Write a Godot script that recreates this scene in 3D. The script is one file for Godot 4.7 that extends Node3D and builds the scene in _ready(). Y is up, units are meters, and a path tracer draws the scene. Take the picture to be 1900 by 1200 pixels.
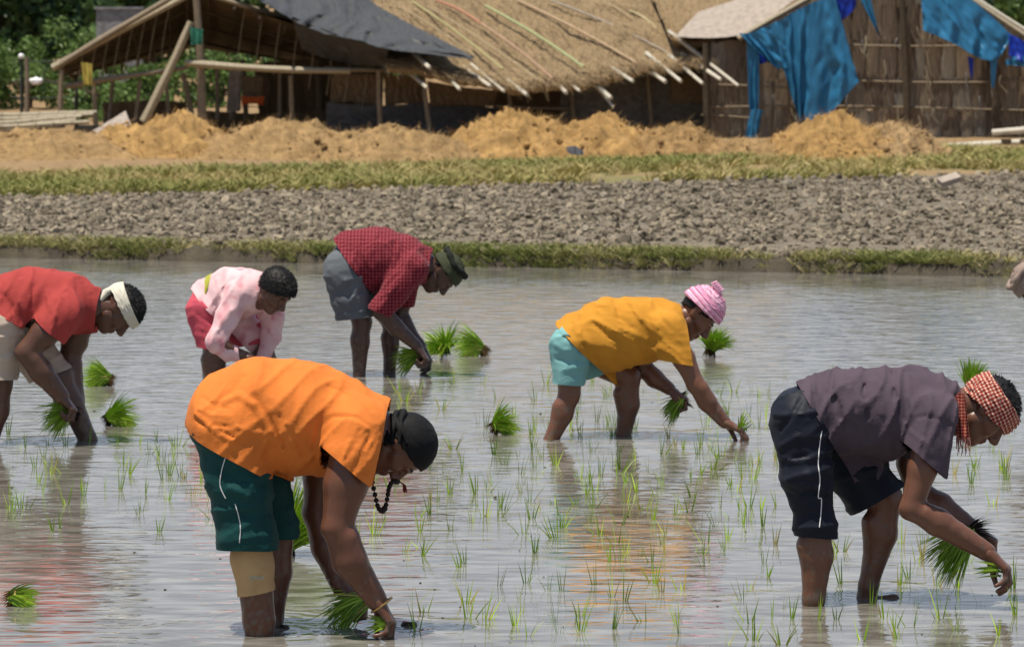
extends Node3D

var people := {
	"orange": {"base": Vector3(-0.8581, 0, -16.2502), "seed": 3,
	"head": [Vector3(0.51, 0.639, 0), 6, 0, 0.98],
	"hands": [["n", "dig", Vector3(0.4055, 0.134, 0.19), Vector3(0.0627, -0.0977, 0)], ["f", "hold", Vector3(0.2791, 0.1362, -0.14), Vector3(0.0622, -0.0443, 0)]],
	"body": [[-0.0751, 0.6883, 0.1, -0.0182, 0.3543, 0.11, 0.0941, 0.0633, 1, 1],
		[-0.0182, 0.3543, 0.11, -0.0078, 0.2364, 0.11, 0.0633, 0.0633, 1, 1],
		[-0.0078, 0.2364, 0.11, 0.0096, 0.0548, 0.11, 0.0633, 0.0525, 1, 1],
		[0.0096, 0.0548, 0.11, 0.0126, -0.0999, 0.11, 0.0525, 0.0416, 1, 1],
		[0.0126, -0.1053, 0.11, 0.1263, -0.149, 0.11, 0.0362, 0.0271, 1, 1],
		[-0.063, 0.6698, -0.1, 0.0545, 0.3489, -0.1, 0.0941, 0.0633, 1, 2],
		[0.0545, 0.3489, -0.1, 0.0503, 0.1927, -0.1, 0.0633, 0.0597, 1, 2],
		[0.0503, 0.1927, -0.1, 0.0296, 0.0271, -0.1, 0.0597, 0.0489, 1, 2],
		[0.0296, 0.0271, -0.1, 0.0237, -0.0926, -0.1, 0.0489, 0.0398, 1, 2],
		[0.0237, -0.0982, -0.1, 0.137, -0.1387, -0.1, 0.0344, 0.0271, 1, 2],
		[-0.0753, 0.7245, 0, 0.0788, 0.7427, 0, 0.1376, 0.1448, 1.1, 0],
		[0.0788, 0.7427, 0, 0.2691, 0.7191, 0, 0.1448, 0.1195, 1.1, 0],
		[0.2691, 0.7191, 0, 0.376, 0.7009, 0, 0.1195, 0.076, 1.1, 0],
		[0.3832, 0.6972, 0, 0.481, 0.6463, 0, 0.0652, 0.067, 1, 0],
		[0.3415, 0.6731, 0.17, 0.3026, 0.5176, 0.2, 0.0796, 0.0706, 1, 3],
		[0.3026, 0.5176, 0.2, 0.2779, 0.3793, 0.22, 0.0706, 0.0507, 1, 3],
		[0.2779, 0.3793, 0.22, 0.3167, 0.2665, 0.21, 0.0507, 0.0561, 1, 3],
		[0.3167, 0.2665, 0.21, 0.4055, 0.134, 0.19, 0.0561, 0.0362, 1, 3],
		[0.2902, 0.6265, -0.17, 0.2154, 0.5131, -0.2, 0.076, 0.0688, 1, 4],
		[0.2154, 0.5131, -0.2, 0.1967, 0.3839, -0.2, 0.0688, 0.0507, 1, 4],
		[0.1967, 0.3839, -0.2, 0.2266, 0.2661, -0.18, 0.0507, 0.0525, 1, 4],
		[0.2266, 0.2661, -0.18, 0.2791, 0.1362, -0.14, 0.0525, 0.0362, 1, 4],
		[0.0082, 0.3695, 0.11, 0.0069, 0.3409, 0.11, 0.0418, 0.0367, 1, 1],
		[-0.0356, 0.2634, 0.122, -0.0183, 0.1888, 0.116, 0.0469, 0.0317, 1, 1],
		[0.0813, 0.3597, -0.1, 0.0799, 0.3309, -0.1, 0.0418, 0.0367, 1, 2],
		[0.0209, 0.2559, -0.088, 0.0252, 0.1739, -0.094, 0.0469, 0.0317, 1, 2],
		[0.2531, 0.3758, 0.22, 0.2759, 0.3479, 0.22, 0.0264, 0.0253, 1, 3],
		[0.3138, 0.3444, 0.234, 0.3423, 0.2594, 0.226, 0.0395, 0.0348, 1, 3],
		[0.3277, 0.5217, 0.206, 0.3003, 0.4263, 0.224, 0.0508, 0.0304, 1, 3],
		[0.171, 0.3846, -0.2, 0.1883, 0.3538, -0.2, 0.0264, 0.0253, 1, 4],
		[0.2255, 0.3442, -0.186, 0.237, 0.2571, -0.194, 0.0395, 0.0325, 1, 4],
		[0.2414, 0.5129, -0.194, 0.2236, 0.4199, -0.196, 0.0495, 0.0304, 1, 4]],
	"shirt": [[-0.0843, 0.7427, 0, 0.0064, 0.7482, 0, 0.1416, 0.1742, 1.12, 0],
		[0.0064, 0.7482, 0, 0.1422, 0.7227, 0, 0.1742, 0.1887, 1.12, 0],
		[0.1422, 0.7227, 0, 0.269, 0.6972, 0, 0.1887, 0.1615, 1.12, 0],
		[0.269, 0.6972, 0, 0.3868, 0.6918, 0, 0.1615, 0.1054, 1.12, 0],
		[0.3363, 0.6901, 0.12, 0.3291, 0.6056, 0.18, 0.1199, 0.0982, 1, 1],
		[0.3291, 0.6056, 0.18, 0.3114, 0.4456, 0.2, 0.0982, 0.0928, 1, 1],
		[0.292, 0.668, -0.12, 0.2435, 0.551, -0.19, 0.1127, 0.091, 1, 2],
		[0.2435, 0.551, -0.19, 0.2152, 0.4208, -0.2, 0.091, 0.0873, 1, 2],
		[-0.0753, 0.7245, 0, 0.0788, 0.7427, 0, 0.1466, 0.1538, 1.1, 0],
		[0.0788, 0.7427, 0, 0.2691, 0.7191, 0, 0.1538, 0.1285, 1.1, 0],
		[0.2691, 0.7191, 0, 0.376, 0.7009, 0, 0.1285, 0.0851, 1.1, 0],
		[0.3415, 0.6731, 0.17, 0.3026, 0.5176, 0.2, 0.0887, 0.0796, 1, 1],
		[0.3026, 0.5176, 0.2, 0.2779, 0.3793, 0.22, 0.0796, 0.0597, 1, 1],
		[0.2902, 0.6265, -0.17, 0.2154, 0.5131, -0.2, 0.0851, 0.0778, 1, 2],
		[0.2154, 0.5131, -0.2, 0.1967, 0.3839, -0.2, 0.0778, 0.0597, 1, 2],
		[-0.0873, 0.6963, -0.05, -0.0815, 0.7054, 0.05, 0.1403, 0.1403, 1, 0],
		[-0.0793, 0.6874, 0.09, -0.0573, 0.5083, 0.11, 0.1403, 0.1113, 1, 0],
		[-0.063, 0.6698, -0.1, 0.0148, 0.4865, -0.1, 0.133, 0.0968, 1, 0]],
	"shirt_clip": [[0, -0.4758, -0.8796, -0.4929], [0, 0.976, -0.2178, 0.2666], [1, -0.6288, -0.7776, -0.6459], [1, 0.976, -0.2178, 0.2666], [2, -0.2955, -0.9553, -0.5835]],
	"shirt_crease": [[0.0076, 0.009, [Vector2(0.1953, 0.5752), Vector2(0.1991, 0.6436), Vector2(0.2172, 0.7155), Vector2(0.2638, 0.7478), Vector2(0.339, 0.7478), Vector2(0.3926, 0.7155)]],
		[-0.0102, 0.0144, [Vector2(0.0163, 0.6166), Vector2(0.0524, 0.6975), Vector2(-0.001, 0.7874), Vector2(-0.0546, 0.8143), Vector2(-0.0994, 0.7963)]],
		[0.0102, 0.0108, [Vector2(0.1594, 0.5536), Vector2(0.0881, 0.6616), Vector2(0.0436, 0.7514), Vector2(-0.0009, 0.8143)]],
		[0.0085, 0.0108, [Vector2(0.1863, 0.5716), Vector2(0.1329, 0.6795), Vector2(0.0884, 0.7514)]],
		[-0.0085, 0.0108, [Vector2(-0.073, 0.6705), Vector2(-0.1445, 0.7155), Vector2(-0.198, 0.7514)]],
		[0.0085, 0.009, [Vector2(-0.0283, 0.658), Vector2(-0.1087, 0.6975), Vector2(-0.1892, 0.7245)]],
		[0.0085, 0.009, [Vector2(0.3926, 0.6975), Vector2(0.3602, 0.6256), Vector2(0.3296, 0.5716)]],
		[-0.0085, 0.009, [Vector2(0.4104, 0.6616), Vector2(0.3835, 0.6076), Vector2(0.3529, 0.568)]],
		[0.0068, 0.009, [Vector2(0.3532, 0.7065), Vector2(0.3298, 0.6436), Vector2(0.3029, 0.6076)]],
		[0.0068, 0.0126, [Vector2(-0.0364, 0.8771), Vector2(-0.0814, 0.8233), Vector2(-0.1353, 0.7694)]],
		[0.0068, 0.0072, [Vector2(-0.1763, 0.8053), Vector2(-0.1406, 0.7838), Vector2(-0.0905, 0.773)]],
		[-0.0068, 0.0072, [Vector2(-0.1872, 0.7694), Vector2(-0.1407, 0.7514), Vector2(-0.0817, 0.7478)]],
		[0.0068, 0.0072, [Vector2(-0.1945, 0.7335), Vector2(-0.1355, 0.7191), Vector2(-0.0729, 0.7155)]],
		[-0.0068, 0.0081, [Vector2(-0.055, 0.7155), Vector2(-0.0013, 0.6939), Vector2(0.0524, 0.6867)]],
		[-0.0068, 0.009, [Vector2(0.0617, 0.8053), Vector2(0.1062, 0.7245), Vector2(0.1382, 0.6436)]],
		[0.0068, 0.0072, [Vector2(0.2133, 0.6076), Vector2(0.2314, 0.6616), Vector2(0.2583, 0.6975)]],
		[-0.0068, 0.0072, [Vector2(0.2938, 0.5716), Vector2(0.3029, 0.6256), Vector2(0.3209, 0.6705)]],
		[0.0068, 0.0063, [Vector2(0.4105, 0.7155), Vector2(0.3747, 0.6975), Vector2(0.3388, 0.658)]],
		[-0.0068, 0.0063, [Vector2(0.4194, 0.6885), Vector2(0.389, 0.6651), Vector2(0.3566, 0.6166)]],
		[-0.0102, 0.0126, [Vector2(0.0877, 0.5536), Vector2(0.0522, 0.6256), Vector2(0.0166, 0.6975)]],
		[0.0059, 0.0108, [Vector2(0.2497, 0.8412), Vector2(0.3213, 0.8143), Vector2(0.3927, 0.7694)]]],
	"shorts": [[-0.0873, 0.6963, -0.05, -0.0815, 0.7054, 0.05, 0.1308, 0.1308, 1, 0],
		[-0.0793, 0.6874, 0.09, -0.0573, 0.5083, 0.11, 0.1308, 0.1018, 1, 1],
		[-0.0573, 0.5083, 0.11, -0.0328, 0.318, 0.11, 0.1018, 0.0928, 1, 1],
		[-0.0328, 0.318, 0.11, -0.0296, 0.2001, 0.11, 0.0928, 0.091, 1, 1],
		[-0.063, 0.6698, -0.1, 0.0148, 0.4865, -0.1, 0.1235, 0.0873, 1, 2],
		[0.0148, 0.4865, -0.1, 0.0306, 0.2938, -0.1, 0.0873, 0.0692, 1, 2],
		[0.0306, 0.2938, -0.1, 0.032, 0.1743, -0.1, 0.0692, 0.0692, 1, 2],
		[-0.0751, 0.6883, 0.1, -0.0182, 0.3543, 0.11, 0.1032, 0.0724, 1, 1],
		[-0.0182, 0.3543, 0.11, -0.0078, 0.2364, 0.11, 0.0724, 0.0724, 1, 1],
		[-0.063, 0.6698, -0.1, 0.0545, 0.3489, -0.1, 0.1032, 0.0724, 1, 2],
		[0.0545, 0.3489, -0.1, 0.0503, 0.1927, -0.1, 0.0724, 0.0688, 1, 2]],
	"shorts_clip": [[1, 0.0087, -1, -0.2974], [2, 0.0084, -1, -0.3077], [0, -0.8638, 0.5038, 0.5762], [0, 0.4758, 0.8796, 0.5049], [1, 0.4758, 0.8796, 0.5049]],
	"shorts_crease": [[-0.0102, 0.0126, [Vector2(-0.0911, 0.6436), Vector2(-0.0554, 0.5896), Vector2(0.0161, 0.5626)]],
		[0.0085, 0.0108, [Vector2(-0.1182, 0.5716), Vector2(-0.0557, 0.5356), Vector2(0.0339, 0.5176)]],
		[-0.0102, 0.0126, [Vector2(-0.0826, 0.5086), Vector2(-0.02, 0.4816), Vector2(0.0606, 0.4726)]],
		[0.0068, 0.0108, [Vector2(-0.1098, 0.4456), Vector2(-0.0382, 0.4185), Vector2(0.0514, 0.4095)]],
		[0.0085, 0.0108, [Vector2(-0.1628, 0.6076), Vector2(-0.1269, 0.6436), Vector2(-0.0553, 0.6256)]]]},
	"purple": {"base": Vector3(1.0669, 0, -17.0367), "seed": 7,
	"head": [Vector3(0.6277, 0.7018, 0), 31, 0, 1],
	"hands": [["n", "dig", Vector3(0.5935, 0.2005, 0.19), Vector3(0.0834, -0.072, 0)], ["f", "hold", Vector3(0.5679, 0.2505, -0.14), Vector3(0.0636, -0.0386, 0)]],
	"body": [[-0.0468, 0.6536, 0.1, -0.005, 0.2949, 0.12, 0.0892, 0.055, 1, 1],
		[-0.005, 0.2949, 0.12, 0.0031, 0.1809, 0.12, 0.055, 0.0569, 1, 1],
		[0.0031, 0.1809, 0.12, -0.0076, 0.0287, 0.12, 0.0569, 0.038, 1, 1],
		[-0.0076, 0.0287, 0.12, -0.0107, -0.1237, 0.12, 0.038, 0.0323, 1, 1],
		[-0.0107, -0.1333, 0.12, 0.1069, -0.1714, 0.12, 0.0304, 0.0247, 1, 1],
		[0.0322, 0.6163, -0.1, 0.2572, 0.357, -0.1, 0.0892, 0.0569, 1, 2],
		[0.2572, 0.357, -0.1, 0.2464, 0.2319, -0.1, 0.0569, 0.055, 1, 2],
		[0.2464, 0.2319, -0.1, 0.2014, 0.0489, -0.1, 0.055, 0.0342, 1, 2],
		[0.2014, 0.0489, -0.1, 0.1884, -0.0186, -0.1, 0.0342, 0.0323, 1, 2],
		[0.1865, -0.0263, -0.1, 0.2937, -0.0032, -0.1, 0.0266, 0.0209, 1, 2],
		[-0.0219, 0.6636, 0, 0.149, 0.6865, 0, 0.0987, 0.1101, 1.1, 0],
		[0.149, 0.6865, 0, 0.3389, 0.6979, 0, 0.1101, 0.1101, 1.1, 0],
		[0.3389, 0.6979, 0, 0.4301, 0.7056, 0, 0.1101, 0.0721, 1.1, 0],
		[0.4339, 0.7113, 0, 0.5574, 0.6979, 0, 0.0569, 0.0588, 1, 0],
		[0.4155, 0.6693, 0.17, 0.3651, 0.4928, 0.2, 0.0588, 0.0493, 1, 3],
		[0.3651, 0.4928, 0.2, 0.3274, 0.356, 0.21, 0.0493, 0.0398, 1, 3],
		[0.3274, 0.356, 0.21, 0.4179, 0.3087, 0.21, 0.0398, 0.0474, 1, 3],
		[0.4179, 0.3087, 0.21, 0.5935, 0.2005, 0.19, 0.0474, 0.0323, 1, 3],
		[0.3725, 0.6196, -0.17, 0.3558, 0.473, -0.19, 0.0569, 0.0474, 1, 4],
		[0.3558, 0.473, -0.19, 0.3756, 0.3726, -0.19, 0.0474, 0.0398, 1, 4],
		[0.3756, 0.3726, -0.19, 0.4607, 0.3244, -0.17, 0.0398, 0.0455, 1, 4],
		[0.4607, 0.3244, -0.17, 0.5679, 0.2505, -0.14, 0.0455, 0.0323, 1, 4],
		[0.018, 0.3056, 0.12, 0.017, 0.2809, 0.12, 0.0363, 0.0319, 1, 1],
		[-0.0295, 0.2168, 0.132, -0.0205, 0.1495, 0.126, 0.0407, 0.0275, 1, 1],
		[0.2809, 0.3641, -0.1, 0.2799, 0.3383, -0.1, 0.0376, 0.033, 1, 2],
		[0.2159, 0.2705, -0.088, 0.212, 0.191, -0.094, 0.0421, 0.0285, 1, 2],
		[0.3092, 0.3484, 0.21, 0.3464, 0.3323, 0.21, 0.0207, 0.0199, 1, 3],
		[0.3794, 0.3376, 0.224, 0.4589, 0.2801, 0.216, 0.0311, 0.0294, 1, 3],
		[0.3827, 0.5009, 0.206, 0.3489, 0.4078, 0.214, 0.0355, 0.0239, 1, 3],
		[0.3579, 0.3629, -0.19, 0.3869, 0.3505, -0.19, 0.0207, 0.0199, 1, 4],
		[0.4165, 0.3594, -0.176, 0.4736, 0.3094, -0.184, 0.0311, 0.0282, 1, 4],
		[0.373, 0.4833, -0.184, 0.3839, 0.4146, -0.186, 0.0342, 0.0239, 1, 4]],
	"shirt": [[-0.0124, 0.6732, 0, 0.0921, 0.677, 0, 0.1105, 0.1409, 1.12, 0],
		[0.0921, 0.677, 0, 0.2441, 0.6712, 0, 0.1409, 0.1523, 1.12, 0],
		[0.2441, 0.6712, 0, 0.3865, 0.6884, 0, 0.1523, 0.1295, 1.12, 0],
		[0.3865, 0.6884, 0, 0.4681, 0.7018, 0, 0.1295, 0.0688, 1.12, 0],
		[0.4076, 0.679, 0.13, 0.3851, 0.5664, 0.18, 0.0821, 0.0707, 1, 1],
		[0.3851, 0.5664, 0.18, 0.358, 0.4172, 0.2, 0.0707, 0.0707, 1, 1],
		[0.3691, 0.6328, -0.13, 0.3556, 0.5116, -0.19, 0.0764, 0.065, 1, 2],
		[0.3556, 0.5116, -0.19, 0.3564, 0.3764, -0.19, 0.065, 0.065, 1, 2],
		[-0.0219, 0.6636, 0, 0.149, 0.6865, 0, 0.1082, 0.1195, 1.1, 0],
		[0.149, 0.6865, 0, 0.3389, 0.6979, 0, 0.1195, 0.1195, 1.1, 0],
		[0.3389, 0.6979, 0, 0.4301, 0.7056, 0, 0.1195, 0.0816, 1.1, 0],
		[0.4155, 0.6693, 0.17, 0.3651, 0.4928, 0.2, 0.0683, 0.0588, 1, 1],
		[0.3651, 0.4928, 0.2, 0.3274, 0.356, 0.21, 0.0588, 0.0493, 1, 1],
		[0.3725, 0.6196, -0.17, 0.3558, 0.473, -0.19, 0.0664, 0.0569, 1, 2],
		[0.3558, 0.473, -0.19, 0.3756, 0.3726, -0.19, 0.0569, 0.0493, 1, 2],
		[-0.0436, 0.6553, -0.05, -0.0496, 0.6643, 0.05, 0.111, 0.111, 1, 0],
		[-0.0576, 0.6527, 0.09, -0.0359, 0.4658, 0.12, 0.111, 0.0939, 1, 0],
		[0.0316, 0.6173, -0.09, 0.1534, 0.4627, -0.1, 0.1091, 0.1091, 1, 0]],
	"shirt_clip": [[0, -0.8613, -0.5081, -0.3377], [0, 0.9984, -0.0572, 0.4684], [1, -0.6565, -0.7543, -0.6413], [2, -0.1245, -0.9922, -0.536], [1, 0.9984, -0.0572, 0.4722]],
	"shirt_crease": [[-0.0102, 0.0108, [Vector2(0.0028, 0.8133), Vector2(-0.0119, 0.7568), Vector2(0.0223, 0.6626)]],
		[0.0119, 0.0099, [Vector2(0.0684, 0.8321), Vector2(0.0499, 0.7756), Vector2(0.0784, 0.7003), Vector2(0.0882, 0.6249)]],
		[-0.0119, 0.0099, [Vector2(0.1341, 0.8321), Vector2(0.1157, 0.7662), Vector2(0.1386, 0.6814)]],
		[0.0119, 0.009, [Vector2(0.181, 0.8321), Vector2(0.1626, 0.7568), Vector2(0.1762, 0.672)]],
		[-0.0102, 0.009, [Vector2(0.2279, 0.8321), Vector2(0.2134, 0.7474), Vector2(0.2287, 0.6814)]],
		[0.0102, 0.0099, [Vector2(0.2749, 0.8284), Vector2(0.2697, 0.7474), Vector2(0.304, 0.6626)]],
		[-0.0085, 0.0099, [Vector2(0.3219, 0.8133), Vector2(0.3223, 0.738), Vector2(0.3415, 0.672)]],
		[0.0085, 0.0072, [Vector2(0.3415, 0.672), Vector2(0.3696, 0.6814), Vector2(0.4166, 0.672), Vector2(0.4693, 0.6437)]],
		[-0.0068, 0.009, [Vector2(0.323, 0.6249), Vector2(0.3607, 0.5966), Vector2(0.3891, 0.5494)]],
		[0.0085, 0.0108, [Vector2(0.0406, 0.7568), Vector2(0.0785, 0.6814), Vector2(0.1351, 0.6249)]]],
	"shorts": [[-0.0436, 0.6553, -0.05, -0.0496, 0.6643, 0.05, 0.101, 0.101, 1, 0],
		[-0.0576, 0.6527, 0.09, -0.0359, 0.4658, 0.12, 0.101, 0.084, 1, 1],
		[-0.0359, 0.4658, 0.12, -0.003, 0.2854, 0.12, 0.084, 0.0612, 1, 1],
		[-0.003, 0.2854, 0.12, 0.0033, 0.1429, 0.12, 0.0612, 0.0555, 1, 1],
		[0.0316, 0.6173, -0.09, 0.1534, 0.4627, -0.1, 0.0991, 0.0991, 1, 2],
		[0.1534, 0.4627, -0.1, 0.273, 0.28, -0.1, 0.0991, 0.1067, 1, 2],
		[-0.0468, 0.6536, 0.1, -0.005, 0.2949, 0.12, 0.0987, 0.0645, 1, 1],
		[-0.005, 0.2949, 0.12, 0.0031, 0.1809, 0.12, 0.0645, 0.0664, 1, 1],
		[0.0322, 0.6163, -0.1, 0.2572, 0.357, -0.1, 0.0987, 0.0664, 1, 2],
		[0.2572, 0.357, -0.1, 0.2464, 0.2319, -0.1, 0.0664, 0.0645, 1, 2]],
	"shorts_clip": [[1, -0.0669, -0.9978, -0.249], [2, 0.4818, -0.8763, -0.199], [0, -0.6715, 0.741, 0.6482], [0, 0.8613, 0.5081, 0.3497], [1, 0.8613, 0.5081, 0.3497]],
	"shorts_crease": [[-0.0102, 0.0108, [Vector2(-0.1276, 0.5683), Vector2(-0.0714, 0.606), Vector2(0.0226, 0.5966)]],
		[0.0102, 0.0099, [Vector2(-0.118, 0.5117), Vector2(-0.0523, 0.54), Vector2(0.0417, 0.5305)]],
		[-0.0102, 0.0108, [Vector2(-0.1084, 0.455), Vector2(-0.0333, 0.4739), Vector2(0.0514, 0.455)]],
		[0.0102, 0.0099, [Vector2(-0.0987, 0.3984), Vector2(-0.0236, 0.4135), Vector2(0.0517, 0.3889)]],
		[-0.0085, 0.0099, [Vector2(-0.0797, 0.3417), Vector2(-0.014, 0.3606), Vector2(0.052, 0.3322)]],
		[0.0085, 0.0108, [Vector2(-0.1278, 0.6249), Vector2(-0.0905, 0.6814), Vector2(-0.0532, 0.738)]]]},
	"yellow": {"base": Vector3(0.2855, 0, -23.2632), "seed": 11,
	"head": [Vector3(0.6212, 0.6165, 0), 38, 0, 0.97],
	"hands": [["n", "pinch", Vector3(0.732, 0.0909, 0.17), Vector3(0.0929, -0.0466, 0)], ["f", "hold", Vector3(0.479, 0.2227, -0.14), Vector3(0.0653, -0.0419, 0)]],
	"body": [[-0.0016, 0.4551, 0.1, -0.012, 0.2185, 0.12, 0.0907, 0.0492, 1, 1],
		[-0.012, 0.2185, 0.12, -0.0429, 0.1253, 0.12, 0.0492, 0.0492, 1, 1],
		[-0.0429, 0.1253, 0.12, -0.0996, -0.0043, 0.12, 0.0492, 0.0337, 1, 1],
		[-0.0996, -0.0043, 0.12, -0.1305, -0.0821, 0.12, 0.0337, 0.0337, 1, 1],
		[-0.1305, -0.0873, 0.12, -0.0143, -0.1184, 0.12, 0.0311, 0.0233, 1, 1],
		[0.079, 0.401, -0.1, 0.2744, 0.2835, -0.1, 0.0881, 0.057, 1, 2],
		[0.2744, 0.2835, -0.1, 0.2799, 0.1528, -0.1, 0.057, 0.0518, 1, 2],
		[0.2799, 0.1528, -0.1, 0.254, 0.0063, -0.1, 0.0518, 0.0363, 1, 2],
		[0.254, 0.0063, -0.1, 0.2489, -0.0696, -0.1, 0.0363, 0.0337, 1, 2],
		[0.249, -0.0774, -0.1, 0.3402, -0.067, -0.1, 0.0285, 0.0207, 1, 2],
		[0.0385, 0.4866, 0, 0.2069, 0.5126, 0, 0.1088, 0.1244, 1.1, 0],
		[0.2069, 0.5126, 0, 0.3882, 0.5386, 0, 0.1244, 0.114, 1.1, 0],
		[0.3882, 0.5386, 0, 0.4789, 0.5594, 0, 0.114, 0.0777, 1.1, 0],
		[0.4789, 0.5672, 0, 0.5824, 0.5879, 0, 0.057, 0.057, 1, 0],
		[0.4686, 0.5318, 0.16, 0.5325, 0.3966, 0.18, 0.0622, 0.0518, 1, 3],
		[0.5325, 0.3966, 0.18, 0.5916, 0.2761, 0.19, 0.0518, 0.0415, 1, 3],
		[0.5916, 0.2761, 0.19, 0.6463, 0.19, 0.18, 0.0415, 0.044, 1, 3],
		[0.6463, 0.19, 0.18, 0.732, 0.0909, 0.17, 0.044, 0.0311, 1, 3],
		[0.3668, 0.4881, -0.16, 0.3284, 0.3818, -0.18, 0.0622, 0.0518, 1, 4],
		[0.3284, 0.3818, -0.18, 0.3547, 0.3163, -0.18, 0.0518, 0.0415, 1, 4],
		[0.3547, 0.3163, -0.18, 0.4067, 0.2726, -0.17, 0.0415, 0.044, 1, 4],
		[0.4067, 0.2726, -0.17, 0.479, 0.2227, -0.14, 0.044, 0.0311, 1, 4],
		[0.0072, 0.2208, 0.12, 0.0063, 0.199, 0.12, 0.0325, 0.0286, 1, 1],
		[-0.0575, 0.1604, 0.132, -0.0716, 0.1011, 0.126, 0.0364, 0.0246, 1, 1],
		[0.2984, 0.2932, -0.1, 0.2973, 0.2674, -0.1, 0.0376, 0.0331, 1, 2],
		[0.244, 0.2032, -0.088, 0.2488, 0.1327, -0.094, 0.0422, 0.0285, 1, 2],
		[0.5741, 0.2653, 0.19, 0.5961, 0.2466, 0.19, 0.0216, 0.0207, 1, 3],
		[0.6239, 0.2544, 0.204, 0.6611, 0.185, 0.196, 0.0323, 0.0273, 1, 3],
		[0.5498, 0.4078, 0.186, 0.5816, 0.3205, 0.194, 0.0373, 0.0249, 1, 3],
		[0.3356, 0.3078, -0.18, 0.3564, 0.2987, -0.18, 0.0216, 0.0207, 1, 4],
		[0.3858, 0.307, -0.166, 0.4173, 0.2683, -0.174, 0.0323, 0.0273, 1, 4],
		[0.3473, 0.3908, -0.174, 0.366, 0.3465, -0.176, 0.0373, 0.0249, 1, 4]],
	"shirt": [[0.0462, 0.4736, 0, 0.181, 0.497, 0, 0.1279, 0.1668, 1.12, 0],
		[0.181, 0.497, 0, 0.3364, 0.5178, 0, 0.1668, 0.1564, 1.12, 0],
		[0.3364, 0.5178, 0, 0.453, 0.5438, 0, 0.1564, 0.1124, 1.12, 0],
		[0.4515, 0.5348, 0.13, 0.4868, 0.4337, 0.16, 0.0917, 0.0761, 1, 1],
		[0.4868, 0.4337, 0.16, 0.5327, 0.3062, 0.18, 0.0761, 0.0709, 1, 1],
		[0.353, 0.4902, -0.13, 0.3281, 0.3957, -0.17, 0.0865, 0.0709, 1, 2],
		[0.3281, 0.3957, -0.17, 0.3417, 0.277, -0.18, 0.0709, 0.0709, 1, 2],
		[0.0385, 0.4866, 0, 0.2069, 0.5126, 0, 0.1179, 0.1334, 1.1, 0],
		[0.2069, 0.5126, 0, 0.3882, 0.5386, 0, 0.1334, 0.1231, 1.1, 0],
		[0.3882, 0.5386, 0, 0.4789, 0.5594, 0, 0.1231, 0.0868, 1.1, 0],
		[0.4686, 0.5318, 0.16, 0.5325, 0.3966, 0.18, 0.0713, 0.0609, 1, 1],
		[0.5325, 0.3966, 0.18, 0.5916, 0.2761, 0.19, 0.0609, 0.0505, 1, 1],
		[0.3668, 0.4881, -0.16, 0.3284, 0.3818, -0.18, 0.0713, 0.0609, 1, 2],
		[0.3284, 0.3818, -0.18, 0.3547, 0.3163, -0.18, 0.0609, 0.0505, 1, 2],
		[0.0106, 0.4439, -0.05, 0.0094, 0.4514, 0.05, 0.109, 0.109, 1, 0],
		[0.0037, 0.4414, 0.09, -0.0221, 0.2997, 0.1, 0.109, 0.0701, 1, 0],
		[0.0686, 0.401, -0.1, 0.152, 0.3096, -0.1, 0.1064, 0.0882, 1, 0]],
	"shirt_clip": [[0, -0.7229, -0.6909, -0.3281], [0, 0.9873, 0.1588, 0.6193], [1, -0.1201, -0.9928, -0.4341], [1, 0.9864, 0.1642, 0.6275], [2, 0, -1, -0.3749]],
	"shirt_crease": [[-0.0102, 0.0126, [Vector2(0.0484, 0.6042), Vector2(0.0357, 0.5141), Vector2(0.1, 0.411)]],
		[0.0119, 0.0126, [Vector2(0.0998, 0.5656), Vector2(0.177, 0.5012), Vector2(0.3055, 0.4625), Vector2(0.4212, 0.4239)]],
		[-0.0102, 0.0126, [Vector2(0.1255, 0.6171), Vector2(0.2283, 0.5398), Vector2(0.3569, 0.4883)]],
		[0.0102, 0.0108, [Vector2(-0.0029, 0.5656), Vector2(0.0614, 0.4625), Vector2(0.1258, 0.3723)]],
		[0.0085, 0.0126, [Vector2(0.2024, 0.6685), Vector2(0.2282, 0.5913), Vector2(0.2925, 0.5398)]],
		[0.0085, 0.0108, [Vector2(0.395, 0.6685), Vector2(0.4209, 0.5913), Vector2(0.4724, 0.5398)]],
		[-0.0085, 0.009, [Vector2(0.421, 0.5141), Vector2(0.4597, 0.4625), Vector2(0.5163, 0.4239)]],
		[-0.0085, 0.0126, [Vector2(0.2795, 0.6685), Vector2(0.331, 0.5913), Vector2(0.4081, 0.5527)]]],
	"shorts": [[0.0106, 0.4439, -0.05, 0.0094, 0.4514, 0.05, 0.0994, 0.0994, 1, 0],
		[0.0037, 0.4414, 0.09, -0.0221, 0.2997, 0.1, 0.0994, 0.0606, 1, 1],
		[-0.0221, 0.2997, 0.1, -0.0298, 0.1961, 0.1, 0.0606, 0.058, 1, 1],
		[0.0686, 0.401, -0.1, 0.152, 0.3096, -0.1, 0.0968, 0.0787, 1, 2],
		[0.152, 0.3096, -0.1, 0.2355, 0.2182, -0.1, 0.0787, 0.0787, 1, 2],
		[-0.0016, 0.4551, 0.1, -0.012, 0.2185, 0.12, 0.0998, 0.0583, 1, 1],
		[-0.012, 0.2185, 0.12, -0.0429, 0.1253, 0.12, 0.0583, 0.0583, 1, 1],
		[0.079, 0.401, -0.1, 0.2744, 0.2835, -0.1, 0.0972, 0.0661, 1, 2],
		[0.2744, 0.2835, -0.1, 0.2799, 0.1528, -0.1, 0.0661, 0.0609, 1, 2]],
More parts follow.
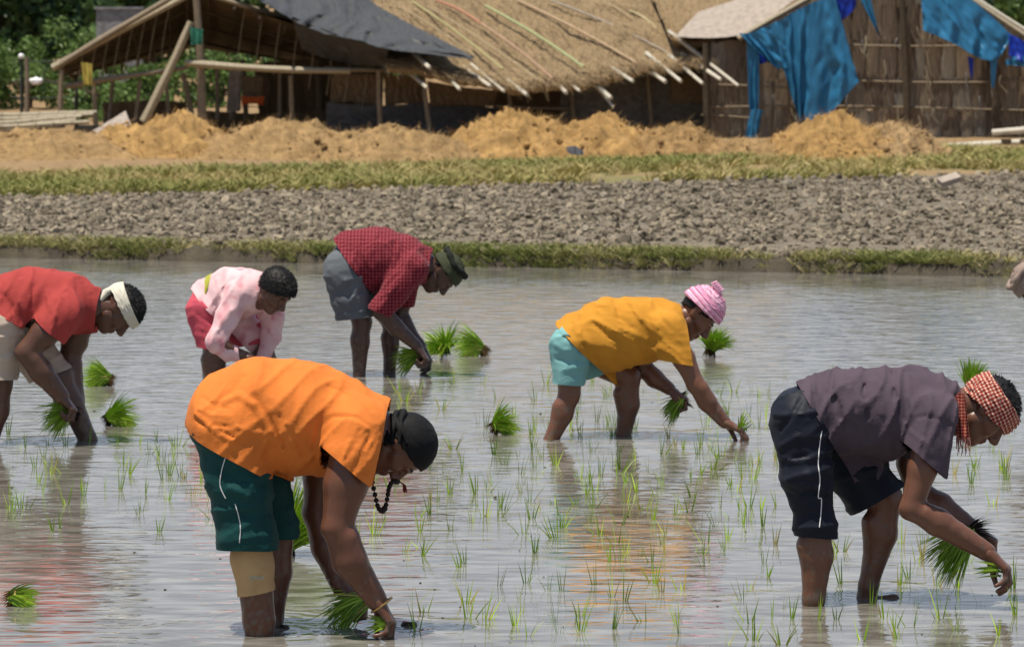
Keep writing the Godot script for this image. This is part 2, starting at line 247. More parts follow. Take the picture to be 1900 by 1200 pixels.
	"shorts_clip": [[1, -0.0463, -0.9989, -0.2683], [2, 0.3668, -0.9303, -0.2264], [0, -0.7818, 0.6235, 0.4415], [0, 0.7229, 0.6909, 0.3401], [1, 0.7229, 0.6909, 0.3401]],
	"shorts_crease": [[-0.0102, 0.0108, [Vector2(-0.0799, 0.4625), Vector2(-0.0285, 0.4368), Vector2(0.0614, 0.4625)]],
		[0.0102, 0.0108, [Vector2(-0.0799, 0.3981), Vector2(-0.0156, 0.3801), Vector2(0.0486, 0.3904)]],
		[0.0102, 0.0108, [Vector2(-0.0671, 0.5141), Vector2(-0.0029, 0.4883), Vector2(0.0486, 0.4239)]]]},
	"red": {"base": Vector3(-2.0263, 0, -22.9884), "seed": 17,
	"head": [Vector3(0.1806, 0.6529, 0), 20, 0, 0.99],
	"hands": [["n", "hold", Vector3(-0.1023, 0.2392, 0.18), Vector3(0.0682, -0.0766, 0)], ["f", "dig", Vector3(-0.0566, 0.1948, -0.13), Vector3(0.0459, -0.0854, 0)]],
	"body": [[-0.3829, 0.5778, 0.1, -0.4029, 0.2837, 0.1, 0.1024, 0.0563, 1, 1],
		[-0.4029, 0.2837, 0.1, -0.419, 0.1684, 0.1, 0.0563, 0.0615, 1, 1],
		[-0.419, 0.1684, 0.1, -0.4638, -0.011, 0.1, 0.0615, 0.041, 1, 1],
		[-0.4638, -0.011, 0.1, -0.472, -0.088, 0.1, 0.041, 0.0358, 1, 1],
		[-0.4721, -0.0931, 0.1, -0.3625, -0.1239, 0.1, 0.0333, 0.0256, 1, 1],
		[-0.3654, 0.5509, -0.1, -0.1407, 0.3058, -0.1, 0.1075, 0.064, 1, 2],
		[-0.1407, 0.3058, -0.1, -0.0798, 0.1767, -0.1, 0.064, 0.0563, 1, 2],
		[-0.0798, 0.1767, -0.1, -0.0036, 0.0086, -0.1, 0.0563, 0.0435, 1, 2],
		[-0.0036, 0.0086, -0.1, 0.0217, -0.069, -0.1, 0.0435, 0.0384, 1, 2],
		[0.0217, -0.0742, -0.1, 0.1323, -0.1026, -0.1, 0.0333, 0.0256, 1, 2],
		[-0.38, 0.6478, 0, -0.2262, 0.6735, 0, 0.1178, 0.128, 1.1, 0],
		[-0.2262, 0.6735, 0, -0.0727, 0.6658, 0, 0.128, 0.1178, 1.1, 0],
		[-0.0727, 0.6658, 0, 0.0091, 0.6529, 0, 0.1178, 0.0768, 1.1, 0],
		[0.0092, 0.6606, 0, 0.1217, 0.6427, 0, 0.0589, 0.064, 1, 0],
		[-0.1008, 0.6158, 0.17, -0.1823, 0.5339, 0.2, 0.0717, 0.064, 1, 3],
		[-0.1823, 0.5339, 0.2, -0.2606, 0.4507, 0.21, 0.064, 0.0512, 1, 3],
		[-0.2606, 0.4507, 0.21, -0.1937, 0.3557, 0.2, 0.0512, 0.0563, 1, 3],
		[-0.1937, 0.3557, 0.2, -0.1023, 0.2392, 0.18, 0.0563, 0.0384, 1, 3],
		[-0.0363, 0.5725, -0.16, -0.0739, 0.4684, -0.17, 0.0691, 0.0589, 1, 4],
		[-0.0739, 0.4684, -0.17, -0.0951, 0.3908, -0.17, 0.0589, 0.0512, 1, 4],
		[-0.0951, 0.3908, -0.17, -0.087, 0.3009, -0.16, 0.0512, 0.0538, 1, 4],
		[-0.087, 0.3009, -0.16, -0.0566, 0.1948, -0.13, 0.0538, 0.0384, 1, 4],
		[-0.3797, 0.2903, 0.1, -0.381, 0.2652, 0.1, 0.0372, 0.0327, 1, 1],
		[-0.4429, 0.201, 0.112, -0.4495, 0.1249, 0.106, 0.0417, 0.0282, 1, 1],
		[-0.1161, 0.3302, -0.1, -0.1174, 0.3007, -0.1, 0.0422, 0.0371, 1, 2],
		[-0.123, 0.2062, -0.088, -0.0794, 0.1361, -0.094, 0.0474, 0.032, 1, 2],
		[-0.2859, 0.452, 0.21, -0.259, 0.4266, 0.21, 0.0266, 0.0256, 1, 3],
		[-0.2182, 0.4175, 0.224, -0.1795, 0.3467, 0.216, 0.0399, 0.0349, 1, 3],
		[-0.1564, 0.533, 0.206, -0.223, 0.4755, 0.214, 0.0461, 0.0307, 1, 3],
		[-0.1208, 0.3924, -0.17, -0.1089, 0.368, -0.17, 0.0266, 0.0256, 1, 4],
		[-0.0728, 0.359, -0.156, -0.0771, 0.2916, -0.164, 0.0399, 0.0333, 1, 4],
		[-0.0477, 0.4672, -0.164, -0.0732, 0.4174, -0.166, 0.0424, 0.0307, 1, 4]],
	"shirt": [[-0.4055, 0.6606, 0, -0.2518, 0.6735, 0, 0.1367, 0.1597, 1.12, 0],
		[-0.2518, 0.6735, 0, -0.0983, 0.6658, 0, 0.1597, 0.1418, 1.12, 0],
		[-0.0983, 0.6658, 0, -0.0012, 0.6427, 0, 0.1418, 0.1059, 1.12, 0],
		[-0.0958, 0.6367, 0.14, -0.134, 0.5827, 0.17, 0.1008, 0.0829, 1, 1],
		[-0.134, 0.5827, 0.17, -0.2038, 0.5026, 0.19, 0.0829, 0.0778, 1, 1],
		[-0.0446, 0.5997, -0.14, -0.0632, 0.5279, -0.17, 0.0906, 0.0752, 1, 2],
		[-0.0632, 0.5279, -0.17, -0.0821, 0.4037, -0.17, 0.0752, 0.0752, 1, 2],
		[-0.38, 0.6478, 0, -0.2262, 0.6735, 0, 0.1267, 0.137, 1.1, 0],
		[-0.2262, 0.6735, 0, -0.0727, 0.6658, 0, 0.137, 0.1267, 1.1, 0],
		[-0.0727, 0.6658, 0, 0.0091, 0.6529, 0, 0.1267, 0.0858, 1.1, 0],
		[-0.1008, 0.6158, 0.17, -0.1823, 0.5339, 0.2, 0.0807, 0.073, 1, 1],
		[-0.1823, 0.5339, 0.2, -0.2606, 0.4507, 0.21, 0.073, 0.0602, 1, 1],
		[-0.0363, 0.5725, -0.16, -0.0739, 0.4684, -0.17, 0.0781, 0.0679, 1, 2],
		[-0.0739, 0.4684, -0.17, -0.0951, 0.3908, -0.17, 0.0679, 0.0602, 1, 2],
		[-0.3858, 0.5673, -0.05, -0.3753, 0.5743, 0.05, 0.123, 0.123, 1, 0],
		[-0.384, 0.5643, 0.09, -0.3973, 0.3476, 0.1, 0.1256, 0.0846, 1, 0],
		[-0.3644, 0.5516, -0.09, -0.2329, 0.3704, -0.1, 0.123, 0.0949, 1, 0]],
	"shirt_clip": [[0, -0.488, -0.8728, -0.348], [0, 0.9884, -0.1516, -0.0422], [1, -0.6944, -0.7196, -0.2861], [1, 0.9884, -0.1516, -0.0397], [2, 0.0667, -0.9978, -0.513]],
	"shirt_crease": [[0.0102, 0.0126, [Vector2(-0.384, 0.7247), Vector2(-0.3337, 0.6611), Vector2(-0.3216, 0.5848)]],
		[-0.0102, 0.0117, [Vector2(-0.2947, 0.7882), Vector2(-0.2955, 0.6866), Vector2(-0.2454, 0.5848)]],
		[0.0102, 0.0117, [Vector2(-0.2315, 0.7628), Vector2(-0.2373, 0.6611), Vector2(-0.1947, 0.5721)]],
		[-0.0085, 0.0108, [Vector2(-0.1682, 0.7374), Vector2(-0.156, 0.6738), Vector2(-0.1183, 0.623)]],
		[0.0085, 0.0099, [Vector2(-0.0794, 0.7374), Vector2(-0.1178, 0.6866), Vector2(-0.1436, 0.623)]],
		[0.0068, 0.0108, [Vector2(-0.0032, 0.7628), Vector2(0.0346, 0.712), Vector2(0.0519, 0.6484)]]],
	"shorts": [[-0.3858, 0.5673, -0.05, -0.3753, 0.5743, 0.05, 0.1136, 0.1136, 1, 0],
		[-0.384, 0.5643, 0.09, -0.3973, 0.3476, 0.1, 0.1162, 0.0752, 1, 1],
		[-0.3973, 0.3476, 0.1, -0.4033, 0.2196, 0.1, 0.0752, 0.0727, 1, 1],
		[-0.3644, 0.5516, -0.09, -0.2329, 0.3704, -0.1, 0.1136, 0.0855, 1, 2],
		[-0.2329, 0.3704, -0.1, -0.1514, 0.249, -0.1, 0.0855, 0.088, 1, 2],
		[-0.3829, 0.5778, 0.1, -0.4029, 0.2837, 0.1, 0.1114, 0.0653, 1, 1],
		[-0.4029, 0.2837, 0.1, -0.419, 0.1684, 0.1, 0.0653, 0.0704, 1, 1],
		[-0.3654, 0.5509, -0.1, -0.1407, 0.3058, -0.1, 0.1165, 0.073, 1, 2],
		[-0.1407, 0.3058, -0.1, -0.0798, 0.1767, -0.1, 0.073, 0.0653, 1, 2]],
	"shorts_clip": [[1, -0.0251, -0.9997, -0.3036], [2, 0.3573, -0.934, -0.3615], [0, 0.488, 0.8728, 0.36], [1, 0.488, 0.8728, 0.36]],
	"shorts_crease": [[-0.0102, 0.0117, [Vector2(-0.3855, 0.5212), Vector2(-0.3222, 0.4957), Vector2(-0.2586, 0.5212)]],
		[0.0102, 0.0117, [Vector2(-0.3861, 0.4321), Vector2(-0.3352, 0.4575), Vector2(-0.2974, 0.4193)]],
		[-0.0102, 0.0117, [Vector2(-0.2839, 0.5339), Vector2(-0.2336, 0.4575), Vector2(-0.1704, 0.4193)]]]},
	"pink": {"base": Vector3(-1.496, 0, -26.312), "seed": 23,
	"head": [Vector3(0.2339, 0.5563, 0.25), 42, -38, 0.97],
	"hands": [["n", "hold", Vector3(0.0644, 0.1713, 0.2), Vector3(0.0697, -0.0409, 0)], ["f", "dig", Vector3(0.1365, 0.1398, 0.02), Vector3(-0.0061, -0.0647, 0)]],
	"body": [[-0.1729, 0.4129, 0.02, -0.1135, 0.195, 0.05, 0.0967, 0.0645, 1, 1],
		[-0.1135, 0.195, 0.05, -0.1255, 0.1069, 0.05, 0.0645, 0.0615, 1, 1],
		[-0.1255, 0.1069, 0.05, -0.1494, 0.0041, 0.05, 0.0615, 0.0381, 1, 1],
		[-0.1494, 0.0041, 0.05, -0.1556, -0.0693, 0.05, 0.0381, 0.0352, 1, 1],
		[-0.1556, -0.0722, 0.05, -0.0538, -0.1099, 0.09, 0.0322, 0.0234, 1, 1],
		[-0.0512, 0.3867, -0.15, 0.1247, 0.2191, -0.1, 0.0967, 0.0645, 1, 2],
		[0.1247, 0.2191, -0.1, 0.1567, 0.1099, -0.1, 0.0645, 0.0557, 1, 2],
		[0.1567, 0.1099, -0.1, 0.1828, -0.0083, -0.1, 0.0557, 0.0381, 1, 2],
		[0.1828, -0.0083, -0.1, 0.1855, -0.0822, -0.1, 0.0381, 0.0352, 1, 2],
		[0.1854, -0.0851, -0.1, 0.2902, -0.123, -0.06, 0.0322, 0.0234, 1, 2],
		[-0.1419, 0.4671, -0.05, -0.0262, 0.501, 0.02, 0.1055, 0.1172, 1, 0],
		[-0.0262, 0.501, 0.02, 0.0817, 0.5219, 0.12, 0.1172, 0.0996, 1, 0],
		[0.0974, 0.5291, 0.14, 0.2024, 0.527, 0.2, 0.0615, 0.0615, 1, 0],
		[0.0185, 0.5031, 0.19, -0.0442, 0.3769, 0.22, 0.0528, 0.041, 1, 3],
		[-0.0442, 0.3769, 0.22, -0.101, 0.2654, 0.25, 0.041, 0.0352, 1, 3],
		[-0.101, 0.2654, 0.25, -0.0443, 0.2086, 0.23, 0.0352, 0.0352, 1, 3],
		[-0.0443, 0.2086, 0.23, 0.0644, 0.1713, 0.2, 0.0352, 0.0293, 1, 3],
		[0.164, 0.4687, 0.02, 0.1919, 0.3675, 0, 0.0528, 0.041, 1, 4],
		[0.1919, 0.3675, 0, 0.1828, 0.2794, 0, 0.041, 0.0352, 1, 4],
		[0.1828, 0.2794, 0, 0.168, 0.2206, 0, 0.0352, 0.0352, 1, 4],
		[0.168, 0.2206, 0, 0.1365, 0.1398, 0.02, 0.0352, 0.0293, 1, 4],
		[-0.0868, 0.203, 0.05, -0.0882, 0.1742, 0.05, 0.0426, 0.0374, 1, 1],
		[-0.1501, 0.1436, 0.062, -0.1487, 0.0935, 0.056, 0.0477, 0.0322, 1, 1],
		[0.1511, 0.2389, -0.1, 0.1497, 0.2094, -0.1, 0.0426, 0.0374, 1, 2],
		[0.1164, 0.145, -0.088, 0.1412, 0.0904, -0.094, 0.0477, 0.0322, 1, 2],
		[-0.1176, 0.2602, 0.25, -0.0924, 0.2509, 0.25, 0.0183, 0.0176, 1, 3],
		[-0.0633, 0.2552, 0.264, -0.0166, 0.2207, 0.256, 0.0274, 0.0218, 1, 3],
		[-0.0272, 0.3825, 0.226, -0.074, 0.3046, 0.254, 0.0295, 0.0211, 1, 3],
		[0.2003, 0.2775, 0, 0.1894, 0.2612, 0, 0.0183, 0.0176, 1, 4],
		[0.1655, 0.259, 0.014, 0.1594, 0.2093, 0.006, 0.0274, 0.0218, 1, 4],
		[0.1748, 0.3698, 0.006, 0.1713, 0.3088, 0.004, 0.0295, 0.0211, 1, 4]],
	"shirt": [[-0.136, 0.473, -0.05, -0.0262, 0.498, 0.02, 0.1106, 0.137, 1, 0],
		[-0.0262, 0.498, 0.02, 0.0905, 0.5219, 0.12, 0.137, 0.1106, 1, 0],
		[0.018, 0.5024, 0.18, -0.0442, 0.3769, 0.22, 0.0725, 0.052, 1, 3],
		[-0.0442, 0.3769, 0.22, -0.0951, 0.2742, 0.25, 0.052, 0.0432, 1, 3],
		[-0.0951, 0.2742, 0.25, -0.1068, 0.2538, 0.25, 0.0432, 0.0432, 1, 1],
		[-0.1068, 0.2538, 0.25, -0.0443, 0.2028, 0.23, 0.0432, 0.0403, 1, 1],
		[-0.0443, 0.2028, 0.23, 0.0992, 0.1538, 0.2, 0.0403, 0.0315, 1, 1],
		[0.1557, 0.4752, 0.03, 0.1919, 0.3617, 0, 0.0696, 0.052, 1, 2],
		[0.1919, 0.3617, 0, 0.1828, 0.2735, 0, 0.052, 0.0462, 1, 2],
		[0.1828, 0.2735, 0, 0.1305, 0.1193, 0.02, 0.0462, 0.0344, 1, 2],
		[-0.1419, 0.4671, -0.05, -0.0262, 0.501, 0.02, 0.1143, 0.126, 1, 0],
		[-0.0262, 0.501, 0.02, 0.0817, 0.5219, 0.12, 0.126, 0.1084, 1, 0],
		[0.0185, 0.5031, 0.19, -0.0442, 0.3769, 0.22, 0.0615, 0.0498, 1, 3],
		[-0.0442, 0.3769, 0.22, -0.101, 0.2654, 0.25, 0.0498, 0.044, 1, 3],
		[0.164, 0.4687, 0.02, 0.1919, 0.3675, 0, 0.0615, 0.0498, 1, 2],
		[0.1919, 0.3675, 0, 0.1828, 0.2794, 0, 0.0498, 0.044, 1, 2],
		[-0.1594, 0.4321, 0, -0.0482, 0.4049, -0.1, 0.1052, 0.1052, 1, 0],
		[-0.1606, 0.3989, 0.03, -0.1337, 0.2537, 0.05, 0.1081, 0.0906, 1, 0],
		[-0.05, 0.3822, -0.13, 0.0601, 0.2574, -0.1, 0.114, 0.0964, 1, 0]],
	"shirt_clip": [[0, -0.7372, -0.6757, -0.169], [0, 0.9823, 0.1872, 0.2716], [1, 0.9871, 0.1602, 0.0516], [2, -0.1968, -0.9804, -0.1761]],
	"shirt_crease": [[-0.0102, 0.0126, [Vector2(-0.1026, 0.5853), Vector2(-0.0739, 0.4979), Vector2(-0.0161, 0.425)]],
		[0.0085, 0.0108, [Vector2(0.0569, 0.4979), Vector2(0.0129, 0.4105), Vector2(-0.0309, 0.3522)]],
		[-0.0085, 0.009, [Vector2(-0.0453, 0.3813), Vector2(-0.0892, 0.323), Vector2(-0.1184, 0.2938)]],
		[0.0085, 0.009, [Vector2(-0.0605, 0.2355), Vector2(-0.0315, 0.2063), Vector2(-0.0026, 0.1713)]]],
	"shorts": [[-0.1594, 0.4321, 0, -0.0482, 0.4049, -0.1, 0.096, 0.096, 1, 0],
		[-0.1606, 0.3989, 0.03, -0.1337, 0.2537, 0.05, 0.0989, 0.0813, 1, 1],
		[-0.1337, 0.2537, 0.05, -0.1254, 0.1363, 0.05, 0.0813, 0.0755, 1, 1],
		[-0.05, 0.3822, -0.13, 0.0601, 0.2574, -0.1, 0.1048, 0.0872, 1, 2],
		[0.0601, 0.2574, -0.1, 0.1421, 0.1541, -0.1, 0.0872, 0.0813, 1, 2],
		[-0.1729, 0.4129, 0.02, -0.1135, 0.195, 0.05, 0.1055, 0.0733, 1, 1],
		[-0.1135, 0.195, 0.05, -0.1255, 0.1069, 0.05, 0.0733, 0.0703, 1, 1],
		[-0.0512, 0.3867, -0.15, 0.1247, 0.2191, -0.1, 0.1055, 0.0733, 1, 2],
		[0.1247, 0.2191, -0.1, 0.1567, 0.1099, -0.1, 0.0733, 0.0645, 1, 2]],
	"shorts_clip": [[1, -0.0646, -0.9979, -0.2007], [2, 0.1965, -0.9805, -0.1989], [0, 0.7372, 0.6757, 0.181], [1, 0.7372, 0.6757, 0.181]],
	"shorts_crease": [[-0.0102, 0.0117, [Vector2(-0.2194, 0.4687), Vector2(-0.1469, 0.425), Vector2(-0.0743, 0.4105)]],
		[0.0102, 0.0117, [Vector2(-0.214, 0.3959), Vector2(-0.1472, 0.358), Vector2(-0.0891, 0.3522)]],
		[-0.0102, 0.0108, [Vector2(-0.191, 0.323), Vector2(-0.133, 0.2997), Vector2(-0.0747, 0.3084)]]],
	"band_clip": [[0, -0.977, 0.2133, 0.2917], [0, 0.975, -0.2224, -0.2732]]},
	"plaid": {"base": Vector3(-0.7816, 0, -26.9673), "seed": 29,
	"head": [Vector3(0.4124, 0.5902, 0), 20, 0, 0.97],
	"hands": [["n", "hold", Vector3(0.2588, 0.1747, 0.16), Vector3(0.0507, -0.0749, 0)], ["f", "dig", Vector3(0.2743, 0.153, -0.13), Vector3(0.0542, -0.0878, 0)]],
	"body": [[-0.1455, 0.5841, 0.1, -0.053, 0.306, 0.11, 0.0961, 0.0511, 1, 1],
		[-0.053, 0.306, 0.11, -0.0623, 0.195, 0.11, 0.0511, 0.0511, 1, 1],
		[-0.0623, 0.195, 0.11, -0.0687, 0.0089, 0.11, 0.0511, 0.033, 1, 1],
		[-0.0687, 0.0089, 0.11, -0.0718, -0.0662, 0.11, 0.033, 0.033, 1, 1],
		[-0.0718, -0.0692, 0.11, 0.0329, -0.1053, 0.11, 0.03, 0.024, 1, 1],
		[-0.0771, 0.542, -0.1, 0.1032, 0.2913, -0.1, 0.0901, 0.0481, 1, 2],
		[0.1032, 0.2913, -0.1, 0.103, 0.1644, -0.1, 0.0481, 0.0451, 1, 2],
		[0.103, 0.1644, -0.1, 0.0937, 0.001, -0.1, 0.0451, 0.033, 1, 2],
		[0.0937, 0.001, -0.1, 0.0905, -0.0656, -0.1, 0.033, 0.03, 1, 2],
		[0.0905, -0.0686, -0.1, 0.1961, -0.1019, -0.1, 0.027, 0.024, 1, 2],
		[-0.1187, 0.6533, 0, 0.0313, 0.6473, 0, 0.1081, 0.1262, 1.1, 0],
		[0.0313, 0.6473, 0, 0.1813, 0.6292, 0, 0.1262, 0.1141, 1.1, 0],
		[0.1813, 0.6292, 0, 0.2804, 0.6232, 0, 0.1141, 0.0721, 1.1, 0],
		[0.2804, 0.6292, 0, 0.3674, 0.5992, 0, 0.0541, 0.0571, 1, 0],
		[0.2386, 0.6175, 0.16, 0.1404, 0.4843, 0.18, 0.0601, 0.0511, 1, 3],
		[0.1404, 0.4843, 0.18, 0.0539, 0.3773, 0.19, 0.0511, 0.0421, 1, 3],
		[0.0539, 0.3773, 0.19, 0.14, 0.281, 0.18, 0.0421, 0.0451, 1, 3],
		[0.14, 0.281, 0.18, 0.2588, 0.1747, 0.16, 0.0451, 0.03, 1, 3],
		[0.193, 0.5541, -0.15, 0.1712, 0.4167, -0.17, 0.0601, 0.0511, 1, 4],
		[0.1712, 0.4167, -0.17, 0.1529, 0.3258, -0.17, 0.0511, 0.0421, 1, 4],
		[0.1529, 0.3258, -0.17, 0.1923, 0.2447, -0.16, 0.0421, 0.0421, 1, 4],
		[0.1923, 0.2447, -0.16, 0.2743, 0.153, -0.13, 0.0421, 0.03, 1, 4],
		[-0.0317, 0.3151, 0.11, -0.0328, 0.2922, 0.11, 0.0337, 0.0296, 1, 1],
		[-0.0787, 0.2189, 0.122, -0.0741, 0.1437, 0.116, 0.0378, 0.0255, 1, 1],
		[0.1235, 0.3004, -0.1, 0.1225, 0.2786, -0.1, 0.0317, 0.0279, 1, 2],
		[0.0804, 0.2058, -0.088, 0.0861, 0.1325, -0.094, 0.0356, 0.024, 1, 2],
		[0.0331, 0.3758, 0.19, 0.064, 0.3522, 0.19, 0.0219, 0.021, 1, 3],
		[0.0997, 0.3472, 0.204, 0.1568, 0.2776, 0.196, 0.0328, 0.0279, 1, 3],
		[0.1613, 0.4862, 0.186, 0.0923, 0.4147, 0.194, 0.0368, 0.0252, 1, 3],
		[0.1322, 0.3213, -0.17, 0.1529, 0.3016, -0.17, 0.0219, 0.021, 1, 4],
		[0.1849, 0.3014, -0.156, 0.2134, 0.2384, -0.164, 0.0328, 0.0261, 1, 4],
		[0.192, 0.4216, -0.164, 0.1693, 0.3625, -0.166, 0.0368, 0.0252, 1, 4]],
	"shirt": [[-0.1067, 0.6653, 0, 0.0313, 0.6473, 0, 0.1434, 0.1735, 1.12, 0],
		[0.0313, 0.6473, 0, 0.1813, 0.6292, 0, 0.1735, 0.1464, 1.12, 0],
		[0.1813, 0.6292, 0, 0.2774, 0.6172, 0, 0.1464, 0.0954, 1.12, 0],
		[0.2262, 0.6134, 0.14, 0.1401, 0.4926, 0.17, 0.0803, 0.0683, 1, 1],
		[0.1401, 0.4926, 0.17, 0.0599, 0.3893, 0.19, 0.0683, 0.0623, 1, 1],
		[0.0599, 0.3893, 0.19, 0.0061, 0.3056, 0.19, 0.0623, 0.0593, 1, 1],
		[0.1904, 0.5553, -0.13, 0.1714, 0.4325, -0.16, 0.0743, 0.0593, 1, 2],
		[0.1714, 0.4325, -0.16, 0.1528, 0.2804, -0.17, 0.0593, 0.0563, 1, 2],
		[-0.1187, 0.6533, 0, 0.0313, 0.6473, 0, 0.1171, 0.1352, 1.1, 0],
		[0.0313, 0.6473, 0, 0.1813, 0.6292, 0, 0.1352, 0.1232, 1.1, 0],
		[0.1813, 0.6292, 0, 0.2804, 0.6232, 0, 0.1232, 0.0811, 1.1, 0],
		[0.2386, 0.6175, 0.16, 0.1404, 0.4843, 0.18, 0.0691, 0.0601, 1, 1],
		[0.1404, 0.4843, 0.18, 0.0539, 0.3773, 0.19, 0.0601, 0.0511, 1, 1],
		[0.193, 0.5541, -0.15, 0.1712, 0.4167, -0.17, 0.0691, 0.0601, 1, 2],
		[0.1712, 0.4167, -0.17, 0.1529, 0.3258, -0.17, 0.0601, 0.0511, 1, 2],
		[-0.1476, 0.5962, -0.05, -0.1441, 0.6021, 0.05, 0.1229, 0.1229, 1, 0],
		[-0.1458, 0.5835, 0.09, -0.1219, 0.4342, 0.1, 0.1289, 0.1108, 1, 0],
		[-0.0861, 0.542, -0.1, 0.022, 0.388, -0.1, 0.1198, 0.0868, 1, 0]],
	"shirt_clip": [[0, -0.8034, -0.5955, -0.2823], [0, 0.9804, -0.1969, 0.1933], [1, -0.366, -0.9306, -0.3609], [1, 0.9804, -0.1969, 0.1933], [2, 0, -1, -0.3766]],
	"shirt_crease": [[-0.0102, 0.0126, [Vector2(-0.0522, 0.7839), Vector2(-0.0464, 0.6944), Vector2(0.007, 0.6049)]],
		[0.0102, 0.0126, [Vector2(0.0371, 0.7839), Vector2(0.022, 0.6646), Vector2(0.0516, 0.5452)]],
		[-0.0102, 0.0117, [Vector2(0.1115, 0.769), Vector2(0.0965, 0.6646), Vector2(0.1112, 0.5751)]],
		[0.0102, 0.0108, [Vector2(0.2157, 0.6944), Vector2(0.1708, 0.6049), Vector2(0.0962, 0.5154)]],
		[-0.0085, 0.009, [Vector2(0.1707, 0.5452), Vector2(0.111, 0.4855), Vector2(0.0514, 0.4557)]]],
	"shorts": [[-0.1476, 0.5962, -0.05, -0.1441, 0.6021, 0.05, 0.1134, 0.1134, 1, 0],
		[-0.1458, 0.5835, 0.09, -0.1219, 0.4342, 0.1, 0.1194, 0.1014, 1, 1],
		[-0.1219, 0.4342, 0.1, -0.0982, 0.3233, 0.1, 0.1014, 0.0864, 1, 1],
		[-0.0982, 0.3233, 0.1, -0.0925, 0.2093, 0.1, 0.0864, 0.0834, 1, 1],
		[-0.0861, 0.542, -0.1, 0.022, 0.388, -0.1, 0.1104, 0.0773, 1, 2],
		[0.022, 0.388, -0.1, 0.064, 0.2551, -0.1, 0.0773, 0.0743, 1, 2],
		[-0.1455, 0.5841, 0.1, -0.053, 0.306, 0.11, 0.1051, 0.0601, 1, 1],
		[-0.053, 0.306, 0.11, -0.0623, 0.195, 0.11, 0.0601, 0.0601, 1, 1],
		[-0.0771, 0.542, -0.1, 0.1032, 0.2913, -0.1, 0.0991, 0.0571, 1, 2],
		[0.1032, 0.2913, -0.1, 0.103, 0.1644, -0.1, 0.0571, 0.0541, 1, 2]],
	"shorts_clip": [[1, 0.0939, -0.9956, -0.3361], [2, 0.0874, -0.9962, -0.344], [0, -0.8313, 0.5558, 0.6281], [0, 0.8034, 0.5955, 0.2943], [1, 0.8034, 0.5955, 0.2943]],
	"shorts_crease": [[-0.0102, 0.0126, [Vector2(-0.2313, 0.6049), Vector2(-0.1421, 0.5452), Vector2(-0.0527, 0.5602)]],
		[0.0102, 0.0117, [Vector2(-0.2167, 0.5154), Vector2(-0.1274, 0.4557), Vector2(-0.038, 0.4855)]],
		[-0.0102, 0.0108, [Vector2(-0.1425, 0.3661), Vector2(-0.0976, 0.4557), Vector2(-0.0677, 0.5154)]],
		[0.0085, 0.0108, [Vector2(-0.1961, 0.4258), Vector2(-0.1425, 0.381), Vector2(-0.0829, 0.3661)]]]},
}

